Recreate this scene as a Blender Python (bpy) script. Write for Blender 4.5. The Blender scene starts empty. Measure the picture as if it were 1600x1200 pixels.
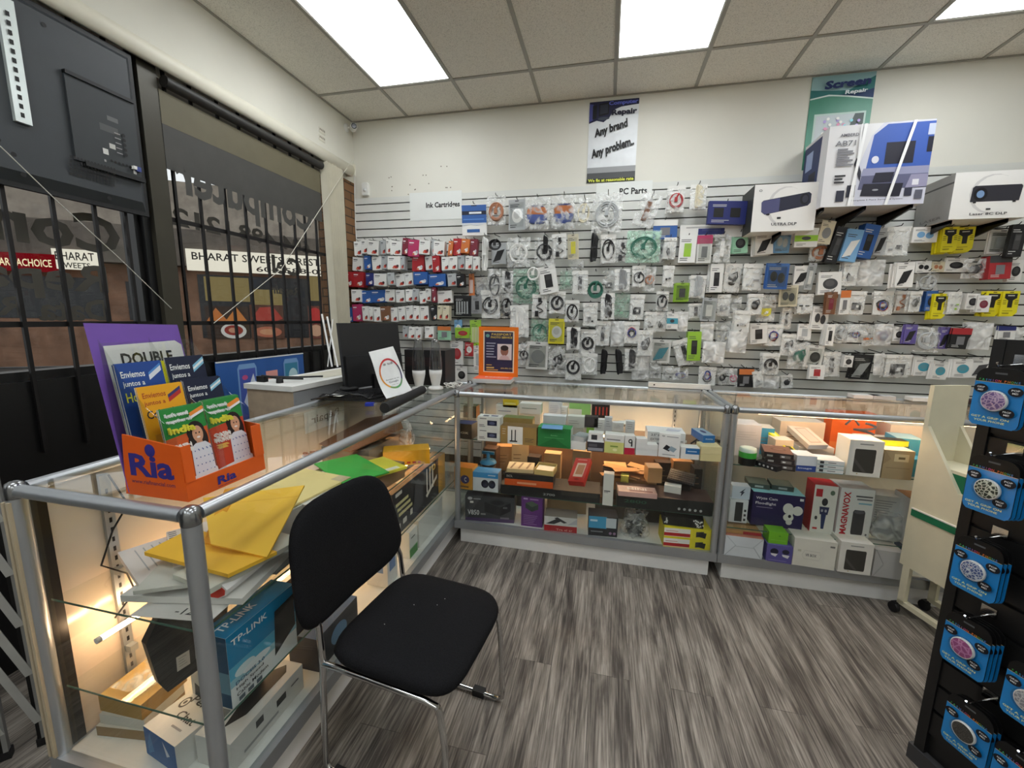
import bpy, bmesh, math, random
from mathutils import Vector, Matrix, Euler, noise
random.seed(7)
SC = bpy.context.scene
COL = SC.collection
R = math.radians

# ------------------------------------------------------------------ camera
FPX = 643.22
_p, _y, _r = -.1576, -.2228, .0149
_cy, _sy, _cp, _sp, _cr, _sr = math.cos(_y), math.sin(_y), math.cos(_p), math.sin(_p), math.cos(_r), math.sin(_r)
FW = Vector((_sy*_cp, _cy*_cp, _sp))
_r0 = Vector((_cy, -_sy, 0)); _u0 = _r0.cross(FW)
RT = _cr*_r0 + _sr*_u0
UP = -_sr*_r0 + _cr*_u0
EYE = Vector((0, 0, 1.545))
cam_d = bpy.data.cameras.new('camera'); cam = bpy.data.objects.new('camera', cam_d); COL.objects.link(cam)
cam_d.sensor_width = 36; cam_d.sensor_fit = 'HORIZONTAL'; cam_d.lens = 36*FPX/1600; cam_d.clip_start = .02
cam.matrix_world = Matrix(((RT.x, UP.x, -FW.x, EYE.x), (RT.y, UP.y, -FW.y, EYE.y), (RT.z, UP.z, -FW.z, EYE.z), (0, 0, 0, 1)))
SC.camera = cam

# ------------------------------------------------------------------ world, exposure
W = bpy.data.worlds.new('overcast dusk'); SC.world = W; W.use_nodes = True
W.node_tree.nodes['Background'].inputs[0].default_value = (.62, .66, .72, 1)
W.node_tree.nodes['Background'].inputs[1].default_value = 1.9
SC.view_settings.view_transform = 'Standard'; SC.view_settings.look = 'None'
SC.view_settings.gamma = 1; SC.view_settings.use_curve_mapping = False
SC.view_settings.exposure = 0.08
try:
    SC.cycles.transparent_max_bounces = 28; SC.cycles.max_bounces = 10; SC.cycles.diffuse_bounces = 5
    SC.cycles.caustics_reflective = False; SC.cycles.caustics_refractive = False
except Exception:
    pass
LAMP_STRENGTH = 9.0      # the lit panels of the ceiling
STRIP_STRENGTH = 55.0     # the warm tubes inside the display cases

# ------------------------------------------------------------------ from the photograph to the place
def ray(x, y): return FW + RT*((x-800)/FPX) - UP*((y-600)/FPX)
def onz(x, y, z): d = ray(x, y); return EYE + d*((z-EYE.z)/d.z)
def ony(x, y, v): d = ray(x, y); return EYE + d*(v/d.y)
def onx(x, y, v): d = ray(x, y); return EYE + d*(v/d.x)
def onpl(x, y, P, N): d = ray(x, y); return EYE + d*((P-EYE).dot(N)/d.dot(N))
def pxy(P):
    q = Vector(P)-EYE; z = q.dot(FW); return 800+FPX*q.dot(RT)/z, 600-FPX*q.dot(UP)/z
def zat(x, y, py):      # the height of the point above (x, y) seen in picture row py
    lo, hi = -.5, 3.5
    for _ in range(40):
        m = (lo+hi)/2
        if pxy((x, y, m))[1] > py: lo = m
        else: hi = m
    return (lo+hi)/2

# ------------------------------------------------------------------ materials
def lin(c): return tuple(((v/255)/12.92 if v <= 10 else (((v/255)+.055)/1.055)**2.4) for v in c)
_mc = {}
def nmat(name):
    m = bpy.data.materials.new(name); m.use_nodes = True; nt = m.node_tree; nt.nodes.clear()
    o = nt.nodes.new('ShaderNodeOutputMaterial'); return m, nt, o
def mat(c, rough=.55, metal=0, spec=.4, var=.06, scale=9, bump=0, coat=0):
    """plain coloured surface with a little procedural mottling; c in 0-255 display values"""
    k = (tuple(c), rough, metal, spec, var, scale, bump, coat)
    if k in _mc: return _mc[k]
    m, nt, o = nmat('surface'); N = nt.nodes; L = nt.links
    b = N.new('ShaderNodeBsdfPrincipled'); L.new(b.outputs[0], o.inputs[0])
    b.inputs['Roughness'].default_value = rough; b.inputs['Metallic'].default_value = metal
    b.inputs['Specular IOR Level'].default_value = spec
    if coat: b.inputs['Coat Weight'].default_value = coat; b.inputs['Coat Roughness'].default_value = .1
    col = lin(c)
    if var:
        tc = N.new('ShaderNodeTexCoord'); t = N.new('ShaderNodeTexNoise'); t.inputs['Scale'].default_value = scale; t.inputs['Detail'].default_value = 3
        L.new(tc.outputs['Object'], t.inputs['Vector'])
        r = N.new('ShaderNodeValToRGB'); L.new(t.outputs[0], r.inputs[0])
        r.color_ramp.elements[0].position = .3; r.color_ramp.elements[1].position = .7
        r.color_ramp.elements[0].color = (*[v*(1-var) for v in col], 1); r.color_ramp.elements[1].color = (*[min(1, v*(1+var)) for v in col], 1)
        L.new(r.outputs[0], b.inputs['Base Color'])
        if bump:
            bp = N.new('ShaderNodeBump'); bp.inputs['Strength'].default_value = bump; bp.inputs['Distance'].default_value = .01
            L.new(t.outputs[0], bp.inputs['Height']); L.new(bp.outputs[0], b.inputs['Normal'])
    else: b.inputs['Base Color'].default_value = (*col, 1)
    _mc[k] = m; return m
def emat(c, s, name='glowing'):
    k = ('e', tuple(c), s)
    if k in _mc: return _mc[k]
    m, nt, o = nmat(name); e = nt.nodes.new('ShaderNodeEmission'); e.inputs[0].default_value = (*lin(c), 1); e.inputs[1].default_value = s
    nt.links.new(e.outputs[0], o.inputs[0]); _mc[k] = m; return m
def glass_mat(name, tint=(235, 245, 240), refl=.06, rough=.0, fres=True, pw=4, mul=.5):
    m, nt, o = nmat(name); N = nt.nodes; L = nt.links
    t = N.new('ShaderNodeBsdfTransparent'); t.inputs[0].default_value = (*lin(tint), 1)
    g = N.new('ShaderNodeBsdfGlossy'); g.inputs['Roughness'].default_value = rough
    mx = N.new('ShaderNodeMixShader')
    if fres:       # reflection grows towards grazing angles, the same from both sides of the pane
        f = N.new('ShaderNodeLayerWeight'); f.inputs['Blend'].default_value = .5
        p = N.new('ShaderNodeMath'); p.operation = 'POWER'; p.inputs[1].default_value = pw; L.new(f.outputs['Facing'], p.inputs[0])
        q = N.new('ShaderNodeMath'); q.operation = 'MULTIPLY_ADD'; q.inputs[1].default_value = mul; q.inputs[2].default_value = refl*.35; L.new(p.outputs[0], q.inputs[0])
        L.new(q.outputs[0], mx.inputs[0])
    else: mx.inputs[0].default_value = refl
    L.new(t.outputs[0], mx.inputs[1]); L.new(g.outputs[0], mx.inputs[2]); L.new(mx.outputs[0], o.inputs[0]); return m
def film_mat(name, col, alpha, rough=.22, crinkle=70, bump=.5, lo=.0):
    """thin plastic film: see-through, crinkled, shiny"""
    m, nt, o = nmat(name); N = nt.nodes; L = nt.links
    tc = N.new('ShaderNodeTexCoord'); oi = N.new('ShaderNodeObjectInfo')
    ad = N.new('ShaderNodeVectorMath'); ad.operation = 'MULTIPLY_ADD'; ad.inputs[1].default_value = (1, 1, 1)
    L.new(tc.outputs['Object'], ad.inputs[0]); L.new(oi.outputs['Location'], ad.inputs[2])
    n = N.new('ShaderNodeTexNoise'); n.inputs['Scale'].default_value = crinkle; n.inputs['Detail'].default_value = 1; n.inputs['Distortion'].default_value = .8
    L.new(ad.outputs[0], n.inputs['Vector'])
    bp = N.new('ShaderNodeBump'); bp.inputs['Strength'].default_value = bump; bp.inputs['Distance'].default_value = .02; L.new(n.outputs[0], bp.inputs['Height'])
    p = N.new('ShaderNodeBsdfPrincipled'); p.inputs['Base Color'].default_value = (*lin(col), 1); p.inputs['Roughness'].default_value = rough
    p.inputs['Specular IOR Level'].default_value = .9; L.new(bp.outputs[0], p.inputs['Normal'])
    t = N.new('ShaderNodeBsdfTransparent'); mx = N.new('ShaderNodeMixShader')
    mr = N.new('ShaderNodeMapRange'); mr.inputs[1].default_value = .42; mr.inputs[2].default_value = .68; mr.inputs[3].default_value = lo; mr.inputs[4].default_value = alpha
    L.new(n.outputs[0], mr.inputs[0]); L.new(mr.outputs[0], mx.inputs[0])
    L.new(t.outputs[0], mx.inputs[1]); L.new(p.outputs[0], mx.inputs[2]); L.new(mx.outputs[0], o.inputs[0]); return m

WHITE = mat((226, 226, 222)); BLACK = mat((20, 20, 22), .5); ALU = mat((172, 175, 178), .32, .85, var=.03); CHROME = mat((205, 205, 205), .12, 1, var=0)
INK = mat((28, 28, 30), .5, var=0); DARKMETAL = mat((40, 38, 36), .4, .5)
CLEAR = film_mat('clear plastic bag', (240, 242, 241), .5, rough=.16, crinkle=20, bump=.7, lo=.02)
MILKY = film_mat('milky plastic bag', (240, 241, 240), .95, rough=.2, crinkle=16, bump=.8, lo=.3)
GREENISH = film_mat('greenish antistatic bag', (190, 225, 205), .6, crinkle=26, bump=1.0, lo=.15)
CLAM = glass_mat('clear plastic shell', (248, 249, 248), .12)
DOME = glass_mat('clear dome plastic', (232, 234, 236), .2, pw=2, mul=.85)
CASEGLASS = glass_mat('case glass', (251, 253, 252), .08)
SHELFEDGE = mat((70, 105, 92), .2, var=0)

# ------------------------------------------------------------------ mesh builder
_tg = {}
def text_geo(txt, bold):
    k = (txt, bold)
    if k in _tg: return _tg[k]
    cu = bpy.data.curves.new('t', 'FONT'); cu.body = txt; cu.align_x = 'CENTER'; cu.align_y = 'CENTER'; cu.offset = bold; cu.resolution_u = 2
    o = bpy.data.objects.new('t', cu); COL.objects.link(o)
    dg = bpy.context.evaluated_depsgraph_get(); me = bpy.data.meshes.new_from_object(o.evaluated_get(dg))
    vs = [v.co.copy() for v in me.vertices]; fs = [tuple(p.vertices) for p in me.polygons]
    bpy.data.objects.remove(o); bpy.data.curves.remove(cu); bpy.data.meshes.remove(me)
    if vs:
        x0 = min(v.x for v in vs); x1 = max(v.x for v in vs); y0 = min(v.y for v in vs); y1 = max(v.y for v in vs)
        c = Vector(((x0+x1)/2, (y0+y1)/2, 0)); vs = [v-c for v in vs]; _tg[k] = (vs, fs, x1-x0, y1-y0)
    else: _tg[k] = ([], [], 1, 1)
    return _tg[k]

class MB:
    def __init__(s): s.v = []; s.f = []; s.mi = []; s.sm = []; s.mats = []; s.M = None
    def add(s, vs, fs, m, smooth=False):
        if m not in s.mats: s.mats.append(m)
        i = s.mats.index(m); n = len(s.v)
        s.v += [(s.M @ Vector(v)) if s.M else Vector(v) for v in vs]
        for f in fs: s.f.append([n+k for k in f]); s.mi.append(i); s.sm.append(smooth)
        return s
    def box(s, a, b, m):
        (x0, y0, z0), (x1, y1, z1) = a, b
        return s.add([(x0,y0,z0),(x1,y0,z0),(x1,y1,z0),(x0,y1,z0),(x0,y0,z1),(x1,y0,z1),(x1,y1,z1),(x0,y1,z1)],
                     [(0,3,2,1),(4,5,6,7),(0,1,5,4),(1,2,6,5),(2,3,7,6),(3,0,4,7)], m)
    def cbox(s, c, d, m): return s.box([c[i]-d[i]/2 for i in range(3)], [c[i]+d[i]/2 for i in range(3)], m)
    def hexa(s, p, m): return s.add(p, [(0,3,2,1),(4,5,6,7),(0,1,5,4),(1,2,6,5),(2,3,7,6),(3,0,4,7)], m)
    def quad(s, p, m): return s.add(p, [tuple(range(len(p)))], m)
    def prism(s, pts, n, t, m, smooth=False):
        """outline pts (3-D, planar), thickened by t along n"""
        n = Vector(n).normalized()*t; k = len(pts); a = [Vector(p) for p in pts]
        return s.add(a+[p+n for p in a], [tuple(reversed(range(k))), tuple(range(k, 2*k))]+[(i, (i+1) % k, k+(i+1) % k, k+i) for i in range(k)], m, smooth)
    def tube(s, pts, r, m, n=8, closed=False, r2=None):
        pts = [Vector(p) for p in pts]; k = len(pts); vs = []; fs = []; prev = None
        for i, p in enumerate(pts):
            a = pts[(i-1) % k] if (closed or i > 0) else p; b = pts[(i+1) % k] if (closed or i < k-1) else p
            t = (b-a).normalized()
            if prev is None:
                u = t.cross(Vector((0, 0, 1)));
                if u.length < .1: u = t.cross(Vector((0, 1, 0)))
            else: u = prev-t*prev.dot(t)
            u.normalize(); prev = u; w = t.cross(u); rr = r if r2 is None else r+(r2-r)*i/(k-1)
            vs += [p+(u*math.cos(2*math.pi*j/n)+w*math.sin(2*math.pi*j/n))*rr for j in range(n)]
        for i in range(k if closed else k-1):
            for j in range(n):
                a, b = i*n, ((i+1) % k)*n; fs.append((a+j, a+(j+1) % n, b+(j+1) % n, b+j))
        s.add(vs, fs, m, True)
        if not closed: s.add(vs[:n], [tuple(reversed(range(n)))], m); s.add(vs[-n:], [tuple(range(n))], m)
        return s
    def lathe(s, prof, m, n=20, c=(0, 0, 0), smooth=True, sx=1, sy=1, M=None):
        vs = []; fs = []; c = Vector(c)
        for r, z in prof: vs += [Vector((r*sx*math.cos(2*math.pi*j/n), r*sy*math.sin(2*math.pi*j/n), z)) for j in range(n)]
        if M: vs = [M @ v for v in vs]
        vs = [c+v for v in vs]
        for i in range(len(prof)-1):
            for j in range(n): a, b = i*n, (i+1)*n; fs.append((a+j, a+(j+1) % n, b+(j+1) % n, b+j))
        s.add(vs, fs, m, smooth)
        if prof[0][0] > 1e-5: s.add(vs[:n], [tuple(reversed(range(n)))], m)
        if prof[-1][0] > 1e-5: s.add(vs[-n:], [tuple(range(n))], m)
        return s
    def text(s, txt, o, U, V, h, m, w=None, bold=0, lift=.0004, flip=False):
        """lettering centred on o, baseline along U, up along V, h high (w wide when given)"""
        vs, fs, tw, th = text_geo(txt, bold); U = Vector(U).normalized(); V = Vector(V).normalized(); Nn = U.cross(V); k = h/th; kx = (w/tw) if w else k
        return s.add([Vector(o)+U*(v.x*kx)+V*(v.y*k)+Nn*lift for v in vs], [f[::-1] for f in fs] if flip else fs, m)
    def build(s, name, parent=None, loc=None, rot=None, label=None, cat=None, group=None, kind=None):
        me = bpy.data.meshes.new(name); me.from_pydata([tuple(v) for v in s.v], [], s.f)
        for m in s.mats: me.materials.append(m)
        me.polygons.foreach_set('material_index', s.mi); me.polygons.foreach_set('use_smooth', s.sm); me.update()
        o = bpy.data.objects.new(name, me); COL.objects.link(o)
        if parent: o.parent = parent
        if loc is not None: o.location = loc
        if rot is not None: o.rotation_euler = rot if not isinstance(rot, (int, float)) else (0, 0, rot)
        return tag(o, label, cat, group, kind)
def tag(o, label=None, cat=None, group=None, kind=None):
    if label: o['label'] = label
    if cat: o['category'] = cat
    if group: o['group'] = group
    if kind: o['kind'] = kind
    return o
def thing(name, label, cat, loc=(0, 0, 0), rot=0, group=None):
    o = bpy.data.objects.new(name, None); COL.objects.link(o); o.empty_display_size = .05
    o.location = loc; o.rotation_euler = (0, 0, rot) if isinstance(rot, (int, float)) else rot
    return tag(o, label, cat, group)
def kids(o, _c={}):
    return [c for c in COL.objects if c.parent == o]
def dup(o, loc, rot=None, label=None, group=None, children=None):
    c = o.copy(); COL.objects.link(c); c.location = loc
    if rot is not None: c.rotation_euler = rot
    if label: c['label'] = label
    if group: c['group'] = group
    for ch in (children if children is not None else kids(o)):
        d = ch.copy(); COL.objects.link(d); d.parent = c
    return c

# ---- printed flat artwork on the faces of a box of size w (x), d (y), h (z), corner at the origin
def face(w, d, h, f):
    return {'front': ((0,0,0),(w,0,0),(0,0,h)), 'left': ((0,d,0),(0,-d,0),(0,0,h)), 'right': ((w,0,0),(0,d,0),(0,0,h)),
            'top': ((0,0,h),(w,0,0),(0,d,0)), 'back': ((w,d,0),(-w,0,0),(0,0,h))}[f]
def art(mb, O, U, V, items, lift=.0005):
    """items: ('r',u0,v0,u1,v1,col) ('e',u,v,ru,rv,col) ('p',[(u,v)..],col) ('t',u,v,height,text,col[,width]) in face fractions"""
    O, U, V = Vector(O), Vector(U), Vector(V); Nn = U.cross(V).normalized(); k = lift
    for it in items:
        P = lambda u, v: O+U*u+V*v+Nn*k
        c = it[-1] if it[0] != 't' else it[5]
        m = c if not isinstance(c, tuple) else mat(c, .5, var=0)
        if it[0] == 'r': _, a, b, e, f, _c = it; mb.quad([P(a, b), P(e, b), P(e, f), P(a, f)], m)
        elif it[0] == 'p': mb.quad([P(u, v) for u, v in it[1]], m)
        elif it[0] == 'e':
            _, u, v, ru, rv, _c = it; mb.quad([P(u+ru*math.cos(a*math.pi/9), v+rv*math.sin(a*math.pi/9)) for a in range(18)], m)
        elif it[0] == 't':
            w = it[6]*U.length if len(it) > 6 else None
            mb.text(it[4], P(it[1], it[2]), U, V, it[3]*V.length, m, w, bold=.015, lift=0)
        k += lift*.6
def carton(name, label, cat, p0, rz, w, d, h, col=(226, 226, 222), faces=None, prints=(), group=None, rough=.5, parent=None):
    """a closed carton; p0 = its bottom front left corner; faces {'top':col,...}; prints [(face, items)]"""
    m = mat(col, rough); mb = MB(); q = [(0,0,0),(w,0,0),(w,d,0),(0,d,0),(0,0,h),(w,0,h),(w,d,h),(0,d,h)]
    fc = {'bottom': (0,3,2,1), 'top': (4,5,6,7), 'front': (0,1,5,4), 'right': (1,2,6,5), 'back': (2,3,7,6), 'left': (3,0,4,7)}
    for k, f in fc.items():
        mb.add([q[i] for i in f], [(0,1,2,3)], mat(faces[k], rough) if faces and k in faces else m)
    for f, items in prints: art(mb, *face(w, d, h, f), items)
    # box flap edges: slim raised lid line
    return mb.build(name, parent, p0, rz, label, cat, group)
# ================================================================== the room
XL, YB, ZC = -2.43, 3.76, 3.341
XR, YF = 3.7, -2.6
GX = -1.8601; ROW = 3.2793
def S(o): o['kind'] = 'structure'; return o

# floor: grey wood-look planks running away from the door
m, nt, o = nmat('grey plank floor'); N = nt.nodes; L = nt.links
tc = N.new('ShaderNodeTexCoord'); mp = N.new('ShaderNodeMapping'); mp.inputs['Rotation'].default_value = (0, 0, R(90)); L.new(tc.outputs['Object'], mp.inputs['Vector'])
br = N.new('ShaderNodeTexBrick'); br.inputs['Scale'].default_value = 1; br.inputs['Brick Width'].default_value = 1.2; br.inputs['Row Height'].default_value = .17
br.inputs['Mortar Size'].default_value = .0012; br.inputs['Color1'].default_value = (0, 0, 0, 1); br.inputs['Color2'].default_value = (1, 1, 1, 1); br.inputs['Mortar'].default_value = (.1, .1, .1, 1)
br.offset = .37; L.new(mp.outputs[0], br.inputs['Vector'])
m2 = N.new('ShaderNodeMapping'); m2.inputs['Scale'].default_value = (17, 1.9, 1); L.new(tc.outputs['Object'], m2.inputs['Vector'])
sh = N.new('ShaderNodeVectorMath'); sh.operation = 'MULTIPLY_ADD'; sh.inputs[1].default_value = (7.3, 5.1, 3); L.new(br.outputs['Color'], sh.inputs[0]); L.new(m2.outputs[0], sh.inputs[2])
n1 = N.new('ShaderNodeTexNoise'); n1.inputs['Scale'].default_value = 1.0; n1.inputs['Detail'].default_value = 7; n1.inputs['Roughness'].default_value = .62; n1.inputs['Distortion'].default_value = .5; L.new(sh.outputs[0], n1.inputs['Vector'])
m3 = N.new('ShaderNodeMapping'); m3.inputs['Scale'].default_value = (150, 5, 1); L.new(tc.outputs['Object'], m3.inputs['Vector'])
n2 = N.new('ShaderNodeTexNoise'); n2.inputs['Scale'].default_value = 1.0; n2.inputs['Detail'].default_value = 4; L.new(m3.outputs[0], n2.inputs['Vector'])
a1 = N.new('ShaderNodeMath'); a1.operation = 'MULTIPLY_ADD'; a1.inputs[1].default_value = .62; L.new(n2.outputs[0], a1.inputs[0]); L.new(n1.outputs[0], a1.inputs[2])
cr = N.new('ShaderNodeValToRGB'); E = cr.color_ramp.elements; E[0].position = .5; E[0].color = (*lin((44, 40, 37)), 1); E[1].position = 1.12 if False else 1.0; E[1].color = (*lin((160, 152, 143)), 1)
e = E.new(.7); e.color = (*lin((82, 76, 71)), 1); e = E.new(.84); e.color = (*lin((122, 115, 107)), 1); L.new(a1.outputs[0], cr.inputs[0])
mm = N.new('ShaderNodeMix'); mm.data_type = 'RGBA'; mm.blend_type = 'MULTIPLY'; mm.inputs[0].default_value = 1; L.new(cr.outputs[0], mm.inputs[6])
mo = N.new('ShaderNodeMapRange'); mo.inputs[3].default_value = 1; mo.inputs[4].default_value = .45; L.new(br.outputs['Fac'], mo.inputs[0])
cb = N.new('ShaderNodeCombineColor'); [L.new(mo.outputs[0], cb.inputs[i]) for i in range(3)]; L.new(cb.outputs[0], mm.inputs[7])
b = N.new('ShaderNodeBsdfPrincipled'); L.new(mm.outputs[2], b.inputs['Base Color']); b.inputs['Roughness'].default_value = .48; b.inputs['Specular IOR Level'].default_value = .3
bp = N.new('ShaderNodeBump'); bp.inputs['Strength'].default_value = .15; bp.inputs['Distance'].default_value = .004; L.new(a1.outputs[0], bp.inputs['Height']); L.new(bp.outputs[0], b.inputs['Normal'])
L.new(b.outputs[0], o.inputs[0]); FLOOR = m
S(MB().box((XL-.2, YF, -.1), (XR, YB+.12, 0), FLOOR).build('floor'))

WALLM = mat((221, 219, 209), .7, var=.02, scale=3)
SOFFM = mat((219, 217, 206), .7, var=.03, scale=3)
w = MB().box((XL-.2, YB, 0), (XR, YB+.12, ZC+.1), WALLM)
for _ in range(26):      # old screw holes
    x = random.uniform(-2.1, -1.4); z = random.choice([2.67, 2.68, 2.72, 2.76, 2.84, 2.9])+random.uniform(-.006, .006)
    w.cbox((x, YB-.0005, z), (.009, .001, .009), mat((120, 112, 100)))
S(w.build('wall_back'))
S(MB().box((XR, YF, 0), (XR+.12, YB+.12, ZC+.1), WALLM).build('wall_right'))
S(MB().box((XL-.2, YF-.12, 0), (XR+.12, YF, ZC+.1), WALLM).build('wall_front'))

# left wall: soffit above, black kick panel below, dark posts, brick pilaster
SILL, HEAD = 1.245, 2.86
BLK = mat((16, 16, 17), .35, spec=.5, var=.1)
mw, nt, o = nmat('brown brick'); N = nt.nodes; L = nt.links
tc = N.new('ShaderNodeTexCoord'); sp = N.new('ShaderNodeSeparateXYZ'); L.new(tc.outputs['Object'], sp.inputs[0]); cc = N.new('ShaderNodeCombineXYZ'); ad = N.new('ShaderNodeMath'); L.new(sp.outputs[0], ad.inputs[0]); L.new(sp.outputs[1], ad.inputs[1]); L.new(ad.outputs[0], cc.inputs[0]); L.new(sp.outputs[2], cc.inputs[1])
br = N.new('ShaderNodeTexBrick'); br.inputs['Scale'].default_value = 1; br.inputs['Brick Width'].default_value = .21; br.inputs['Row Height'].default_value = .075; br.inputs['Mortar Size'].default_value = .006
br.inputs['Color1'].default_value = (*lin((138, 100, 66)), 1); br.inputs['Color2'].default_value = (*lin((112, 82, 54)), 1); br.inputs['Mortar'].default_value = (*lin((74, 58, 42)), 1); L.new(cc.outputs[0], br.inputs['Vector'])
b = N.new('ShaderNodeBsdfPrincipled'); b.inputs['Roughness'].default_value = .8; L.new(br.outputs[0], b.inputs['Base Color']); bp = N.new('ShaderNodeBump'); bp.inputs['Strength'].default_value = .5; bp.inputs['Distance'].default_value = .006; bp.invert = True; L.new(br.outputs['Fac'], bp.inputs['Height']); L.new(bp.outputs[0], b.inputs['Normal']); L.new(b.outputs[0], o.inputs[0]); BRICK = mw
w = MB().box((XL-.2, YF, HEAD-.06), (XL, YB, ZC+.1), SOFFM)
w.box((XL-.2, YF, 0), (XL, 3.44, SILL), BLK)
w.box((XL-.2, 3.46, 0), (XL-.0, YB, HEAD-.06), BRICK)
w.box((XL-.2, YF, 0), (XL, -.5, HEAD), BLK)
S(w.build('wall_left'))

# windows
MULL = mat((66, 63, 54), .4, .3, var=.05)
WGLASS = glass_mat('shop window glass', (238, 237, 233), .05)
def window(n, y0, y1):
    f = MB()
    for a, b in (((XL-.12, y0, SILL), (XL-.03, y0+.05, HEAD)), ((XL-.12, y1-.025, SILL), (XL-.03, y1, HEAD)), ((XL-.12, y0, SILL), (XL-.03, y1, SILL+.04)), ((XL-.12, y0, HEAD-.04), (XL-.03, y1, HEAD))):
        f.box(a, b, BLK)
    fo = S(f.build('window_%d' % n))
    MB().box((XL-.085, y0+.05, SILL+.04), (XL-.077, y1-.025, HEAD-.04), WGLASS).build('glass_pane', fo)
    return fo
WIN1 = window(1, -.5, 1.80); WIN2 = window(2, 1.93, 3.46)
S(MB().box((XL-.14, 1.80, 0), (XL+.0, 1.835, HEAD), BLK).box((XL-.14, 1.835, 0), (XL+.03, 1.93, HEAD-.0), MULL).build('trim_1'))

# dark vinyl lettering stuck to the outside of the glass (reads from the street)
VIN = mat((74, 71, 64), .6, var=.08); XV = XL-.07
def vinyl(mb, txt, px, py, h, w=None, b=.012):
    p = onx(px, py, XV); mb.text(txt, (XV, p.y, p.z), (0, -1, 0), (0, 0, 1), h, VIN, w, bold=b)
lt = thing('window_lettering', 'dark mirrored lettering on the shop window left of the post', 'lettering', (0, 0, 0))
for txt, px, py, h, wd in (('Computer', None, 1.03, .27, 1.42), ('Repair', None, None, .22, .72), ('Data Recovery', None, None, .13, 1.02)): pass
def vinyl_r(parent, txt, yR, z, h, wd):        # yR = the end nearest the back wall (text starts there)
    words = txt.split(); tw = [text_geo(w_, .03)[2] for w_ in words]; gap = .35*text_geo('nn', .03)[2]; k = wd/(sum(tw)+gap*(len(words)-1)); y = yR
    for w_, t_ in zip(words, tw):
        MB().text(w_, (XV, y-t_*k/2, z), (0, -1, 0), (0, 0, 1), h, VIN, t_*k, bold=.03, flip=True).build('lettering_word', parent); y -= (t_+gap)*k
vinyl_r(lt, 'Computer', onx(186, 360, XV).y, 1.905, .24, 1.2)
vinyl_r(lt, 'Repair', onx(166, 425, XV).y, 1.69, .17, .62)
vinyl_r(lt, 'Data Recovery', onx(168, 478, XV).y, 1.555, .105, .86)
lt = thing('window_lettering', 'dark mirrored lettering and phone number on the shop window beside the blind', 'lettering', (0, 0, 0))
vinyl_r(lt, '604 498 1212', onx(484, 378, XV).y, 2.11, .105, 1.16)
vinyl_r(lt, 'Cell', onx(470, 410, XV).y, 1.93, .14, .36)
vinyl_r(lt, 'Repair', onx(467, 447, XV).y, 1.73, .085, .3)

# dark shade drawn part of the way down inside the right window, cut-out letters along its lower edge
XS = XL+.03
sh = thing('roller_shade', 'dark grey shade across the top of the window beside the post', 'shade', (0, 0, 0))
SHM = mat((66, 65, 62), .6, var=.08)
q = MB().box((XS, 1.931, 2.33), (XS+.002, 3.21, 2.56), SHM); a = onx(487, 300, XS); q.text('Computer', (XS+.001, a.y-.58, 2.3), (0, -1, 0), (0, 0, 1), .3, SHM, 1.12, bold=.03, lift=-.003, flip=True); q.build('dark_sheet', sh)
MB().box((XS+.001, 1.931, 2.56), (XS+.003, 3.21, 2.73), mat((98, 92, 72), .6, var=.05)).build('khaki_reflection', sh)  # khaki band painted in for the soffit's reflection in the window glass
MB().tube([(XS+.02, 1.95, 2.775), (XS+.02, 3.21, 2.775)], .03, mat((40, 38, 36), .5), 14).build('roller', sh)

# security bars inside both windows
BARM = mat((30, 28, 28), .45, .3)
def grille(label, ys, y0, y1):
    g = thing('security_grille', label, 'window bars', (XL+.015, y0, SILL), 0, None)
    for y in ys: MB().cbox((0, y-y0, .36), (.014, .014, 2.42-.72), BARM).build('upright_bar', g) if False else MB().box((-.007, y-y0-.007, -.32), (.007, y-y0+.007, 1.6), BARM).build('upright_bar', g)
    for z in (2.07, 1.49): MB().box((-.013, 0, z-SILL-.012), (-.007, y1-y0, z-SILL+.012), BARM).build('cross_bar', g)
    return g
grille('black security bars over the left window below the television', [-.3+.156*i for i in range(13)]+[1.703], -.45, 1.79)
grille('black security bars over the window between post and blind', [1.976, 2.124, 2.295, 2.447, 2.615, 2.751, 2.899, 3.015, 3.15, 3.29], 1.94, 3.44)

# ceiling: grid of mineral tiles, lit panels
m, nt, o = nmat('mineral ceiling tile'); N = nt.nodes; L = nt.links
tc = N.new('ShaderNodeTexCoord'); n1 = N.new('ShaderNodeTexNoise'); n1.inputs['Scale'].default_value = 170; n1.inputs['Detail'].default_value = 4; n1.inputs['Roughness'].default_value = .7; L.new(tc.outputs['Object'], n1.inputs['Vector'])
cr = N.new('ShaderNodeValToRGB'); E = cr.color_ramp.elements; E[0].position = .3; E[0].color = (*lin((176, 173, 164)), 1); E[1].position = .5; E[1].color = (*lin((232, 229, 220)), 1); L.new(n1.outputs[0], cr.inputs[0])
b = N.new('ShaderNodeBsdfPrincipled'); b.inputs['Roughness'].default_value = .9; b.inputs['Specular IOR Level'].default_value = .1; L.new(cr.outputs[0], b.inputs['Base Color']); L.new(b.outputs[0], o.inputs[0]); TILE = m
LIGHTS = [(0, ROW), (3, ROW), (6, ROW), (0, ROW-2.44), (3, ROW-2.44), (6, ROW-2.44), (1, ROW-4.27+.0), (5, ROW-4.27)]
LIGHTS = [(c, y) for c in (0, 3, 6) for y in (ROW, ROW-2.44)]+[(0, ROW-4.88+.0), (3, ROW-4.88), (6, ROW-4.88)]
c = MB().box((XL-.2, YF, ZC+.02), (XR, YB, ZC+.1), TILE)
c2 = TILE
cell = .61
xs = [GX+cell*i for i in range(-1, 10)]; ys = [ROW-1.22*i for i in range(-1, 6)]
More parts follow.
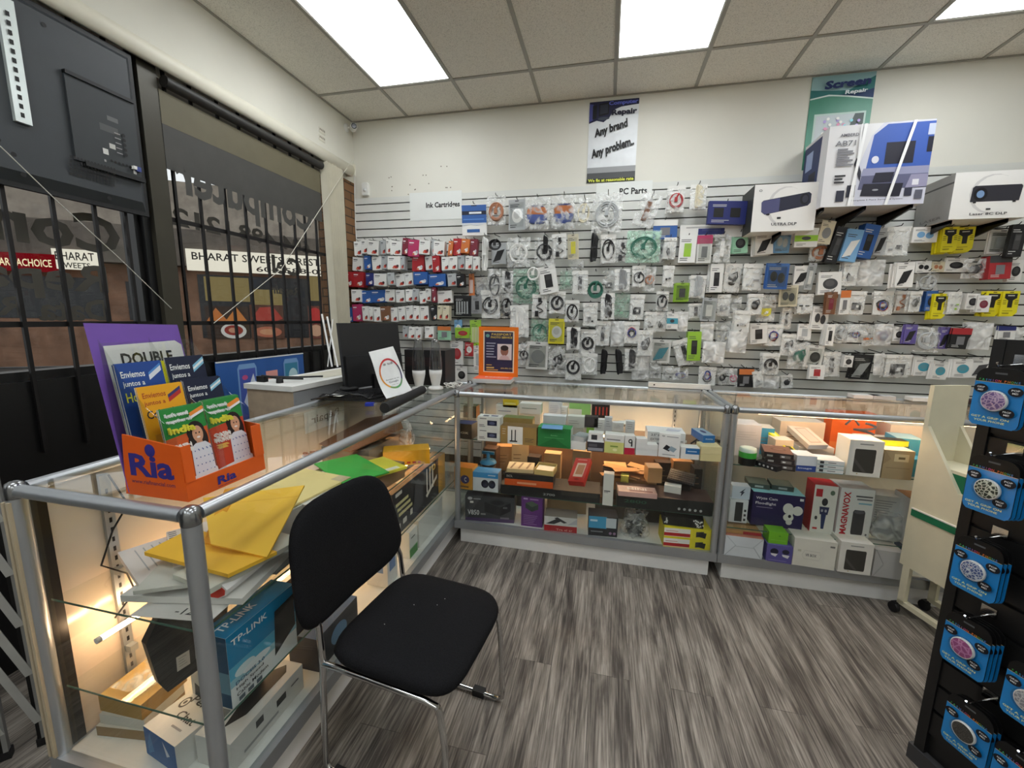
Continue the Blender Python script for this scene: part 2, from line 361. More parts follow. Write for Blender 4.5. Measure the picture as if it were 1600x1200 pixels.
for i in range(len(xs)-1):
    for j in range(len(ys)-1):
        if any(abs(xs[i]-(GX+cell*c_)) < .01 and abs(ys[j]-y_) < .01 for c_, y_ in LIGHTS): continue
        x0, x1, y1, y0 = max(xs[i], XL), min(xs[i+1], XR), min(ys[j], YB), max(ys[j+1], YF)
        if x1 > x0 and y1 > y0: c.box((x0+.012, y0+.012, ZC+.004), (x1-.012, y1-.012, ZC+.02), TILE)
S(c.build('ceiling'))
TBAR = mat((158, 156, 148), .5, var=0)
t = MB()
for x in xs:
    if XL < x < XR: t.box((x-.0125, YF, ZC-.002), (x+.0125, YB, ZC+.012), TBAR)
for y in ys:
    if YF < y < YB: t.box((XL, y-.0125, ZC-.0015), (XR, y+.0125, ZC+.0115), TBAR)
t.box((XL, YB-.015, ZC-.003), (XR, YB, ZC+.003), TBAR); t.box((XL, YF, ZC-.003), (XL+.015, YB, ZC+.003), TBAR)
S(t.build('trim_2'))
PANEL = emat((246, 250, 252), LAMP_STRENGTH, 'lit ceiling panel')
PLACE = ['nearest the window wall', 'above the repair poster', 'nearest the right edge of the photo']
for i, (c_, y_) in enumerate(LIGHTS):
    x = GX+cell*c_; k = [0, 3, 6].index(c_); front = abs(y_-ROW) < .01
    l = thing('ceiling_light', ('bright white lit ceiling panel '+PLACE[k]) if front else 'white lit ceiling panel over the front of the shop out of frame', 'ceiling light', (x+cell/2, y_-.61, ZC), 0, 'lit ceiling panels' if not front else None)
    f = MB()
    for a, b in (((-.293, -.598), (.293, -.588)), ((-.293, .588), (.293, .598)), ((-.293, -.598), (-.285, .598)), ((.285, -.598), (.293, .598))):
        f.box((*a, .002), (*b, .02), WHITE)
    f.build('frame', l)
    MB().box((-.285, -.588, .004), (.285, .588, .018), PANEL).build('diffuser', l)

# slatwall on the back wall
SLAT = mat((214, 215, 210), .45, var=.03, scale=2)
GRV = mat((22, 21, 20), .6, var=0)
sw = MB().box((XL+.003, YB-.004, .1), (3.3, YB, 2.66), GRV)
z = 2.602
sw.box((XL+.003, YB-.02, z+.0052), (3.3, YB-.004, 2.66), SLAT)
while z > .2:
    sw.box((XL+.003, YB-.02, z-.0755+.0052), (3.3, YB-.004, z-.0052), SLAT); z -= .0755
S(sw.build('wall_slat_panel'))
YS = YB-.02

# ================================================================== outside the window
OUT = thing('storefront_building', 'brick shop building with concrete fascia across the lot behind the bars', 'building', (0, 0, 0))
FD = Vector((.83, .56, 0)).normalized(); FN = Vector((FD.y, -FD.x, 0)); FO = onz(400, 423, 2.95)
def fp(px, py, off=0.): return onpl(px, py, FO+FN*off, FN)
def fu(px, py): return (fp(px, py)-FO).dot(FD)
def fbox(mb, u0, u1, z0, z1, o0, o1, m):
    q = [];
    for z in (z0, z1):
        for u, o_ in ((u0, o1), (u1, o1), (u1, o0), (u0, o0)): v = FO+FD*u+FN*o_; q.append((v.x, v.y, z))
    return mb.hexa(q, m)
def frect(mb, x0, y0, x1, y1, o0, o1, m, zfix=None):
    a = fp(x0, y1); b = fp(x1, y0); za, zb = a.z, fp(x0, y0).z
    return fbox(mb, (a-FO).dot(FD), (b-FO).dot(FD), za, zb, o0, o1, m)
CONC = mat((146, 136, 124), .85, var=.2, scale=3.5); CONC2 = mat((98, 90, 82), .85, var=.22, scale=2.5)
FBRICK = mat((128, 96, 76), .85, var=.3, scale=2.2)
ul, ur = fu(-260, 423), fu(700, 423)
fbox(MB(), ul, ur, 0, 2.95, -.3, 0, FBRICK).build('brick_wall', OUT)
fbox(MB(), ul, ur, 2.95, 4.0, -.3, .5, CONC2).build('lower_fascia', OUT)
fbox(MB(), ul, ur, 4.0, 5.35, -.3, .35, CONC).build('upper_fascia', OUT)
S(MB().box((-40, -20, -.2), (XL-.25, 45, -.05), mat((70, 68, 66), .9, var=.2, scale=1)).build('ground_street'))
SIGNW = emat((250, 248, 236), 1.0, 'backlit sign'); SIGNR = emat((150, 24, 36), .6, 'backlit red sign'); SIGNT = mat((22, 18, 16), .6, var=0)
def sign(x0, y0, x1, y1, m, off, lines, name='sign_board'):
    mb = MB(); frect(mb, x0, y0, x1, y1, off, off+.1, m); a = fp(x0, y1); b = fp(x1, y0)
    u0 = (a-FO).dot(FD); u1 = (b-FO).dot(FD); z0, z1 = a.z, fp(x0, y0).z
    for txt, cu, cv, h, wd, col in lines:
        p = FO+FD*(u0+(u1-u0)*cu)+FN*(off+.104); mb.text(txt, (p.x, p.y, z0+(z1-z0)*cv), FD, (0, 0, 1), h*(z1-z0), col, wd*(u1-u0) if wd else None, bold=.012)
    return mb.build(name, OUT)
sign(304, 393, 560, 425, SIGNW, .52, [('BHARAT SWEETS & RESTAURANT', .52, .68, .36, .98, SIGNT), ('604-588-0299', .62, .2, .26, .5, SIGNT)])
sign(-60, 394, 106, 422, SIGNR, .52, [('PHARMACHOICE', .69, .48, .42, .55, emat((250, 240, 200), 1.2))])
sign(106, 393, 166, 423, SIGNW, .5, [('BHARAT', .52, .66, .4, .9, SIGNT), ('SWEETS', .5, .2, .28, .7, SIGNT)])
LITW = emat((176, 160, 112), .5, 'lit shop interior'); DKG = mat((34, 34, 36), .3)
def pane(x0, y0, x1, y1, m, off=.02, name='shop_window'):
    mb = MB(); frect(mb, x0, y0, x1, y1, off-.02, off, m); return mb.build(name, OUT)
pane(318, 429, 500, 528, DKG); pane(322, 432, 388, 470, LITW, .03, 'lit_window_upper'); pane(395, 452, 440, 478, LITW, .03, 'lit_window_upper'); pane(484, 432, 500, 470, LITW, .03, 'lit_window_upper')
pane(-30, 428, 162, 496, mat((44, 46, 48), .3)); pane(204, 440, 240, 500, DKG, .03, 'shop_door'); pane(214, 455, 229, 492, LITW, .04, 'door_glass')
def foodposter(x0, y0, x1, y1, cols):
    mb = MB(); frect(mb, x0, y0, x1, y1, .03, .045, mat(cols[0], .6)); a = fp(x0, y1); b = fp(x1, y0); u0 = (a-FO).dot(FD); u1 = (b-FO).dot(FD)
    A = FO+FD*u0+FN*.046; A.z = a.z; art(mb, A, FD*(u1-u0), Vector((0, 0, fp(x0, y0).z-a.z)), cols[1], .004); mb.build('food_poster', OUT)
OR = (206, 120, 52); 
foodposter(325, 478, 388, 529, [(60, 42, 30), [('p', [(.0, .5), (.25, .95), (.5, .55)], OR), ('p', [(.42, .5), (.72, .98), (.98, .5)], (214, 132, 62)), ('e', .62, .24, .3, .24, (226, 224, 216)), ('e', .62, .26, .22, .16, (150, 46, 36)), ('e', .6, .26, .1, .08, (206, 150, 120))]])
foodposter(394, 476, 442, 529, [(92, 60, 44), [('p', [(.05, .6), (.3, .92), (.7, .95), (.98, .6), (.5, .42)], (178, 66, 52)), ('e', .5, .2, .42, .16, (186, 110, 82)), ('e', .5, .2, .25, .09, (206, 150, 110))]])
foodposter(484, 478, 503, 529, [(110, 60, 48), [('e', .5, .7, .45, .25, (196, 52, 48)), ('e', .5, .25, .45, .18, (206, 160, 130))]])
mb = MB(); frect(mb, 206, 426, 228, 444, .1, .13, mat((30, 14, 16))); a = fp(206, 444); b = fp(228, 426); u0 = (a-FO).dot(FD); u1 = (b-FO).dot(FD); p = FO+FD*((u0+u1)/2)+FN*.14
mb.text('OPEN', (p.x, p.y, (a.z+b.z)/2), FD, (0, 0, 1), .6*(b.z-a.z), emat((255, 60, 62), 3.0), .85*(u1-u0), bold=.02)
mb.build('neon_sign', OUT)
# ================================================================== fittings on the walls
CREAM = mat((222, 218, 202), .45, var=.02)
# valance of the vertical blind: a long rounded cover below the soffit
t = thing('blind_valance', 'long cream rounded blind cover along the bottom of the window soffit', 'blind cover', (XL, .2, 2.82))
prof = [(0, .1), (.06, .1), (.085, .085), (.095, .05), (.085, .015), (.07, 0), (.055, 0), (.07, .02), (.078, .05), (.065, .075), (.05, .085), (0, .085)]
MB().prism([(a+.001, 0, b) for a, b in prof], (0, 1, 0), 3.42, CREAM, True).build('cover', t)
MB().box((.02, .0, .045), (.05, 3.4, .08), BLK).build('head_rail', t)
MB().box((.001, 3.42, -.0), (.1, 3.425, .104), CREAM).build('end_cap', t)
# gathered vertical blind
t = thing('vertical_blind', 'cream vertical blind slats gathered beside the brick pilaster', 'blind', (XL+.05, 3.22, 1.1))
BLM = mat((206, 200, 180), .7, var=.04)
for i in range(15):
    y = .015+i*.0155+random.uniform(-.002, .002); a = R(68+random.uniform(-7, 7)); dx, dy = .032*math.cos(R(90)-a), .032*math.sin(R(90)-a)
    tw = random.uniform(.0, .02)+.05*(1-i/15)
    MB().hexa([(-dx, y-dy*.4+tw, 0), (dx, y+dy*.4+tw, 0), (dx, y+dy*.4+.0016+tw, 0), (-dx, y-dy*.4+.0016+tw, 0), (-dx, y-dy*.4, 1.728), (dx, y+dy*.4, 1.728), (dx, y+dy*.4+.0016, 1.728), (-dx, y-dy*.4+.0016, 1.728)], BLM).build('slat', t)
# cords hung across the window
tag(MB().tube([onx(590-40, 250, XL+.09), onx(440, 420, XL+.1), onx(334, 505, XL+.1)], .0022, mat((214, 210, 196))).build('pull_cord'), 'thin white cord stretched across window from blind to cross bar', 'cord')
tag(MB().tube([onx(0, 228, XL+.14), onx(90, 315, XL+.13), onx(185, 402, XL+.12), onx(268, 482, XL+.1)], .002, mat((200, 198, 188))).build('pull_cord'), 'thin white cord slanting below the television to the window post', 'cord')
tag(MB().tube([(XL+.012, YB-.012, 2.9), (XL+.014, YB-.03, 2.7), (XL+.008, YB-.03, 2.4), (XL+.018, YB-.03, 2.1), (XL+.01, YB-.03, 1.6), (XL+.016, YB-.03, 1.1)], .0045, WHITE).build('wall_cable'), 'white cable running down the corner beside the slatted wall', 'cable')

# television hung in the window, its back to the room
t = thing('television', 'large black television seen from its back in the left window', 'television', (XL+.03, .72, 2.045))
TVB = mat((58, 62, 66), .5, var=.05); TVD = mat((24, 25, 27), .5)
mb = MB().box((.0, 0, 0), (.022, 1.075, .765), TVD).hexa([(.022, .02, .02), (.05, .06, .06), (.05, 1.03, .06), (.022, 1.06, .02), (.022, .02, .745), (.05, .06, .72), (.05, 1.03, .72), (.022, 1.06, .745)], TVB)
O = Vector((.05, 0, 0)); U = Vector((0, 1, 0)); V = Vector((0, 0, 1))
d = []
for yy, zz in ((.56, .12), (.58, .05), (.88, .04), (.52, .16), (.72, .68)): d.append(('e', yy, zz, .009, .009, (10, 10, 11)))
for r_ in range(5):
    for c_ in range(14): d.append(('r', .735+c_*.0125, .1+r_*.017, .743+c_*.0125, .112+r_*.017, (14, 14, 15)))
art(mb, O, U, V, d)
mb.build('back_cover', t)
pp = MB().box((.05, .76, .17), (.062, 1.03, .53), mat((50, 54, 57), .5)).box((.05, .76, .52), (.07, 1.03, .535), TVD).box((.05, .79, .155), (.072, 1.04, .175), TVD)
d = [('r', .87, .34, .945, .37, (78, 80, 80)), ('r', .905, .395, .95, .415, (96, 98, 98)), ('r', .9, .27, .925, .292, (190, 190, 186)), ('r', .87, .235, .892, .26, (206, 206, 202)), ('r', .992, .185, 1.006, .215, (206, 206, 202)), ('r', .87, .2, .878, .21, (150, 150, 148))]
for k in range(6): d.append(('e', .9+k*.016, .213, .005, .006, (12, 12, 12)))
for k in range(5): d.append(('e', .965, .31-k*.022+.04, .007, .008, (12, 12, 13))); d.append(('r', .925, .345-k*.022, .95, .349-k*.022, (150, 150, 150)))
art(pp, Vector((.062, 0, 0)), U, V, d); pp.build('port_panel', t)
r_ = MB().box((.05, .575, .25), (.066, .625, .7), mat((206, 214, 212), .35, .5))
art(r_, Vector((.066, 0, 0)), U, V, [('r', .592, .27+k*.033, .604, .288+k*.033, (22, 22, 22)) for k in range(12)]); r_.build('mount_rail', t, label='white perforated mounting rail')
MB().box((.05, .585, .68), (.062, .615, .77), DARKMETAL).build('hanger', t)
MB().box((.05, 1.0, .2), (.075, 1.022, .222), mat((60, 74, 140), .4)).box((.062, .985, .205), (.08, 1.0, .22), WHITE).build('memory_stick', bpy.data.objects['port_panel'])
MB().box((.01, .46, -.03), (.03, .5, .0), TVD).box((.02, .465, -.045), (.04, .495, -.028), mat((150, 150, 150), .4)).build('control_nub', t)

# white cctv camera in the corner
p = onx(541, 199, XL)
t = thing('security_camera', 'small white bullet camera in the corner under the ceiling', 'camera', (XL, 3.66, 3.255))
MB().lathe([(.035, 0), (.035, .012), (.015, .02)], WHITE, 18, M=Matrix.Rotation(R(90), 4, 'Y')).build('wall_mount', t)
Mx = Matrix.Rotation(R(-14), 4, 'Z') @ Matrix.Rotation(R(93), 4, 'X')
MB().tube([(.015, 0, 0), (.05, -.01, -.005)], .01, WHITE).build('arm', t)
mb = MB(); mb.M = Matrix.Translation((.075, .0, -.004)) @ Matrix.Rotation(R(38), 4, 'Z') @ Matrix.Rotation(R(97), 4, 'X')
mb.lathe([(.0, -.05), (.026, -.05), (.029, -.04), (.029, .055), (.026, .06)], WHITE, 20); mb.build('housing', t)
mb2 = MB(); mb2.M = mb.M; mb2.lathe([(.024, .0605), (.022, .063), (.012, .058), (0, .057)], mat((14, 14, 15), .15), 20); mb2.build('lens', t)
# motion sensor
a = ony(573, 297, YB)
t = thing('motion_sensor', 'small white motion sensor on the back wall above slatted panel', 'sensor', (a.x, YB, a.z))
mb = MB(); q = [(-.028, -.055), (.028, -.055), (.032, -.03), (.03, .05), (.02, .06), (-.02, .06), (-.03, .05), (-.032, -.03)]
mb.prism([(x, 0, z) for x, z in q], (0, -1, 0), .035, WHITE).build('body', t)
MB().lathe([(.018, 0), (.014, .008), (0, .011)], mat((205, 208, 208), .25), 16, (0, -.035, -.01), M=Matrix.Rotation(R(90), 4, 'X')).build('lens', t)
for py, nm in ((205, 'upper'), (217, 'lower')):
    a = onx(503, py, XL); mb = MB().cbox((.002, 0, 0), (.004, .075, .042), mat((214, 210, 196)))
    for k in range(4): mb.cbox((.0043, -.027+k*.018, .006), (.001, .009, .014), mat((120, 116, 104)))
    mb.build('vent_plate', None, (XL, a.y, a.z), 0, nm+' of two small slotted plates on the window soffit', 'vent plate')

# posters and paper signs
YP = YB
t = MB().box((0, 0, 0), (.392, .005, .624), mat((222, 226, 230), .35))
NV = (24, 26, 62)
art(t, (0, 0, 0), (.392, 0, 0), (0, 0, .624), [
    ('p', [(0, .74), (.16, .77), (.3, .745), (.42, .8), (.5, .885), (.65, .915), (.85, .925), (1, .93), (1, 1), (0, 1)], NV), ('p', [(0, .76), (.08, .78), (.08, .97), (0, .98)], (70, 74, 140)),
    ('p', [(.2, .82), (.4, .84), (.4, .98), (.2, .97)], (10, 10, 14)), ('p', [(.22, .84), (.38, .855), (.38, .96), (.22, .955)], (42, 46, 60)), ('e', .3, .79, .12, .02, (60, 66, 80)), ('p', [(.07, .79), (.15, .8), (.15, .96), (.07, .95)], (14, 14, 20)),
    ('r', 0, .04, 1, .12, (74, 76, 78)), ('r', 0, .12, 1, .19, (150, 152, 154)), ('r', 0, 0, 1, .045, (20, 22, 20)),
    ])
t.text('Computer', (.27, -.007, .597), (1, 0, 0), (0, 0, 1), .038, mat((96, 104, 200)), .23, bold=.04); t.text('Repair', (.28, -.007, .525), (1, 0, 0), (0, 0, 1), .055, mat((20, 20, 44)), .2, bold=.045)
t.text('Any brand', (.18, -.007, .405), (1, 0, .26), (-.1, 0, 1), .085, mat((22, 22, 24)), .27, bold=.045); t.text('Any problem..', (.2, -.007, .255), (1, 0, .26), (-.1, 0, 1), .09, mat((22, 22, 24)), .35, bold=.045)
t.text('We fix at reasonable rate', (.196, -.008, .0155), (1, 0, 0), (0, 0, 1), .025, mat((226, 232, 90)), .37, bold=.03)
t.build('poster', None, (-.229, YB-.006, 2.686), 0, 'computer repair poster hanging under the ceiling', 'poster')
t = MB().box((0, 0, 0), (.405, .005, .64), mat((72, 140, 118), .35)); TEAL = (40, 112, 112)
art(t, (0, 0, 0), (.405, 0, 0), (0, 0, .64), [('r', 0, .78, 1, 1, (150, 186, 190)), ('p', [(0, .77), (.3, .8), (.6, .775), (1, .73), (1, .96), (.6, .83), (.3, .84), (0, .86)], TEAL), ('p', [(.4, .79), (.7, .765), (1, .72), (1, .83), (.75, .79)], (24, 54, 100)),
    ('p', [(0, .755), (.3, .785), (.6, .76), (1, .715), (1, .73), (.6, .775), (.3, .8), (0, .77)], (214, 232, 226)),
    ('p', [(.1, .12), (.92, .12), (.92, .6), (.1, .6)], (190, 214, 206)), ('p', [(.13, .15), (.89, .15), (.89, .58), (.13, .58)], (84, 96, 96)), ('p', [(.13, .3), (.6, .3), (.75, .58), (.13, .58)], (196, 206, 210))] +
    [('e', .2+random.random()*.62, .3+random.random()*.25, .025, .016, random.choice([(230, 160, 190), (150, 220, 230), (240, 240, 236), (190, 170, 230)])) for _ in range(26)] + [('p', [(.1, .12), (.5, .12), (.3, .3), (.1, .2)], (20, 24, 26))])
t.text('Screen', (.225, -.022, .572), (1, 0, .04), (.12, 0, 1), .056, mat((22, 42, 100)), .29, bold=.05); t.text('Repair', (.285, -.022, .508), (1, 0, .04), (.1, 0, 1), .034, mat((232, 238, 242)), .14, bold=.03)
t.build('poster', None, (1.386, YB-.006, 2.692), 0, 'green screen repair poster behind the large surround sound carton', 'poster')
a = ony(640, 302, YS); b_ = ony(722, 342, YS)
t = MB().box((0, 0, 0), (b_.x-a.x, .002, a.z-b_.z), mat((224, 227, 224), .5, var=.01)); q = ony(692, 321, YS)
t.text('Ink Cartridges', (q.x-a.x, -.0005, q.z-b_.z), (1, 0, 0), (0, 0, 1), .062, INK, .33, bold=.03); t.build('paper_sign', None, (a.x, YS-.0025, b_.z), 0, 'white paper sign reading Ink Cartridges on the slatted wall', 'sign')
a = ony(932, 290, YS); b_ = ony(1018, 312, YS)
t = MB().box((0, 0, 0), (b_.x-a.x, .002, .15), mat((224, 227, 224), .5, var=.01)); q = ony(989, 303, YS)
t.text('PC Parts', (q.x-a.x, -.0005, .075), (1, 0, 0), (0, 0, 1), .052, INK, .22, bold=.03); t.build('paper_sign', None, (a.x, YS-.0025, b_.z), 0, 'white paper sign reading PC Parts above the cable packs', 'sign')

# ================================================================== glass display cases
T_ = 1.0665
FRM = mat((178, 182, 186), .34, .7, var=.03); KICK = mat((232, 232, 230), .5, var=.05, scale=5); DECK = mat((226, 226, 222), .5)
def glass_box(mb, a, b): return mb.box(a, b, CASEGLASS)
def case(label, x0, y0, x1, y1, shelves, back, backmat, rp=.019, rr=.0165, zb=(.11, .165), tubes=()):
    """back: '-x' or '+y' is the side with the opaque panel"""
    w, d = x1-x0, y1-y0; t = thing('display_case', label, 'display case', (x0, y0, 0))
    cx = [rp, w-rp]; cy = [rp, d-rp]
    MB().box((.035, .03, 0), (w-.035, d-.03, zb[0]), KICK).build('kick_board', t)
    f = MB().box((0, 0, zb[0]), (w, .03, zb[1]), FRM).box((0, d-.03, zb[0]), (w, d, zb[1]), FRM).box((0, .03, zb[0]), (.03, d-.03, zb[1]), FRM).box((w-.03, .03, zb[0]), (w, d-.03, zb[1]), FRM)
    f.build('bottom_frame', t)
    MB().box((.03, .03, zb[1]-.02), (w-.03, d-.03, zb[1]-.004), DECK).build('deck', t)
    for x in cx:
        for y in cy:
            MB().tube([(x, y, zb[1]), (x, y, T_-.03)], rp, FRM, 16).build('post', t)
            MB().lathe([(rp*1.02, -.04), (rp*1.06, -.034), (rp*1.06, -.012), (rp*.85, .004), (rp*.4, .009), (0, .01)], mat((150, 152, 154), .22, .9, var=0), 16, (x, y, T_)).build('corner_cap', t)
    zr = T_-rr
    for a, b in (((cx[0]+rp, cy[0]), (cx[1]-rp, cy[0])), ((cx[0]+rp, cy[1]), (cx[1]-rp, cy[1])), ((cx[0], cy[0]+rp), (cx[0], cy[1]-rp)), ((cx[1], cy[0]+rp), (cx[1], cy[1]-rp))):
        MB().tube([(*a, zr), (*b, zr)], rr, FRM, 16).build('top_rail', t)
    e = rp
    glass_box(MB(), (2*e, 2*e, T_-.012), (w-2*e, d-2*e, T_-.006)).build('glass_top', t)
    for nm, a, b in (('front', (2*e, e-.003, zb[1]), (w-2*e, e+.003, T_-.034)), ('rear', (2*e, d-e-.003, zb[1]), (w-2*e, d-e+.003, T_-.034)), ('l', (e-.003, 2*e, zb[1]), (e+.003, d-2*e, T_-.034)), ('r', (w-e-.003, 2*e, zb[1]), (w-e+.003, d-2*e, T_-.034))):
        bk = (nm == 'rear' and back == '+y') or (nm == 'l' and back == '-x')
        (MB().box(a, b, backmat) if bk else glass_box(MB(), a, b)).build('back_panel' if bk else 'glass_side', t)
    for z in shelves:
        s = MB(); a, b = (.045, .045, z-.006), (w-.045, d-.045, z); s.box(a, b, CASEGLASS)
        s.box((a[0], a[1]-.0015, a[2]), (b[0], a[1], b[2]), SHELFEDGE).box((b[0], a[1], a[2]), (b[0]+.0015, b[1], b[2]), SHELFEDGE); s.build('shelf', t)
        for x in ((.2, w-.2) if back == '+y' else (.05,)):
            for y in ((d-.05,) if back == '+y' else (.22, d-.25)):
                MB().box((x-.012 if back == '+y' else x-.02, y-.012, z-.03), (x+.012, y+.012, z-.006), FRM).build('shelf_bracket', t)
    for x in ((.2, w-.2) if back == '+y' else (.032,)):
        for y in ((d-.032,) if back == '+y' else (.22, d-.25)):
            q = MB().cbox((x, y, .6), (.024, .012, .84) if back == '+y' else (.012, .03, .84), FRM)
            for k in range(22): q.cbox((x, y-.0065, .25+k*.034) if back == '+y' else (x+.0065, y, .25+k*.034), (.006, .001, .016) if back == '+y' else (.001, .007, .016), BLK)
            q.build('slotted_standard', t)
    for a, b, s in tubes:
        MB().tube([a, b], .008, emat((255, 206, 158), s, 'warm light tube'), 10).build('light_tube', t)
        u = (Vector(b)-Vector(a)).normalized()*.012
        MB().tube([Vector(a)-u, a], .01, WHITE, 10).tube([b, Vector(b)+u], .01, WHITE, 10).build('tube_socket', t)
    return t
LX0, LY0, LX1, LY1 = -1.62, .736, -.964, 2.95
BX0, BX1, FY, BY = -.962, .713, 2.508, 3.15
TX0, TX1 = .716, 2.35
SL1, SL2 = .70, .405
SB1, SB2 = .742, .382
ST1, ST2 = .72, .325
LC = case('glass display case with orange leaflet holder on top', LX0, LY0, LX1, LY1, (SL1, SL2), '-x', mat((222, 208, 190), .16, spec=.7, var=.03), rp=.022, rr=.0185, zb=(.13, .185),
     tubes=[((.12, .1, .535), (.12, 1.45, .535), STRIP_STRENGTH), ((.5, 1.05, SL1-.02), (.5, 1.72, SL1-.02), STRIP_STRENGTH*.25)])
MB().box((.0, .04, .19), (.035, .075, 1.02), BLK).build('black_seal', LC)
for x in (.012, .03): MB().box((x-.006, -.004, .19), (x+.004, .004, 1.02), mat((190, 176, 150))).build('door_track', LC)
BC = case('glass display case in the middle with orange passport photo sign on top', BX0, FY, BX1, BY, (SB1, SB2), '+y', mat((206, 204, 196), .45, var=.03),
     tubes=[((.15, BY-FY-.2, SB1-.022), (BX1-BX0-.15, BY-FY-.2, SB1-.022), STRIP_STRENGTH*.8)])
TC = case('glass display case on the right behind the cream rolling stand', TX0, FY, TX1, BY, (ST1, ST2), '+y', mat((214, 206, 190), .45, var=.03),
     tubes=[((.15, .046, T_-.0235), (TX1-TX0-.15, .046, T_-.0235), STRIP_STRENGTH*.8)])
MB().box((.04, BY-FY-.034, .17), (BX1-BX0-.04, BY-FY-.028, SB1-.012), mat((112, 84, 62), .45, var=.1)).build('brown_lining', BC)
# strips painted as the window lettering's reflection in the left case's back panel
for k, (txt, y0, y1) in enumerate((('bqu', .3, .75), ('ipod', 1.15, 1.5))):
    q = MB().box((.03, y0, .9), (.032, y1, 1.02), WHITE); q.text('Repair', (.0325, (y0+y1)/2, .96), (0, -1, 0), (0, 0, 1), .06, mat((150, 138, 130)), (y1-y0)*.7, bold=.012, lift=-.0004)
    q.build('lettering_reflection', LC)
# ================================================================== goods hanging on the slatted wall
CC = dict(k=(30, 30, 32), w=(228, 228, 225), g=(138, 140, 142), G=(46, 104, 86), b=(48, 92, 160), n=(40, 48, 110), r=(168, 44, 50), y=(224, 214, 52), c=(176, 118, 86), o=(206, 118, 62), e=(214, 206, 180), p=(186, 58, 104), m=(120, 40, 56), t=(70, 150, 170), l=(150, 196, 60), v=(96, 84, 150), s=(176, 180, 182), d=(66, 66, 68), h=(120, 82, 58), a=(120, 170, 214), f=(150, 200, 170))
PEG = DARKMETAL
ORD = ['first', 'second', 'third', 'fourth', 'fifth', 'sixth', 'seventh', 'eighth', 'ninth', 'tenth']
def nth(i):
    if i < 10: return ORD[i]
    n = i+1; return str(n)+('th' if n % 100 in (11, 12, 13) else {1: 'st', 2: 'nd', 3: 'rd'}.get(n % 10, 'th'))
def bag_mesh(w, h, t, film, rnd, header=None):
    mb = MB(); nx, nz = 6, 8; vs = []; fs = []
    for s in (-1, 1):
        for j in range(nz+1):
            for i in range(nx+1):
                u, v = i/nx, j/nz; puff = (1-(2*u-1)**2)*max(0, min(1, (v-.12)*2.2))*max(0, min(1, (1.02-v)*5))
                edge = i in (0, nx) or j in (0, nz)
                vs.append(((u-.5)*w+(rnd.uniform(-.02, .02)*w if 0 < i < nx else rnd.uniform(-.01, .01)*w), s*(t*.5*puff+(0 if edge else rnd.uniform(.0, .15)*t))+.0002*s, -v*h+(rnd.uniform(-.012, .012)*h if j else 0)))
    k = (nx+1)*(nz+1)
    for s in (0, 1):
        for j in range(nz):
            for i in range(nx): a = s*k+j*(nx+1)+i; q = (a, a+1, a+nx+2, a+nx+1); fs.append(q if s else q[::-1])
    mb.add(vs, fs, film, True)
    if header: mb.box((-w*.5, -.0012, -h*.16), (w*.5, .0012, 0), header)
    return mb
def loop(rx, rz, cz, y, n=22, ph=0, wob=0, rnd=random):
    return [(rx*math.cos(2*math.pi*i/n+ph)*(1+rnd.uniform(-wob, wob)), y, cz+rz*math.sin(2*math.pi*i/n+ph)*(1+rnd.uniform(-wob, wob))) for i in range(n)]
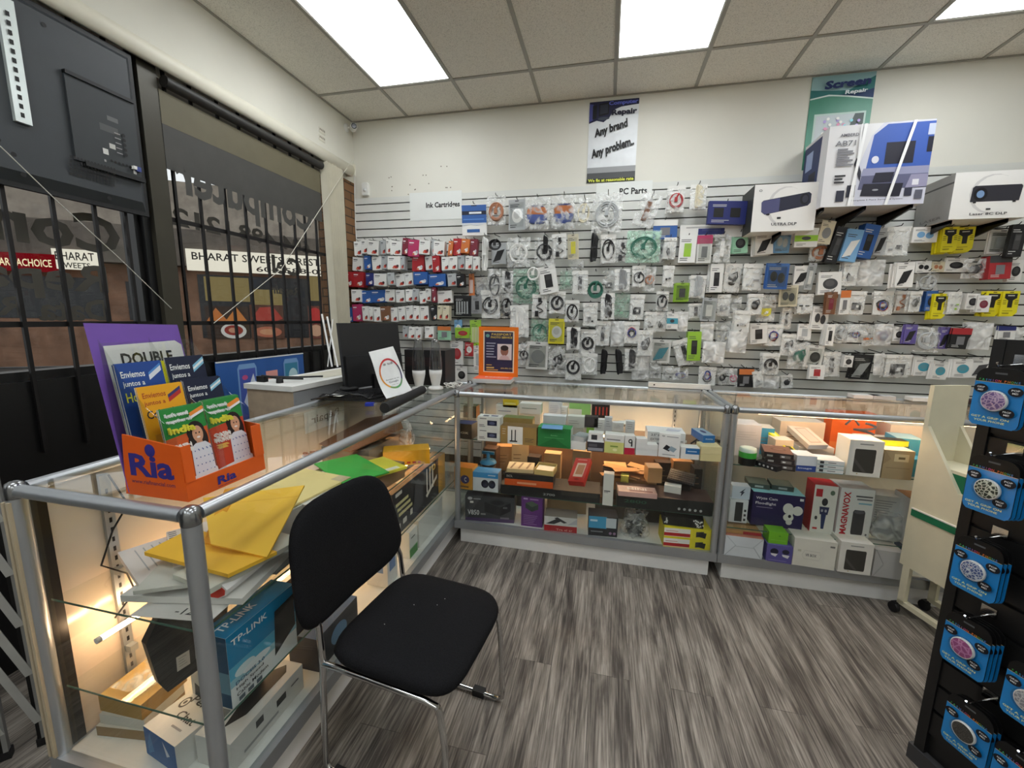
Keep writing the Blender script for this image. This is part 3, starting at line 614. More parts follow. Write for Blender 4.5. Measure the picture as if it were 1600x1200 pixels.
def content(kind, col, w, h, t, rnd):
    m = mat(col, .45, var=0); mb = MB(); r = max(.003, min(.007, w*.048)); cz = -h*.58
    if kind in ('coil', 'oval', 'bigcoil'):
        rx = w*.41; rz = min(h*.34, w*.44) if kind != 'oval' else h*.36; nl = 6 if kind == 'bigcoil' else 4
        for k in range(nl): mb.tube(loop(rx*(1-.05*k*rnd.uniform(.6, 1.2)), rz*(1-.06*k*rnd.uniform(.6, 1.2)), cz+rnd.uniform(-.03, .03)*h, (-.3+.6*k/nl)*t, 20, k, .012, rnd), r*.8, m, 5, True)
        mb.tube([(rx*.35, -t*.3, cz+rz), (rx*.1, -t*.42, cz+rz*.55), (-rx*.05, -t*.42, cz+rz*.2)], r*1.3, m, 6); mb.cbox((-rx*.05, -t*.42, cz+rz*.12), (r*4, r*2.4, r*6), m)
        name = 'cable_coil'
    elif kind == 'bundle':
        for k in range(5):
            c0 = (k-2)*.05*w; q = loop(w*(.13+.055*k), h*(.47-.012*k), -h*.5, (-.3+.15*k)*t, 20, k, .02, rnd); mb.tube([(p[0]*(.45+.55*abs((p[2]+h*.5)/(h*.5)))+c0, p[1], p[2]) for p in q], r*1.05, m, 5, True)
        mb.cbox((0, 0, -h*.5), (w*.42, t*.9, h*.06), m); mb.cbox((w*.12, -t*.2, -h*.9), (w*.3, t*.6, h*.09), m); name = 'cable_bundle'
    elif kind == 'wavy':
        pts = [(w*.3*math.sin(i*1.1+rnd.random()*.5)*(.5+.5*(i/9)), -t*.15, -h*(.25+.62*i/9)) for i in range(10)]; mb.tube(pts, r*1.0, m, 6); mb.cbox(pts[-1], (r*5, r*3.5, r*8), m); mb.cbox(pts[0], (r*4.5, r*3, r*6), m); name = 'cable'
    elif kind == 'plug':
        mb.cbox((w*.08, -t*.1, -h*.74), (w*.34, t*.7, h*.16), m); mb.tube([(w*.08, -t*.1, -h*.66), (-w*.15, -t*.1, -h*.5), (-w*.22, -t*.1, -h*.7), (-w*.1, -t*.1, -h*.85)], r, m, 6); name = 'adapter'
    elif kind == 'mouse':
        mb.lathe([(0, -.5), (.3, -.44), (.45, -.2), (.5, 0), (.42, .25), (.25, .44), (0, .5)], m, 16, (0, -t*.15, cz), M=Matrix.Diagonal((w*.56, t*.9, h*.44, 1))); mb.tube([(0, -t*.3, cz+h*.2), (w*.25, -t*.3, cz+h*.28), (w*.32, -t*.3, cz+h*.1), (w*.2, -t*.4, cz-h*.05)], r*.8, m, 5); name = 'mouse'
    elif kind == 'stick':
        mb.cbox((0, -t*.15, -h*.56), (w*.26, t*.6, h*.6), m); mb.cbox((0, -t*.15, -h*.22), (w*.14, t*.4, h*.1), mat((180, 180, 182), .3, .8)); name = 'adapter'
    elif kind == 'sq':
        mb.cbox((0, -t*.15, -h*.68), (w*.6, t*.5, w*.56), m); mb.cbox((w*.05, -t*.42, -h*.68), (w*.16, .002, w*.18), WHITE); name = 'adapter'
    elif kind == 'bits':
        for k in range(4): mb.cbox((rnd.uniform(-.3, .3)*w, -t*.1, -h*rnd.uniform(.6, .88)), (w*rnd.uniform(.1, .26), t*.5, h*rnd.uniform(.05, .13)), m if k % 2 else mat((150, 150, 150)))
        name = 'small_parts'
    elif kind == 'mix':
        for k, c_ in enumerate(((40, 60, 140), (30, 30, 32), (170, 60, 40), col)):
            mb.tube(loop(w*rnd.uniform(.16, .32), h*rnd.uniform(.14, .24), cz+rnd.uniform(-.1, .1)*h, (-.3+.2*k)*t, 14, k, .12, rnd), r*.9, mat(c_, .45, var=0), 5, True)
        name = 'cable_coil'
    elif kind == 'ribbon':      # wide ribbon cables: orange over blue
        mb.lathe([(0, -.5), (.34, -.46), (.48, -.25), (.5, 0)], mat((56, 76, 140), .4), 18, (0, 0, cz), M=Matrix.Diagonal((w*.84, t*.9, h*.62, 1)))
        mb.lathe([(.5, 0), (.48, .25), (.38, .4)], mat((176, 100, 44), .4), 18, (0, 0, cz), M=Matrix.Diagonal((w*.84, t*.9, h*.62, 1)))
        mb.lathe([(.38, .4), (.3, .47), (0, .5)], mat((44, 48, 96), .4), 18, (0, 0, cz), M=Matrix.Diagonal((w*.84, t*.9, h*.62, 1))); name = 'ribbon_cable'
    else: return None, None
    return mb, name
def marks(u0, v0, u1, v1, n, col=(60, 60, 64), rnd=random):
    o = []
    for k in range(n):
        v = v1-(v1-v0)*(k+.5)/n; o.append(('r', u0, v-.011, u0+(u1-u0)*rnd.uniform(.55, 1), v+.011, col))
    return o
ITEMS = []        # (row, sort x, object, children, desc)
FRONTS = {}
def hang(row, rect, kind, a, b, desc, n=1, tilt=0, dep=None, big=0):
    """rect in the photograph; kind: B clear bag, W white backed bag, M milky bag, C card, X carton, T yellow T card, I ink box"""
    rnd = random.Random(hash((row, rect[0], rect[1])) & 0xffff if False else int(rect[0]*31+rect[1]*7))
    x0, y0, x1, y1 = rect; xm, ym = (x0+x1)/2, (y0+y1)/2
    d = dep if dep is not None else rnd.uniform(.07, .15)+(n-1)*.012
    yf = YS-d; top = ony(xm, y0, yf); w = ony(x1, ym, yf).x-ony(x0, ym, yf).x; h = top.z-ony(xm, y1, yf).z
    cat = 'accessory pack'; ch = []; c1 = CC.get(a, (200, 200, 200)); rot = (R(rnd.uniform(-3, 3)), R(tilt+rnd.uniform(-2.5, 2.5)), R(rnd.uniform(-8, 8)))
    if kind in 'BWMG':
        ck, cc = b; t = min(.03, w*.34) if n == 1 else min(.017, w*.3)
        film = {'B': CLEAR, 'W': CLEAR, 'M': MILKY, 'G': GREENISH}[kind]
        o = bag_mesh(w, h, t, film, rnd, WHITE if kind == 'W' else None).build('cable_bag' if ck in ('coil', 'oval', 'bundle', 'wavy', 'bigcoil', 'mix') else 'accessory_bag', None, top, rot)
        if kind == 'W':
            q = MB().box((-w*.47, t*.18, -h*.97), (w*.47, t*.18+.001, -h*.02), mat((216, 217, 214))); art(q, (-w*.47, t*.18, -h*.97), (w*.94, 0, 0), (0, 0, h*.95), marks(.1, .8, .6, .92, 2, (150, 150, 152), rnd)); ch.append(q.build('backing_card', o))
        cm, nm = content(ck, CC[cc], w*.92, h*.94, t*.55, rnd)
        if cm: ch.append(cm.build(nm, o))
        if ck in ('coil', 'oval', 'bundle', 'wavy', 'bigcoil', 'mix'): cat = 'cable'
    elif kind == 'L':          # a bare coil or cable hanging without a bag
        cm, nm = content(b[0], c1, w, h, .03, rnd); o = cm.build('loose_cable', None, top, rot); cat = 'cable'
    elif kind in 'CXTIK':
        t = {'C': .006, 'X': .035, 'T': .008, 'I': .02, 'K': .012}[kind]; body = c1
        if kind == 'T': body = (226, 216, 34)
        mb = MB(); m = mat(body, .45, var=.02)
        if kind == 'T': mb.prism([(-w/2, -t, 0), (-w/2, -t, -h), (w*.28, -t, -h), (w/2, -t, -h*.86), (w/2, -t, 0)], (0, 1, 0), t, m)
        else: mb.box((-w/2, -t, -h), (w/2, 0, 0), m)
        O, U, V = (-w/2, -t, -h), (w, 0, 0), (0, 0, h)
        if kind == 'T':
            ar = [('r', .14, .74, .86, .9, (26, 26, 26)), ('p', [(.1, .74), (.9, .74), (.62, .62), (.38, .62)], (26, 26, 26)), ('r', .36, .34, .64, .64, (34, 32, 26)), ('r', .3, .8, .7, .84, (200, 200, 196))]
            ar += [('r', .06, .62-k*.07, .26, .64-k*.07, (60, 56, 20)) for k in range(3)]+[('r', .74, .62-k*.07, .94, .64-k*.07, (60, 56, 20)) for k in range(3)]+[('r', .1, .2, .7, .22, (150, 140, 30)), ('r', .1, .1, .5, .13, (110, 100, 20))]
        elif kind == 'I':
            dk = sum(body) > 480; c2 = (176, 50, 44) if dk else (236, 232, 226); c3 = (36, 36, 40) if dk else (236, 236, 236)
            ar = [('r', .1, .78, .5, .84, c3), ('r', .1, .68, .42, .71, (130, 130, 132)), ('e', .66, .2, .22, .12, c2), ('e', .8, .28, .1, .1, (70, 40, 40) if dk else (200, 200, 206)), ('e', .5, .14, .1, .07, (210, 120, 90))]
        else:
            c2 = CC[b[0]]; lum = sum(body); c3 = (70, 70, 74) if lum > 330 else (212, 212, 210)
            ar = [('r', .0, .86, 1, 1, tuple(int(v*.86+20) for v in body))] if kind == 'C' else []
            ar += marks(.1, .74, .7, .86, 2, c3, rnd)+marks(.1, .06, .6, .2, 2, c3, rnd)
            s = b[1]
            if s == 'e': ar.append(('e', .52, .47, .32, .24, c2)); ar.append(('e', .5, .5, .2, .14, tuple(int(v*.7+40) for v in c2)))
            if s == 'r': ar.append(('r', .3, .22, .72, .7, c2)); ar.append(('r', .36, .5, .66, .66, tuple(int(v*.8+30) for v in c2)))
            if s == 'b': ar.append(('r', 0, .3, 1, .62, c2)); ar.append(('e', .5, .46, .2, .1, (60, 60, 64)))
            if s == 'v': ar += [('r', .14+.15*k, .12, .22+.15*k, .72, c2) for k in range(5)]
            if s == 'd': ar += [('r', .14, .3, .4, .7, c2), ('r', .58, .3, .84, .7, c2)]
            if s == 'P': ar = [('r', 0, .4, 1, .97, c2), ('r', 0, .66, 1, .78, (24, 28, 50)), ('r', .3, .69, .8, .75, (226, 230, 236)), ('r', .05, .5, .9, .53, (90, 140, 210)), ('r', .2, .1, .72, .2, (50, 96, 160)), ('p', [(.0, .3), (.3, .36), (.6, .3), (1, .38), (1, .4), (0, .4)], (206, 212, 220))]
            if s == 'h': ar.append(('r', 0, .7, 1, 1, c2)); ar.append(('r', .3, .2, .7, .6, (120, 120, 124)))
            if s == 'z': ar.append(('p', [(.1, .1), (.6, .2), (.9, .7), (.4, .62)], c2))
            if s == '2': ar += [('e', .34, .5, .16, .2, c2), ('e', .68, .44, .16, .2, c2)]
        art(mb, O, U, V, ar)
        if kind in 'CT': mb.cbox((0, -t-.0006, -h*.05), (w*.22, .0006, h*.03), INK)
        nm = {'C': 'accessory_card', 'X': 'accessory_box', 'T': 'cable_card', 'I': 'ink_box', 'K': 'accessory_box'}[kind]
        if kind == 'I': cat = 'ink cartridge'
        o = mb.build(nm, None, top, rot)
        if b and len(b) > 2:      # a clear moulded shell over the card
            q = MB(); q.prism([(-w*.4, -t, -h*.12), (-w*.4, -t, -h*.9), (w*.4, -t, -h*.9), (w*.4, -t, -h*.12)], (0, -1, 0), .014, CLAM); ch.append(q.build('clear_shell', o))
    tag(o, None, cat)
    ITEMS.append((row, x0, o, ch, desc, n, {'B': 'clear bag', 'W': 'white backed bag', 'M': 'milky bag', 'G': 'greenish bag', 'C': desc.split()[0]+' card', 'T': 'yellow card', 'I': desc.split()[0]+' ink box', 'X': desc.split()[0]+' box', 'L': 'cable'}[kind], t+.0015 if kind != 'L' else .02))
    # the peg
    pk = MB().tube([(top.x, YS+.004, top.z+.022), (top.x, YS-.01, top.z+.018), (top.x, yf-.014, top.z+.004), (top.x, yf-.03, top.z+.016)], .003, PEG, 6)
    pk.M = None
    me = pk.build('peg_hook'); tag(me, None, 'hook'); ITEMS.append((row, x0, me, None, desc, 0, w))
def finish_hang():
    rows = {}
    for it in ITEMS: rows.setdefault(it[0], []).append(it)
    for row, its in rows.items():
        fronts = sorted([i for i in its if i[3] is not None], key=lambda i: i[1]); order = {id(i[2]): k for k, i in enumerate(fronts)}; last = 0
        for it in its:
            if it[3] is not None:
                k = order[id(it[2])]; pos = nth(k)+' from left in the '+row
                it[2]['label'] = it[4]+', '+pos
                for c in range(1, it[5]):
                    o = it[2]; y = o.location.y+it[7]*c
                    if y > YS-.012: break
                    dup(o, (o.location.x+random.uniform(-.006, .004)-.0035*c, y, o.location.z+random.uniform(-.004, .004)-.001*c), (o.rotation_euler.x, o.rotation_euler.y+random.uniform(-.05, .05), o.rotation_euler.z), it[6]+' hanging behind the '+nth(k)+' pack from left in the '+row, 'packs behind the '+pos, it[3])
                last = nth(k)+' from left in the '+row
            else: it[2]['label'] = 'black wire peg hook carrying the pack '+last
RA, RB, RC, RD, RE, RF = ('top cable row', 'second cable row', 'third cable row', 'fourth cable row', 'fifth cable row', 'lowest cable row')
H = hang
# top row
H(RA, (722, 319, 759, 368), 'C', 'w', ('b', 'P'), 'large white pack with blue printed top', 2)
H(RA, (761, 306, 790, 351), 'B', '', ('bigcoil', 'c'), 'clear bag with copper cable coil', 2)
H(RA, (795, 312, 821, 360), 'C', 's', ('w', 'e', 1), 'blister pack with white round charger')
H(RA, (820, 308, 860, 358), 'B', '', ('ribbon', 'o'), 'clear bag with orange and blue ribbon cable', 2)
H(RA, (863, 304, 901, 358), 'B', '', ('ribbon', 'o'), 'larger clear bag with orange blue ribbon cable', 2)
H(RA, (902, 309, 925, 352), 'B', '', ('oval', 'e'), 'clear bag with beige cable coil', 1)
H(RA, (927, 301, 974, 363), 'B', '', ('bigcoil', 's'), 'large bag with thick grey cable coil', 2)
H(RA, (1005, 303, 1038, 355), 'B', '', ('stick', 'h'), 'tilted bag with brown and silver parts', 2, 18)
H(RA, (1045, 290, 1072, 332), 'W', '', ('coil', 'r'), 'white backed bag with red cable coil', 2)
H(RA, (1080, 288, 1106, 328), 'W', '', ('bundle', 'e'), 'white backed bag with cream cable', 2)
H(RA, (1106, 316, 1166, 352), 'X', 'n', ('k', 'd'), 'dark blue box with two black devices')
H(RA, (1021, 344, 1059, 374), 'C', 'b', ('w', 'h'), 'blue card with white header')
H(RA, (1062, 352, 1158, 372), 'X', 'w', ('n', 'r'), 'long white box with dark blue print', 1, 0, .06)
# second row
H(RB, (750, 368, 766, 426), 'L', 'w', ('bundle', 'w'), 'white power strip with its cord')
H(RB, (763, 368, 785, 392), 'L', 'k', ('bigcoil', 'k'), 'black coiled cable', 1, 0, .16)
H(RB, (768, 380, 791, 413), 'C', 's', ('k', 'z'), 'grey card with small black adapter', 1, 0, .06)
H(RB, (792, 371, 828, 418), 'B', '', ('coil', 'w'), 'silver bag with white coiled cable', 2)
H(RB, (836, 371, 866, 415), 'B', '', ('bigcoil', 'k'), 'clear bag with thick black cable', 1)
H(RB, (846, 367, 858, 398), 'L', 'k', ('bundle', 'k'), 'thick black looped cord', 1, 0, .17)
H(RB, (863, 365, 885, 404), 'W', '', ('wavy', 'k'), 'white bag with short black cable', 2)
H(RB, (887, 366, 904, 405), 'C', 'e', ('y', 'r', 1), 'yellowish card of small parts')
H(RB, (888, 406, 912, 421), 'B', '', ('bits', 'g'), 'small clear hanging pouch', 1, 0, .05)
H(RB, (919, 363, 939, 411), 'L', 'k', ('bundle', 'k'), 'black tied cable bundle', 1, 0, .15)
H(RB, (939, 366, 963, 411), 'W', '', ('oval', 'k'), 'white bag with black cable coil', 3)
H(RB, (963, 374, 985, 408), 'B', '', ('wavy', 'd'), 'clear bag with dark short cables', 2)
H(RB, (982, 360, 1034, 410), 'G', '', ('bigcoil', 'G'), 'greenish bag with large green cable coil', 2)
H(RB, (1017, 374, 1039, 411), 'B', '', ('coil', 'k'), 'clear bag with thin black coil', 1, 0, .06)
H(RB, (1038, 371, 1058, 405), 'W', '', ('plug', 'd'), 'white bag with dark adapter', 3)
H(RB, (1063, 369, 1089, 412), 'X', 'w', ('l', 'r'), 'white and lime boxed gadget', 1)
H(RB, (1092, 368, 1114, 411), 'C', 'w', ('p', 'h', 1), 'clear blister of memory card readers', 4)
H(RB, (1118, 366, 1144, 410), 'B', '', ('stick', 'w'), 'clear bag with white remote', 2)
H(RB, (1145, 363, 1169, 396), 'C', 'f', ('k', 'e'), 'pale green card with black cable', 2)
H(RB, (1180, 363, 1208, 398), 'C', 'w', ('k', 'z'), 'white and red disc sleeve pack', 5, -6)
H(RB, (1213, 360, 1237, 395), 'C', 'a', ('s', '2', 1), 'blue pack with silver earbuds', 2)
H(RB, (1240, 358, 1276, 387), 'X', 'w', ('l', 'b'), 'white box with green stripe', 1, 0, .17)
H(RB, (1266, 378, 1304, 408), 'W', '', ('bigcoil', 'c'), 'bag with brown coiled cable', 2)
H(RB, (1285, 345, 1307, 381), 'C', 'e', ('g', 'e'), 'cream card with coiled earphones', 1, 6, .19)
H(RB, (1307, 356, 1325, 412), 'X', 'k', ('d', 'r'), 'tall black box', 2, 10)
H(RB, (1322, 360, 1347, 410), 'X', 'a', ('w', 'z'), 'tall light blue box', 1, 10, .14)
H(RB, (1347, 352, 1373, 404), 'X', 'b', ('k', 'r'), 'tall bright blue box', 2, 10)
H(RB, (1368, 358, 1386, 400), 'X', 's', ('k', 'z'), 'narrow grey box', 1, 3, .08)
H(RB, (1388, 354, 1425, 400), 'W', '', ('bits', 'k'), 'clear bag with dark screw set', 2)
H(RB, (1423, 356, 1461, 380), 'X', 'w', ('a', '2'), 'small white box with blue lens', 1, 0, .12)
H(RB, (1472, 355, 1498, 394), 'T', 'y', None, 'yellow card with black cable tee', 6)
H(RB, (1496, 355, 1523, 394), 'T', 'y', None, 'yellow card with black cable tee', 4, 0, .13)
H(RB, (1548, 359, 1588, 397), 'C', 'w', ('s', 'r', 1), 'white blister pack at the shelf end', 2)
H(RB, (1578, 352, 1600, 402), 'X', 'k', ('d', 'r'), 'black box at the photo edge', 1, 0, .2)
# third row
H(RC, (742, 433, 763, 470), 'W', '', ('coil', 's'), 'white bag with grey adapter', 2)
H(RC, (762, 420, 782, 468), 'B', '', ('oval', 'd'), 'clear bag with grey coiled cable')
H(RC, (785, 423, 802, 458), 'B', '', ('bundle', 'k'), 'clear bag with dark folded cable', 2)
H(RC, (802, 420, 843, 474), 'G', '', ('bigcoil', 'G'), 'large greenish bag of network cable', 1)
H(RC, (823, 411, 844, 440), 'L', 'w', ('coil', 'w'), 'loose white cable coil', 1, 0, .17)
H(RC, (840, 416, 867, 459), 'C', 'w', ('k', 'r'), 'white card with black print', 2, -9, .16)
H(RC, (876, 423, 896, 452), 'G', '', ('bits', 'f'), 'pale green antistatic pack', 1)
H(RC, (895, 423, 919, 460), 'W', '', ('stick', 'd'), 'white bag with long grey adapter', 3)
H(RC, (917, 424, 945, 472), 'L', 'G', ('bigcoil', 'G'), 'loose dark green cable coil', 1)
H(RC, (942, 423, 960, 459), 'B', '', ('sq', 'k'), 'clear bag with black square adapter')
H(RC, (961, 420, 985, 455), 'W', '', ('bundle', 'g'), 'clear bag with grey cable', 2)
H(RC, (988, 415, 1009, 449), 'W', '', ('coil', 'k'), 'white bag with thick black coil', 2)
H(RC, (1009, 416, 1026, 455), 'B', '', ('coil', 'c'), 'clear bag with gold cable', 2)
H(RC, (1038, 415, 1055, 449), 'W', '', ('bits', 'k'), 'white bag with black connectors', 2)
H(RC, (1055, 442, 1078, 471), 'C', 'l', ('d', 'r', 1), 'lime green card', 2)
H(RC, (1080, 430, 1105, 466), 'W', '', ('bundle', 's'), 'white bag of silver wires', 3)
H(RC, (1110, 413, 1130, 457), 'X', 'w', ('k', 'r'), 'white and blue box with black stick', 2)
H(RC, (1134, 412, 1161, 457), 'W', '', ('mouse', 'k'), 'white bag with black mouse', 2)
H(RC, (1163, 412, 1194, 454), 'W', '', ('bits', 's'), 'large white bag with tiny part', 2)
H(RC, (1199, 412, 1234, 452), 'C', 'b', ('k', '2', 1), 'bright blue pack with black coiled cable', 2, 2, .17)
H(RC, (1240, 416, 1265, 446), 'X', 'w', ('k', 'z'), 'white box with dark gadget', 1)
H(RC, (1264, 411, 1277, 453), 'C', 's', ('w', 'r', 1), 'narrow white tube pack', 1, 4)
H(RC, (1276, 426, 1312, 461), 'X', 'w', ('d', 'e'), 'square white box with dark disc', 1)
H(RC, (1320, 409, 1344, 447), 'W', '', ('plug', 'k'), 'white bag with black plug', 3)
H(RC, (1344, 406, 1385, 447), 'M', '', ('bits', 's'), 'crinkled silver bag', 2)
H(RC, (1402, 410, 1429, 449), 'C', 'w', ('k', 'z'), 'white card with black badge', 6)
H(RC, (1430, 408, 1456, 426), 'C', 'w', ('k', '2'), 'small white earbud card', 2, 0, .13)
H(RC, (1432, 424, 1469, 456), 'B', '', ('coil', 's'), 'clear bag with silver loop', 1)
H(RC, (1456, 409, 1476, 425), 'C', 'e', ('c', '2'), 'small cream earbud card', 2, 0, .1)
H(RC, (1478, 403, 1512, 425), 'C', 'w', ('k', 'e'), 'white card with small black ring', 2)
H(RC, (1508, 404, 1543, 435), 'B', '', ('mouse', 'd'), 'clear bag with dark round mouse', 1)
H(RC, (1541, 401, 1575, 437), 'X', 'r', ('d', 'h'), 'red box with dark window', 2, 0, .15)
H(RC, (1574, 407, 1594, 440), 'X', 'w', ('k', 'e'), 'white box with black ring print', 1)
# fourth row
H(RD, (709, 462, 737, 494), 'C', 'k', ('s', 'v', 1), 'black blister with five silver tools', 1)
H(RD, (751, 453, 781, 498), 'W', '', ('bigcoil', 'k'), 'blue topped pack with large black coil', 2)
H(RD, (782, 458, 802, 497), 'B', '', ('oval', 'k'), 'bag with dark cable loop', 2)
H(RD, (797, 477, 826, 528), 'W', '', ('bundle', 'w'), 'white bag with white cable', 3)
H(RD, (832, 460, 856, 497), 'W', '', ('wavy', 'k'), 'bag with black earbud cable', 2)
H(RD, (859, 455, 884, 490), 'W', '', ('bigcoil', 'k'), 'white bag with round black coil', 2)
H(RD, (884, 469, 906, 503), 'W', '', ('oval', 'k'), 'white bag with oval black coil', 3)
H(RD, (911, 473, 934, 510), 'W', '', ('bits', 'k'), 'white bag with tiny black parts', 2)
H(RD, (939, 458, 961, 500), 'W', '', ('bundle', 'k'), 'white bag with knotted black cable', 2)
H(RD, (961, 458, 985, 496), 'G', '', ('bits', 'f'), 'clear pale green bag')
H(RD, (986, 460, 1008, 500), 'W', '', ('sq', 'k'), 'white bag with black square', 3)
H(RD, (1026, 455, 1046, 486), 'W', '', ('oval', 'k'), 'bag with thick black oval coil', 1)
H(RD, (1009, 487, 1027, 519), 'W', '', ('plug', 'k'), 'grey bag with black plug', 2)
H(RD, (1026, 487, 1043, 519), 'W', '', ('plug', 'k'), 'grey bag with smaller black plug', 2)
H(RD, (1043, 487, 1060, 514), 'C', 'w', ('t', 'b'), 'white card with teal line', 2)
H(RD, (1060, 487, 1076, 518), 'M', '', ('bits', 's'), 'milky white bag', 2)
H(RD, (1077, 474, 1099, 498), 'W', '', ('stick', 'k'), 'white bag with black white stick', 2)
H(RD, (1099, 466, 1121, 502), 'C', 's', ('w', 'r', 1), 'grey clear clamshell', 2)
H(RD, (1122, 460, 1142, 494), 'W', '', ('sq', 'g'), 'white bag with grey panel', 2)
H(RD, (1142, 463, 1160, 497), 'B', '', ('bits', 'n'), 'clear bag with dark blue bit', 1)
H(RD, (1149, 485, 1174, 520), 'W', '', ('bits', 'k'), 'white bag with scattered black bits', 3)
H(RD, (1170, 459, 1193, 492), 'W', '', ('mouse', 'k'), 'clear bag with round black knob', 2)
H(RD, (1188, 461, 1214, 503), 'B', '', ('sq', 'y'), 'clear bag with yellow label', 2)
H(RD, (1219, 446, 1247, 479), 'C', 'e', ('d', '2', 1), 'cream card with two dark ovals', 2)
H(RD, (1247, 459, 1272, 490), 'W', '', ('bits', 'k'), 'white bag with thin black hooks', 3)
H(RD, (1292, 456, 1309, 491), 'C', 'h', ('m', 'r'), 'narrow brown box', 3)
H(RD, (1310, 454, 1326, 491), 'X', 'w', ('o', 'h'), 'narrow white box with orange top', 2)
H(RD, (1330, 455, 1355, 492), 'W', '', ('sq', 'k'), 'white bag with black phone panel', 3)
H(RD, (1366, 455, 1397, 493), 'W', '', ('mix', 'h'), 'white bag with brown bits', 2)
H(RD, (1403, 455, 1424, 488), 'W', '', ('wavy', 'c'), 'white bag with copper springs', 2)
H(RD, (1423, 455, 1443, 488), 'W', '', ('mouse', 'k'), 'white bag with black clip', 2)
H(RD, (1443, 455, 1461, 486), 'X', 'b', ('k', 'e'), 'blue box with dark ring', 2)
H(RD, (1458, 459, 1482, 498), 'T', 'y', None, 'yellow card with black cable tee', 5)
H(RD, (1482, 456, 1504, 491), 'W', '', ('bits', 'l'), 'clear bag with lime clips', 3)
H(RD, (1504, 459, 1526, 484), 'X', 'w', ('k', 'e'), 'white box with black band', 2)
H(RD, (1524, 462, 1543, 488), 'X', 'w', ('m', 'e'), 'white box with maroon oval', 2)
H(RD, (1541, 455, 1567, 494), 'T', 'y', None, 'yellow card with black cable tee', 4)
H(RD, (1567, 455, 1593, 494), 'T', 'y', None, 'yellow card with black cable tee', 3)
# fifth row
H(RE, (830, 498, 857, 536), 'G', '', ('coil', 'G'), 'dark greenish bag')
H(RE, (858, 498, 883, 537), 'C', 'y', ('w', 'e', 1), 'yellow card with white cable', 2)
H(RE, (886, 511, 907, 547), 'W', '', ('bundle', 'k'), 'clear bag with tied black cable', 2)
H(RE, (908, 515, 932, 554), 'W', '', ('bigcoil', 'k'), 'bag with thick black folded cable', 2)
H(RE, (932, 502, 955, 541), 'W', '', ('stick', 'd'), 'white bag with grey connector', 3)
H(RE, (955, 502, 976, 541), 'M', '', ('bits', 's'), 'silver crinkled bag', 3)
H(RE, (976, 503, 1000, 537), 'W', '', ('mix', 'k'), 'white bag with black cable tangle', 2)
H(RE, (997, 516, 1021, 557), 'W', '', ('mouse', 'd'), 'puffed white bag with dark adapter', 1, 0, .17)
H(RE, (1020, 531, 1049, 567), 'C', 'w', ('t', 'z', 1), 'white pack with green header and teal cable', 2)
H(RE, (1050, 530, 1079, 572), 'W', '', ('stick', 'k'), 'tilted white bag with black remote', 2, -16)
H(RE, (1074, 518, 1095, 563), 'X', 'l', ('k', 'r'), 'lime box with black panel', 2)
H(RE, (1095, 503, 1116, 534), 'M', '', ('bits', 'w'), 'glossy white bag', 2)
H(RE, (1120, 502, 1144, 537), 'B', '', ('bits', 'e'), 'clear bag with beige part', 2)
H(RE, (1100, 534, 1134, 567), 'M', '', ('bits', 'k'), 'large flat clear bag', 2)
H(RE, (1143, 518, 1169, 551), 'M', '', ('bits', 's'), 'white translucent bag', 4)
H(RE, (1172, 505, 1198, 537), 'C', 'w', ('k', 'r'), 'white card with black adapter', 3, -8)
H(RE, (1197, 507, 1224, 541), 'W', '', ('mix', 'r'), 'white bag with blue and red cables', 3)
H(RE, (1223, 481, 1241, 515), 'W', '', ('stick', 'k'), 'tall bag with black white device', 2)
H(RE, (1222, 522, 1246, 556), 'W', '', ('mouse', 'k'), 'white bag with black white device', 2)
H(RE, (1247, 506, 1269, 531), 'C', 'w', ('s', 'r'), 'small grey white box', 2)
H(RE, (1270, 479, 1297, 515), 'C', 'w', ('d', '2'), 'white instruction card with drawings', 2)
H(RE, (1289, 507, 1302, 540), 'X', 'w', ('k', 'r'), 'narrow white box with black stripe', 2)
H(RE, (1303, 506, 1328, 536), 'B', '', ('coil', 's'), 'clear bag of silver rings', 3)
H(RE, (1327, 506, 1352, 535), 'B', '', ('mix', 's'), 'clear bag of grey rings', 3)
H(RE, (1351, 506, 1371, 540), 'B', '', ('bits', 'o'), 'clear bag with white orange parts', 2)
H(RE, (1371, 506, 1397, 540), 'M', '', ('mix', 'a'), 'pale blue crinkled bag', 2)
H(RE, (1398, 511, 1414, 533), 'C', 'w', ('k', 'e'), 'white card with black blob', 2)
H(RE, (1414, 507, 1434, 537), 'C', 'v', ('k', 'z'), 'purple card with black adapter', 2)
H(RE, (1434, 511, 1471, 550), 'B', '', ('bigcoil', 's'), 'clear bag of thick grey cable', 2, 0, .17)
H(RE, (1470, 511, 1486, 545), 'C', 'v', ('k', 'z'), 'narrow purple card', 3)
H(RE, (1488, 513, 1519, 545), 'C', 'k', ('r', 'h'), 'black card with red header', 3)
H(RE, (1518, 504, 1554, 546), 'M', '', ('bits', 's'), 'big white crinkled bag', 4)
H(RE, (1560, 510, 1586, 532), 'C', 'w', ('n', 'h'), 'white card with dark blue header', 2)
H(RE, (1584, 512, 1602, 534), 'M', '', ('bits', 's'), 'white bag at the photo edge', 2)
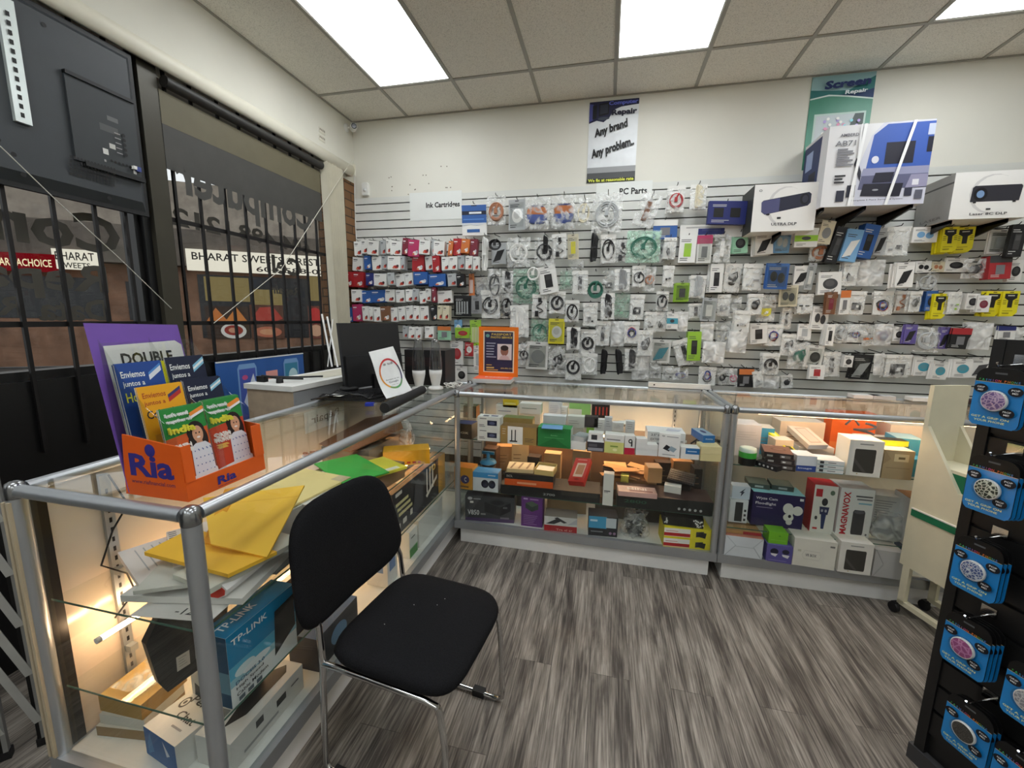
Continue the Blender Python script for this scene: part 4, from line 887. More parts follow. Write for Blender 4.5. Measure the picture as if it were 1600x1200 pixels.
# lowest row
H(RF, (810, 536, 827, 570), 'B', '', ('coil', 'k'), 'bag with black coil beside orange sign', 2)
H(RF, (825, 534, 857, 577), 'C', 'w', ('g', 'e', 1), 'white and blue pack with grey cable', 2, 4)
H(RF, (857, 541, 883, 585), 'B', '', ('mouse', 'k'), 'grey bag with black device', 2)
H(RF, (883, 552, 909, 594), 'W', '', ('bigcoil', 'k'), 'white bag with ribbed black coil', 2)
H(RF, (910, 552, 934, 586), 'W', '', ('oval', 'w'), 'white bag with thin white cable', 3)
H(RF, (935, 544, 953, 586), 'L', 'k', ('bundle', 'k'), 'bare black cable bundle', 1, 0, .15)
H(RF, (955, 544, 974, 586), 'L', 'k', ('bundle', 'k'), 'bare black cable bundle with loop', 1, -6, .15)
H(RF, (977, 545, 998, 579), 'W', '', ('bundle', 'd'), 'white bag with dark grey cable', 2)
H(RF, (990, 557, 1015, 593), 'M', '', ('plug', 'k'), 'clear bag with tiny black clip', 2)
H(RF, (1016, 567, 1034, 591), 'B', '', ('bits', 'k'), 'small clear bag', 2)
H(RF, (1036, 572, 1055, 594), 'B', '', ('bits', 'd'), 'small bag with metal bits', 2)
H(RF, (1055, 575, 1076, 594), 'B', '', ('mix', 'k'), 'small bag with thin wires', 2)
H(RF, (1093, 573, 1120, 602), 'W', '', ('mix', 'd'), 'white bag with dark adapters', 2)
H(RF, (1121, 576, 1140, 602), 'B', '', ('mouse', 'k'), 'bag with large black device', 1)
H(RF, (1140, 576, 1153, 604), 'B', '', ('coil', 'p'), 'bag with pink cable', 1)
H(RF, (1152, 576, 1176, 604), 'X', 'k', ('o', 'h'), 'black and orange box', 1)
H(RF, (1176, 580, 1194, 606), 'W', '', ('plug', 'k'), 'white bag with dark plug', 2, -6)
H(RF, (1193, 552, 1219, 586), 'W', '', ('bigcoil', 'k'), 'white bag with looped black cable', 3)
H(RF, (1195, 587, 1219, 607), 'M', '', ('bits', 'g'), 'grey translucent bag', 2)
H(RF, (1220, 586, 1238, 607), 'W', '', ('mouse', 'k'), 'white bag with black rounded device', 2, -8)
H(RF, (1236, 534, 1268, 577), 'B', '', ('mouse', 'G'), 'clear bag with dark teal device', 2)
H(RF, (1263, 540, 1289, 574), 'C', 'w', ('k', 'e', 1), 'white card with black headphones', 2, 5, .16)
H(RF, (1262, 570, 1286, 592), 'X', 'w', ('r', 'r'), 'white box with red bar', 1)
H(RF, (1287, 550, 1315, 589), 'W', '', ('stick', 'k'), 'white bag with black strip', 3)
H(RF, (1315, 555, 1330, 573), 'X', 'w', ('k', 'e'), 'little white box with black print', 1)
H(RF, (1332, 554, 1366, 593), 'C', 'k', ('s', 'z', 1), 'black brown card with silver stick', 2)
H(RF, (1366, 552, 1383, 586), 'M', '', ('bits', 'c'), 'clear bag with folded sheet', 1)
H(RF, (1386, 554, 1426, 591), 'W', '', ('sq', 'k'), 'clear zip bag with black plug', 2)
H(RF, (1430, 558, 1458, 587), 'C', 'w', ('t', 'e'), 'white card with teal adapter', 5)
H(RF, (1458, 565, 1484, 593), 'C', 'w', ('t', 'e'), 'lower white card with teal adapter', 3, 0, .17)
H(RF, (1491, 561, 1519, 590), 'C', 'w', ('t', 'e'), 'white card with dark teal adapter', 5)
H(RF, (1519, 559, 1547, 590), 'C', 'w', ('d', 'z'), 'white box with dark slanted stick', 3)
# small green and coloured goods beside the orange sign
RG = 'small green pack group'
for x0, y0, x1, y1, a, b, ds in ((684, 510, 705, 531, 'f', ('o', 'h'), 'green and pink box'), (710, 500, 722, 524, 'a', ('w', 'e'), 'small teal pack'), (712, 512, 734, 528, 'l', ('r', 'e'), 'green red berry card'), (735, 500, 752, 540, 'l', ('e', 'v'), 'tall green card'), (704, 533, 724, 570, 'w', ('r', 'e'), 'white bag with red mouse'), (727, 535, 740, 556, 'r', ('w', 'e'), 'red pack'), (740, 540, 751, 580, 'w', ('s', 'r'), 'white narrow pack'), (712, 572, 730, 598, 'w', ('k', 'e'), 'white pack with black ring'), (738, 462, 752, 490, 'g', ('k', 'r'), 'grey narrow pack'), (733, 428, 741, 462, 'o', ('w', 'v'), 'strip of orange capsules')):
    H(RG, (x0, y0, x1, y1), 'C', a, b, ds, 2)
# ink cartridges, five rows at the left end of the wall
def inkrow(row, y0, y1, items):
    for x0, x1, c in items:
        X0, X1 = 540+x0/6.154, 540+x1/6.154; dy = random.uniform(-2, 2); big = 2 if c in 'pmr' else 0
        hang(row, (X0, y0+dy-big, X1, y1+dy+big), 'I', c, None, {'w': 'white ink cartridge box', 'e': 'cream ink cartridge box', 's': 'grey ink cartridge box', 'b': 'blue ink cartridge box', 'm': 'dark red ink cartridge box', 'p': 'magenta ink cartridge box', 'r': 'red ink cartridge box', 'o': 'orange ink cartridge box', 'h': 'brown ink cartridge box', 'k': 'black ink cartridge box', 'n': 'navy ink cartridge box'}[c], 4, random.uniform(-4, 4), random.uniform(.13, .18))
inkrow('topmost ink row', 376, 398, [(90, 158, 'w'), (160, 224, 'w'), (226, 330, 'w'), (345, 395, 's'), (398, 440, 'w'), (446, 552, 'w'), (560, 612, 'm'), (614, 718, 'p'), (720, 820, 'w'), (822, 856, 's'), (858, 960, 'w'), (1000, 1040, 'o'), (1044, 1124, 'r'), (1126, 1206, 'o'), (1208, 1276, 'm')])
inkrow('second ink row', 401, 422, [(78, 180, 'w'), (186, 250, 'b'), (262, 352, 'w'), (356, 410, 's'), (416, 530, 'w'), (534, 578, 's'), (650, 764, 'r'), (770, 836, 'w'), (840, 908, 'r'), (930, 1000, 'w'), (1004, 1078, 'w'), (1082, 1152, 's'), (1160, 1226, 'w'), (1232, 1292, 'w')])
inkrow('third ink row', 427, 446, [(2, 74, 'r'), (76, 188, 'r'), (204, 276, 'n'), (280, 404, 'w'), (410, 470, 's'), (484, 574, 'w'), (576, 652, 'w'), (660, 796, 'b'), (804, 968, 'b'), (984, 1068, 's'), (1070, 1150, 'k')])
inkrow('fourth ink row', 453, 472, [(66, 154, 'w'), (160, 248, 'b'), (250, 386, 'b'), (390, 480, 'w'), (490, 572, 'w'), (586, 652, 'w'), (656, 712, 's'), (716, 776, 'w'), (778, 836, 'w'), (838, 872, 'm'), (884, 1030, 'w')])
inkrow('fifth ink row', 479, 501, [(20, 68, 'b'), (72, 160, 'p'), (168, 220, 'w'), (222, 274, 'w'), (278, 336, 'w'), (340, 432, 'h'), (440, 508, 'w'), (512, 580, 'w'), (584, 656, 'w'), (660, 712, 'w'), (724, 804, 'w'), (826, 886, 'k'), (892, 942, 'e'), (946, 1008, 'e')])
inkrow('lowest ink row', 511, 529, [(560, 612, 's'), (618, 678, 'w'), (682, 738, 'w'), (772, 852, 'w')])
finish_hang()
# ================================================================== big cartons on the slatted wall
def bracket(label, x, y1, z, ln):
    MB().box((-.006, -ln, -.02), (.006, 0, 0), BLK).prism([(-.006, 0, -.09), (-.006, 0, 0), (-.006, -ln, -.0), (-.006, -ln, -.025)], (1, 0, 0), .012, BLK).build('shelf_bracket', None, (x, YS, z), 0, label, 'bracket')
def wallbox(name, label, pbl, pbr, ptop, depth, col, faces, prints, cat='carton', thick=None):
    """pbl/pbr: picture corners of the front face's lower edge, on the plane YS-depth"""
    yf = YS-depth; a = ony(*pbl, yf); b_ = ony(*pbr, yf); z = (a.z+b_.z)/2; w = b_.x-a.x; h = zat(a.x, yf, ptop)-z
    return carton(name, label, cat, (a.x, yf, z), 0, w, thick or depth-.015, h, col, faces, prints), a.x, w, z, h
SLV = (206, 206, 206); DK = (44, 46, 60); PB = (36, 38, 58)
# surround sound box
hw = [('r', 0, 0, 1, 1, (222, 222, 224)),
      ('p', [(.33, .02), (.36, .0), (1, 0), (1, 1), (.52, 1), (.42, .86), (.33, .5)], (206, 208, 222)),
      ('p', [(.4, .42), (.44, .86), (.56, .98), (1, .98), (1, .42)], (58, 92, 176)), ('p', [(.36, .36), (1, .36), (1, .46), (.38, .46)], (150, 152, 182)), ('p', [(.35, .2), (1, .2), (1, .37), (.37, .37)], (96, 98, 128)),
      ('r', .57, .5, .84, .76, (30, 30, 46)), ('r', .95, .62, 1, .8, (24, 26, 46)), ('r', .94, .82, 1, .95, (190, 200, 226)), ('e', .48, .56, .035, .045, (222, 224, 236)),
      ('p', [(.3, .6), (.36, .42), (.36, .3), (.3, .46), (.28, .52)], (40, 40, 54)),
      ('p', [(.48, .28), (.66, .28), (.68, .4), (.5, .4)], (34, 34, 50)), ('p', [(.38, .12), (.76, .1), (.78, .26), (.4, .27)], (30, 30, 44)), ('e', .52, .19, .03, .012, (150, 152, 160)),
      ('p', [(.8, .2), (1, .21), (1, .36), (.84, .36)], (150, 148, 176)), ('r', .86, .23, .92, .3, (222, 222, 230)), ('r', .8, .1, .87, .2, (50, 52, 70)), ('r', .9, .06, .97, .17, (90, 92, 106)),
      ('r', .14, .06, .22, .2, (44, 46, 62)), ('r', .24, .11, .32, .26, (38, 40, 54)), ('t', .2, .88, .035, 'AMBERD', (90, 90, 98), .18), ('t', .17, .78, .065, 'AB71', (120, 122, 128), .2)]
hw += marks(.1, .5, .28, .72, 8, (130, 130, 136))+marks(.1, .28, .24, .4, 3, (40, 40, 46))+[('t', .54, .065, .022, 'Complete 5 Piece Surround System', (60, 60, 72), .5), ('r', .3, 0, .312, 1, (236, 237, 238)), ('p', [(.62, 0), (.65, 0), (.82, 1), (.79, 1)], (240, 241, 242)), ('p', [(.26, 0), (.29, 0), (.36, 1), (.33, 1)], (240, 241, 242))]
side = [('r', 0, 0, 1, 1, (206, 206, 210)), ('p', [(.0, .3), (.7, .3), (.74, .96), (.0, .96)], (40, 52, 92)), ('r', .1, .62, .4, .86, (150, 164, 200)), ('r', .3, .4, .6, .55, (24, 26, 40)), ('p', [(0, .2), (.7, .3), (.7, .36), (0, .3)], (60, 62, 80))]+marks(.4, .08, .9, .26, 4, (60, 60, 66))
_, bx, bw, bz, bh = wallbox('speaker_carton', 'large blue and silver surround sound carton high on brackets', (1281, 327), (1443, 315), 198, .36, (214, 214, 216), {'top': (196, 196, 198), 'bottom': (190, 188, 184)}, [('front', hw), ('left', side)])
bracket('black bracket under the left end of the surround sound carton', bx+.02, 0, bz-.001, .36); bracket('black bracket under the middle of the surround sound carton', bx+bw*.45, 0, bz-.001, .36); bracket('black bracket under the right end of the surround sound carton', bx+bw*.9, 0, bz-.001, .36)
ARC = [('e', .52, .52, .3, .42, (206, 205, 204)), ('e', .55, .52, .28, .4, (230, 229, 226))]
ul = [('r', 0, 0, 1, 1, (230, 229, 226))]+ARC+[('p', [(.14, .42), (.13, .62), (.16, .66), (.86, .8), (.9, .76), (.9, .58), (.86, .52), (.2, .36)], PB), ('p', [(.14, .42), (.13, .62), (.16, .65), (.42, .7), (.42, .42), (.2, .37)], (76, 78, 118)), ('e', .8, .66, .07, .12, (20, 20, 28)), ('e', .81, .66, .045, .08, (50, 50, 64)), ('e', .25, .36, .03, .02, (26, 26, 34)),
      ('t', .1, .87, .05, 'O', (60, 60, 66), .05), ('r', .4, .26, .46, .3, (40, 40, 44)), ('t', .52, .15, .06, 'ULTRA DLP', (50, 54, 62), .4)]
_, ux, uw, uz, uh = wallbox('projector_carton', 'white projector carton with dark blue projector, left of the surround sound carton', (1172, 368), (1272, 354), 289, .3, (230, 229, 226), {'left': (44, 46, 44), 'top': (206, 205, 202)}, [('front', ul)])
bracket('black bracket under the white projector carton reading ULTRA', ux+uw*.5, 0, uz-.001, .28)
la = [('r', 0, 0, 1, 1, (230, 229, 226))]+ARC+[('p', [(.24, .36), (.25, .66), (.28, .7), (.86, .7), (.88, .66), (.86, .36)], (46, 46, 54)), ('e', .36, .52, .09, .14, (20, 20, 26)), ('e', .36, .52, .05, .08, (120, 150, 190)), ('r', .28, .33, .32, .36, (22, 22, 26)), ('r', .78, .33, .82, .36, (22, 22, 26)),
      ('r', .46, .18, .52, .215, (40, 40, 44)), ('t', .5, .1, .055, 'Laser 8C DLP', (48, 48, 50), .48)]
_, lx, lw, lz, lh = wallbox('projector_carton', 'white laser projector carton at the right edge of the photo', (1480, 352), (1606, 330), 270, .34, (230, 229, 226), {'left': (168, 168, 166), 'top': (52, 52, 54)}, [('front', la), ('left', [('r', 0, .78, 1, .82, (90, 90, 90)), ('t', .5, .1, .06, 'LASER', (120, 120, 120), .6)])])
bracket('black bracket under the left end of the laser projector carton', lx+.03, 0, lz-.001, .32); bracket('black bracket under the right end of the laser projector carton', lx+lw*.8, 0, lz-.001, .32)

# ================================================================== goods in the middle and right display cases
CT = 'boxed goods'
def goods(name, label, zs, bl, br, ptop, d, col, faces=None, prints=(), up=0, rz=None, cat='box', grp=None, back=0):
    """a carton standing on a shelf of height zs(+up); bl, br: picture points of its lower front corners"""
    a = onz(*bl, zs+up); b_ = onz(*br, zs+up); v = b_-a; w = v.length
    th = math.atan2(v.y, v.x) if rz is None else rz
    h = zat(a.x, a.y, ptop)-(zs+up)
    return carton(name, label, cat, (a.x, a.y, zs+up+.0008), th, w, d, max(h, .006), col, faces, prints, grp)
WB = (228, 228, 224)
def tx(t, u, v, h, w=None, c=(50, 50, 54)): return ('t', u, v, h, t, c, w) if w else ('t', u, v, h, t, c)
def inside(case_x0, zs, X, Y, label, name, w, d, h, col, faces=None, prints=(), rz=0, up=0, cat='box', grp=None):
    return carton(name, label, cat, (X, Y, zs+up+.0008), rz, w, d, h, col, faces, prints, grp)
g = goods; z = SB1
# --- middle case, upper shelf, front row from the left
g('gadget_box', 'black box at the left end of the middle case upper shelf', z, (711, 684), (737, 687), 661, .1, (40, 34, 30), {'top': (64, 70, 110)}, [('front', [tx('BOX', .5, .4, .14, .6, (190, 180, 160))])])
cam_ = [('r', .1, .82, .4, .88, (90, 90, 96)), ('r', .44, .3, .86, .72, (30, 34, 62)), ('e', .65, .5, .13, .12, (90, 96, 130)), ('r', .08, .3, .3, .36, (120, 120, 124)), ('r', .08, .18, .34, .24, (120, 120, 124))]
g('webcam_box', 'lower of two stacked white boxes with dark blue camera print', z, (746, 688), (781, 691), 669.5, .08, WB, None, [('front', cam_), ('top', [('r', .2, .2, .8, .6, (80, 84, 100))])])
hh = zat(*onz(746, 688, z).xy, 669.5)-z+.001
g('webcam_box', 'upper of two stacked white boxes with dark blue camera print', z, (746, 688), (781, 691), 669.5, .08, WB, None, [('front', cam_), ('top', [('r', .2, .2, .45, .6, (80, 84, 100)), ('r', .55, .3, .85, .7, (90, 94, 120))])], 0).location.z += hh
g('antenna_box', 'brown and white box with two black antennas', z, (782, 692), (838, 697), 665, .1, (158, 128, 74), {'top': (120, 92, 50)}, [('front', [('r', .2, 0, .62, 1, (232, 230, 224)), ('r', .3, .16, .33, .8, (30, 30, 32)), ('r', .4, .14, .43, .82, (30, 30, 32)), ('r', .26, .12, .47, .2, (40, 40, 44))]+marks(.68, .15, .95, .4, 3)+marks(.05, .5, .17, .9, 3, (226, 220, 206)))])
g('router_box', 'green box with pale blue sheet on top', z, (840, 697), (891, 702), 667, .1, (44, 128, 66), {'top': (60, 150, 84), 'right': (206, 214, 206)}, [('front', [('p', [(0, 0), (.5, .5), (1, 0)], (36, 112, 56)), tx('Bondec', .5, .62, .06, .2, (120, 190, 130)), ('r', .2, .48, .8, .5, (90, 170, 106))])])
q = MB().box((0, 0, 0), (.13, .09, .004), mat((120, 170, 220))); a = onz(846, 668, z+.135); q.build('blue_sheet', None, (a.x, a.y+.0, zat(*onz(840, 697, z).xy, 667)+.002), .05, 'pale blue leaflet lying on the green box', 'leaflet')
g('gadget_box', 'small white box right of the green box', z, (892, 702), (915, 704), 690, .07, WB)
a = onz(895, 690, z+.05); carton('phone_case_box', 'clear topped grey box tilted behind the green box', 'box', (a.x-.01, a.y+.03, z+.052), R(-24), .085, .11, .03, (190, 192, 192), {'top': (150, 156, 158)})
g('phone_box', 'dark and white phone accessory box in front of the small cartons', z, (917, 705), (943, 707), 690, .08, (56, 54, 60), {'top': (206, 208, 212)}, [('front', [('r', .05, .1, .95, .4, (150, 150, 160)), ('r', .1, .5, .6, .8, (90, 90, 96))])])
g('phone_box', 'white box with grey screen print on the dark phone box', z, (919, 690), (942, 692), 676, .06, WB, None, [('front', [('r', .2, .25, .6, .8, (60, 60, 64))])], .055)
g('lamp_box', 'white box with lime lower half', z, (944, 707), (974, 710), 679, .08, WB, None, [('front', [('r', 0, 0, 1, .62, (212, 214, 130)), ('r', .1, .72, .8, .78, (120, 120, 120)), ('r', .3, .35, .7, .42, (120, 150, 60)), ('e', .55, .2, .12, .08, (240, 236, 180))])])
g('earbud_box', 'slim white box with red bottom and black hook print', z, (975, 710), (991, 711), 681, .06, WB, None, [('front', [('r', 0, 0, 1, .36, (190, 36, 64)), ('e', .55, .72, .2, .12, INK), ('e', .55, .72, .1, .06, (228, 228, 224)), ('r', .62, .44, .76, .72, (40, 40, 44))])])
for i, (bl, br, tp, up, w_) in enumerate((((993, 711), (1010, 712), 702, 0, 'lower left'), ((1010, 712), (1027, 713), 703, 0, 'lower right'), ((993, 711), (1010, 712), 702, .033, 'middle left'), ((1010, 712), (1027, 713), 703, .033, 'middle right'), ((993, 711), (1010, 712), 702, .066, 'top left'))):
    o = g('charger_box', w_+' small plain white box in the block of five', z, bl, br, tp, .06, (232, 232, 230)); o.location.z += up
g('charger_box', 'white wireless charger box with black and silver pads', z, (1028, 713), (1061, 717), 677, .035, (236, 236, 234), None, [('front', [tx('Qi', .2, .9, .06, .14), ('r', .36, .87, .9, .91, (170, 170, 172)), ('p', [(.2, .36), (.5, .26), (.66, .42), (.36, .54)], (36, 36, 40)), ('p', [(.44, .34), (.72, .24), (.86, .4), (.58, .5)], (150, 168, 180)), ('r', .2, .1, .8, .13, (150, 150, 150))])])
a = onz(1003, 703, z); carton('drive_box', 'large white external drive box behind the wireless charger', 'box', (a.x+.03, a.y+.03, z+.045), 0, .225, .15, .07, (230, 230, 232), None, [('front', [tx('3.5" HDD', .3, .72, .22, .4, (70, 70, 76)), tx('EXTERNAL', .3, .32, .2, .42, (90, 90, 96)), ('r', .78, .2, .95, .3, (160, 160, 164))]), ('top', [('p', [(.5, .3), (.85, .25), (.95, .6), (.6, .75)], (196, 200, 214)), ('p', [(.52, .33), (.83, .28), (.85, .3), (.54, .36)], (120, 100, 160))])])
carton('drive_box', 'flat dark box under the white external drive box', 'box', (a.x+.035, a.y+.035, z+.001), 0, .215, .14, .042, (120, 120, 124))
g('adapter_box', 'white and blue box right of the wireless charger', z, (1063, 717), (1092, 719), 699, .07, WB, None, [('front', [('r', .25, .45, 1, .95, (40, 110, 170)), ('r', .35, .65, .85, .72, (200, 220, 236))])])
o = g('bulb_box', 'lower cream box at the right end of the middle case', z, (1094, 720), (1126, 722), 709, .1, (214, 202, 150)); o2 = g('bulb_box', 'upper cream box at the right end of the middle case', z, (1094, 720), (1126, 722), 709, .1, (220, 208, 158)); o2.location.z += zat(*onz(1094, 720, z).xy, 709)-z+.001
a = onz(1098, 715, z); zz = 2*(zat(*onz(1094, 720, z).xy, 709)-z)+.003
carton('cable_box', 'long blue box lying on the cream boxes', 'box', (a.x-.005, a.y+.01, z+zz), R(12), .07, .17, .045, (30, 110, 186), {'top': (150, 176, 200)}, [('front', [tx('Amazing', .5, .5, .2, .6, (220, 232, 244))]), ('top', [('e', .5, .5, .2, .2, (60, 60, 110))])])
# --- back rows of the upper shelf
RB_ = [((724, 652), (744, 655), 634, .09, (44, 46, 36), {'top': (66, 84, 50), 'right': (190, 130, 80)}, 'dark green box with orange side in the left back corner', [('r', .2, .2, .8, .5, (120, 70, 40))], .075),
       ((775, 652), (808, 654), 632, .08, WB, None, 'white box below the yellow box at the back', [('r', .1, .5, .7, .56, (140, 140, 160))], .02),
       ((786, 636), (808, 637), 621, .06, (222, 196, 44), None, 'small yellow box standing on the white box', [('r', .1, .3, .9, .5, (240, 226, 130))], .075),
       ((786, 668), (832, 671), 652, .09, (170, 142, 84), {'top': (110, 120, 70)}, 'gold box with green window on the antenna box', [('r', .1, .2, .9, .5, (110, 84, 40))], .1),
       ((812, 646), (845, 648), 630, .08, (222, 222, 218), {'right': (180, 200, 180)}, 'white box behind the gold box', [('r', .1, .5, .8, .58, (150, 160, 150))], .03),
       ((857, 650), (877, 652), 628, .06, (226, 226, 230), None, 'white upright box in the back row', marks(.1, .2, .8, .8, 5, (150, 156, 180)), .02),
       ((876, 656), (886, 657), 636, .05, (228, 228, 226), None, 'narrow white box in the back row', marks(.1, .2, .8, .8, 4, (150, 150, 150)), .02),
       ((889, 648), (922, 650), 629, .07, (150, 206, 120), {'top': (120, 190, 90)}, 'green and white box in the back row', [('r', 0, 0, .6, .5, (226, 230, 224))], .05),
       ((924, 652), (952, 653), 631, .06, (30, 26, 28), None, 'black box with red print in the back row', [('r', .2+.2*k, .2, .28+.2*k, .8, (180, 60, 50)) for k in range(4)], .03),
       ((848, 668), (884, 670), 649, .07, (224, 226, 230), None, 'wide white box in the middle row', [], .06),
       ((886, 668), (913, 669), 650, .06, (214, 214, 208), None, 'greyish white box in the middle row', marks(.1, .3, .8, .7, 2), .05),
       ((913, 667), (934, 668), 651, .06, (70, 62, 64), None, 'dark box beside the greyish box in the middle row', [], .04),
       ((916, 678), (928, 679), 668, .05, (140, 190, 70), None, 'small lime box behind the phone boxes', [], .02),
       ((928, 676), (944, 677), 655, .04, (226, 227, 228), None, 'white upright box in the small cluster, left', marks(.2, .3, .8, .8, 3), .01),
       ((944, 674), (956, 675), 652, .04, (206, 208, 214), None, 'grey upright box in the small cluster, centre', marks(.2, .3, .8, .8, 3), .01),
       ((956, 673), (974, 674), 660, .04, (230, 230, 230), None, 'white upright box in the small cluster, right', marks(.2, .3, .8, .8, 3), .01),
       ((977, 676), (991, 677), 658, .04, (216, 218, 220), None, 'white box with grey print beside the large drive box', marks(.2, .3, .8, .8, 3), .01)]
for k, (bl, br, tp, d, col, fc, lab, pr, up) in enumerate(RB_):
    # stand each on its own box of the same footprint when it is raised
    Y = 2.76 if bl[1] > 660 else 2.92
    a = ony(*bl, Y); b_ = ony(*br, Y); w = b_.x-a.x; h = zat(a.x, Y, tp)-a.z; zb = max(a.z, z)
    if zb-z > .012: carton('plain_carton', 'plain carton supporting the '+lab, 'box', (a.x+.003, Y+.004, z+.0008), 0, w-.006, d-.008, zb-z-.002, (206, 202, 192))
    carton('accessory_carton', lab, 'box', (a.x, Y, zb+.0005), 0, w, d, max(.012, a.z+h-zb), col, fc, [('front', pr)])
a = ony(978, 648, 2.98); tag(MB().lathe([(.0, 0), (.03, 0), (.055, .012), (.058, .016), (.054, .015), (.03, .006), (0, .006)], WHITE, 24).build('plate', None, (a.x, 2.96, z+.07)), 'white round plate on the carton at the back of the middle case', 'plate')
carton('plain_carton', 'plain carton under the white round plate', 'box', (a.x-.05, 2.91, z+.0008), 0, .1, .1, .068, (214, 212, 206))
q = MB()
for k in range(5): q.tube([(.0+.03*k, .02*math.sin(k), .008), (.05+.03*k, .05, .03+.01*(k % 2)), (.1+.03*k, .03, .012), (.14+.02*k, .06*math.cos(k), .008)], .006, BLACK, 6)
q.build('cable_heap', None, (onz(1062, 668, z).x, 2.82, z), 0, 'black cable heap behind the long blue box', 'cable')
# --- middle case, lower shelf
z = SB2
g('fan_box', 'orange box with purple print at the left of the lower shelf', z, (710, 762), (738, 766), 729, .1, (216, 150, 44), {'top': (226, 140, 50)}, [('front', [('r', .12, .3, .34, .62, (60, 50, 110)), ('e', .6, .46, .24, .2, (50, 44, 100)), tx('C', .62, .46, .2, .12, (230, 230, 236)), ('r', .1, .08, .8, .16, (120, 90, 60))])])
g('speaker_box', 'white and blue box with two round black speakers', z, (739, 766), (778, 770), 737, .1, (222, 226, 232), {'top': (60, 150, 210)}, [('front', [('r', 0, .72, 1, 1, (60, 150, 214)), ('e', .48, .4, .15, .22, (24, 26, 44)), ('e', .76, .4, .14, .22, (24, 26, 44)), ('e', .48, .36, .08, .1, (50, 54, 74)), ('e', .76, .36, .08, .1, (50, 54, 74)), ('r', .6, .85, .9, .9, (220, 232, 244))])])
a = ony(764, 728, 2.78); t = thing('disc_spindle', 'clear disc spindle with a blue handle behind the speaker box', 'disc spindle', (a.x, 2.76, z))
MB().lathe([(.055, 0), (.055, .1), (.05, .105)], mat((90, 84, 84), .2, .4), 24).build('disc_stack', t); MB().lathe([(.06, 0), (.06, .12), (.055, .128)], CLAM, 24).build('clear_cover', t); MB().lathe([(.062, .128), (.05, .145), (.012, .15), (.012, .2), (0, .2)], mat((30, 110, 150), .3), 24).build('handle', t)
MB().cbox((0, .0, .2), (.09, .014, .02), mat((30, 110, 150), .3)).build('grip', t)
g('keyboard_box', 'long black box with grey number 2700', z, (782, 771), (937, 787), 757, .2, (30, 30, 32), None, [('front', [tx('2700', .5, .4, .24, .12, (170, 170, 170)), ('r', .62, .5, .98, .95, (52, 50, 46))])])
h1 = zat(*onz(782, 771, z).xy, 757)-z
a = onz(788, 759, z+h1); b_ = onz(864, 765, z+h1); w = b_.x-a.x; h2 = zat(a.x, a.y, 740)-(z+h1)
carton('cassette_box', 'orange and black flat box lying on the long black box', 'box', (a.x, a.y+.01, z+h1+.002), .03, w, .16, h2, (30, 28, 28), {'top': (70, 50, 40)}, [('front', [('r', 0, .04, 1, .56, (222, 92, 34)), ('r', .26, .2, .66, .36, (244, 170, 130)), tx('PATA', .1, .78, .2, .12, (200, 190, 180))])])
carton('paper_box', 'cream printed box on the orange and black box', 'box', (a.x+.01, a.y+.02, z+h1+h2+.004), .1, w*.55, .14, .025, (222, 196, 150), None, [('top', [('p', [(.1, .1), (.18, .1), (.3, .9), (.22, .9)], (140, 100, 60)), ('p', [(.4, .1), (.48, .1), (.6, .9), (.52, .9)], (140, 100, 60)), ('p', [(.7, .1), (.78, .1), (.9, .9), (.82, .9)], (140, 100, 60))])])
t = thing('open_tray', 'open cream cardboard tray beside the red box', 'tray', (a.x+w*.6, a.y+.03, z+h1+h2+.004), -.08)
TR = mat((222, 192, 124), .6); q = MB().box((0, 0, 0), (.13, .12, .004), TR); [q.box(a_, b2, TR) for a_, b2 in (((0, 0, .004), (.13, .003, .035)), ((0, .117, .004), (.13, .12, .045)), ((0, .003, .004), (.003, .117, .04)), ((.127, .003, .004), (.13, .117, .04)))]
q.build('tray_body', t); MB().box((.01, .0035, .03), (.12, .1, .032), mat((196, 196, 176), .3)).build('window_sheet', t)
mb = MB().box((0, 0, 0), (.105, .21, .04), mat((196, 46, 38), .45)); art(mb, (0, 0, .04), (.105, 0, 0), (0, .21, 0), [('p', [(.2, .2), (.8, .2), (.84, .78), (.24, .78)], (222, 190, 170)), ('p', [(.3, .3), (.76, .3), (.78, .7), (.34, .7)], (186, 126, 90)), ('e', .5, .1, .16, .04, (150, 28, 26)), ('r', .2, .9, .8, .93, (230, 150, 140))])
a2 = onz(889, 766, z+h1); mb.build('phone_box', None, (a2.x, a2.y+.0, z+h1+.035), (R(28), R(-6), R(-14)), 'glossy red box leaning on the shelf of the middle case', 'box')
g('battery_box', 'slim white upright box before the gap between black boxes', z, (941, 789), (957, 791), 740, .05, (232, 228, 222), None, [('front', [('r', .1, .44, .7, .47, (60, 60, 60)), ('r', .1, .4, .5, .42, (140, 140, 140))])])
g('keyboard_box', 'long black box with green number 2800 and white icons', z, (963, 791), (1113, 807), 771, .2, (26, 28, 28), {'top': (60, 40, 38)}, [('front', [tx('2800', .2, .5, .24, .24, (52, 96, 76))]+[('e', .66+.055*k, .3, .014, .1, (180, 180, 180)) for k in range(5)])])
h3 = zat(*onz(963, 791, z).xy, 771)-z; a = onz(966, 776, z+h3)
q = MB().box((0, 0, 0), (.23, .1, .03), mat((196, 160, 150), .35)); art(q, (0, 0, .03), (.23, 0, 0), (0, .1, 0), [('t', .5, .6, .36, 'MINI', (240, 226, 220), .5), ('r', .3, .2, .9, .32, (120, 60, 70))]); q.build('blister_pack', None, (a.x, a.y+.01, z+h3+.002), (0, 0, .04), 'pinkish plastic pack on the box with green number', 'pack')
q = MB(); 
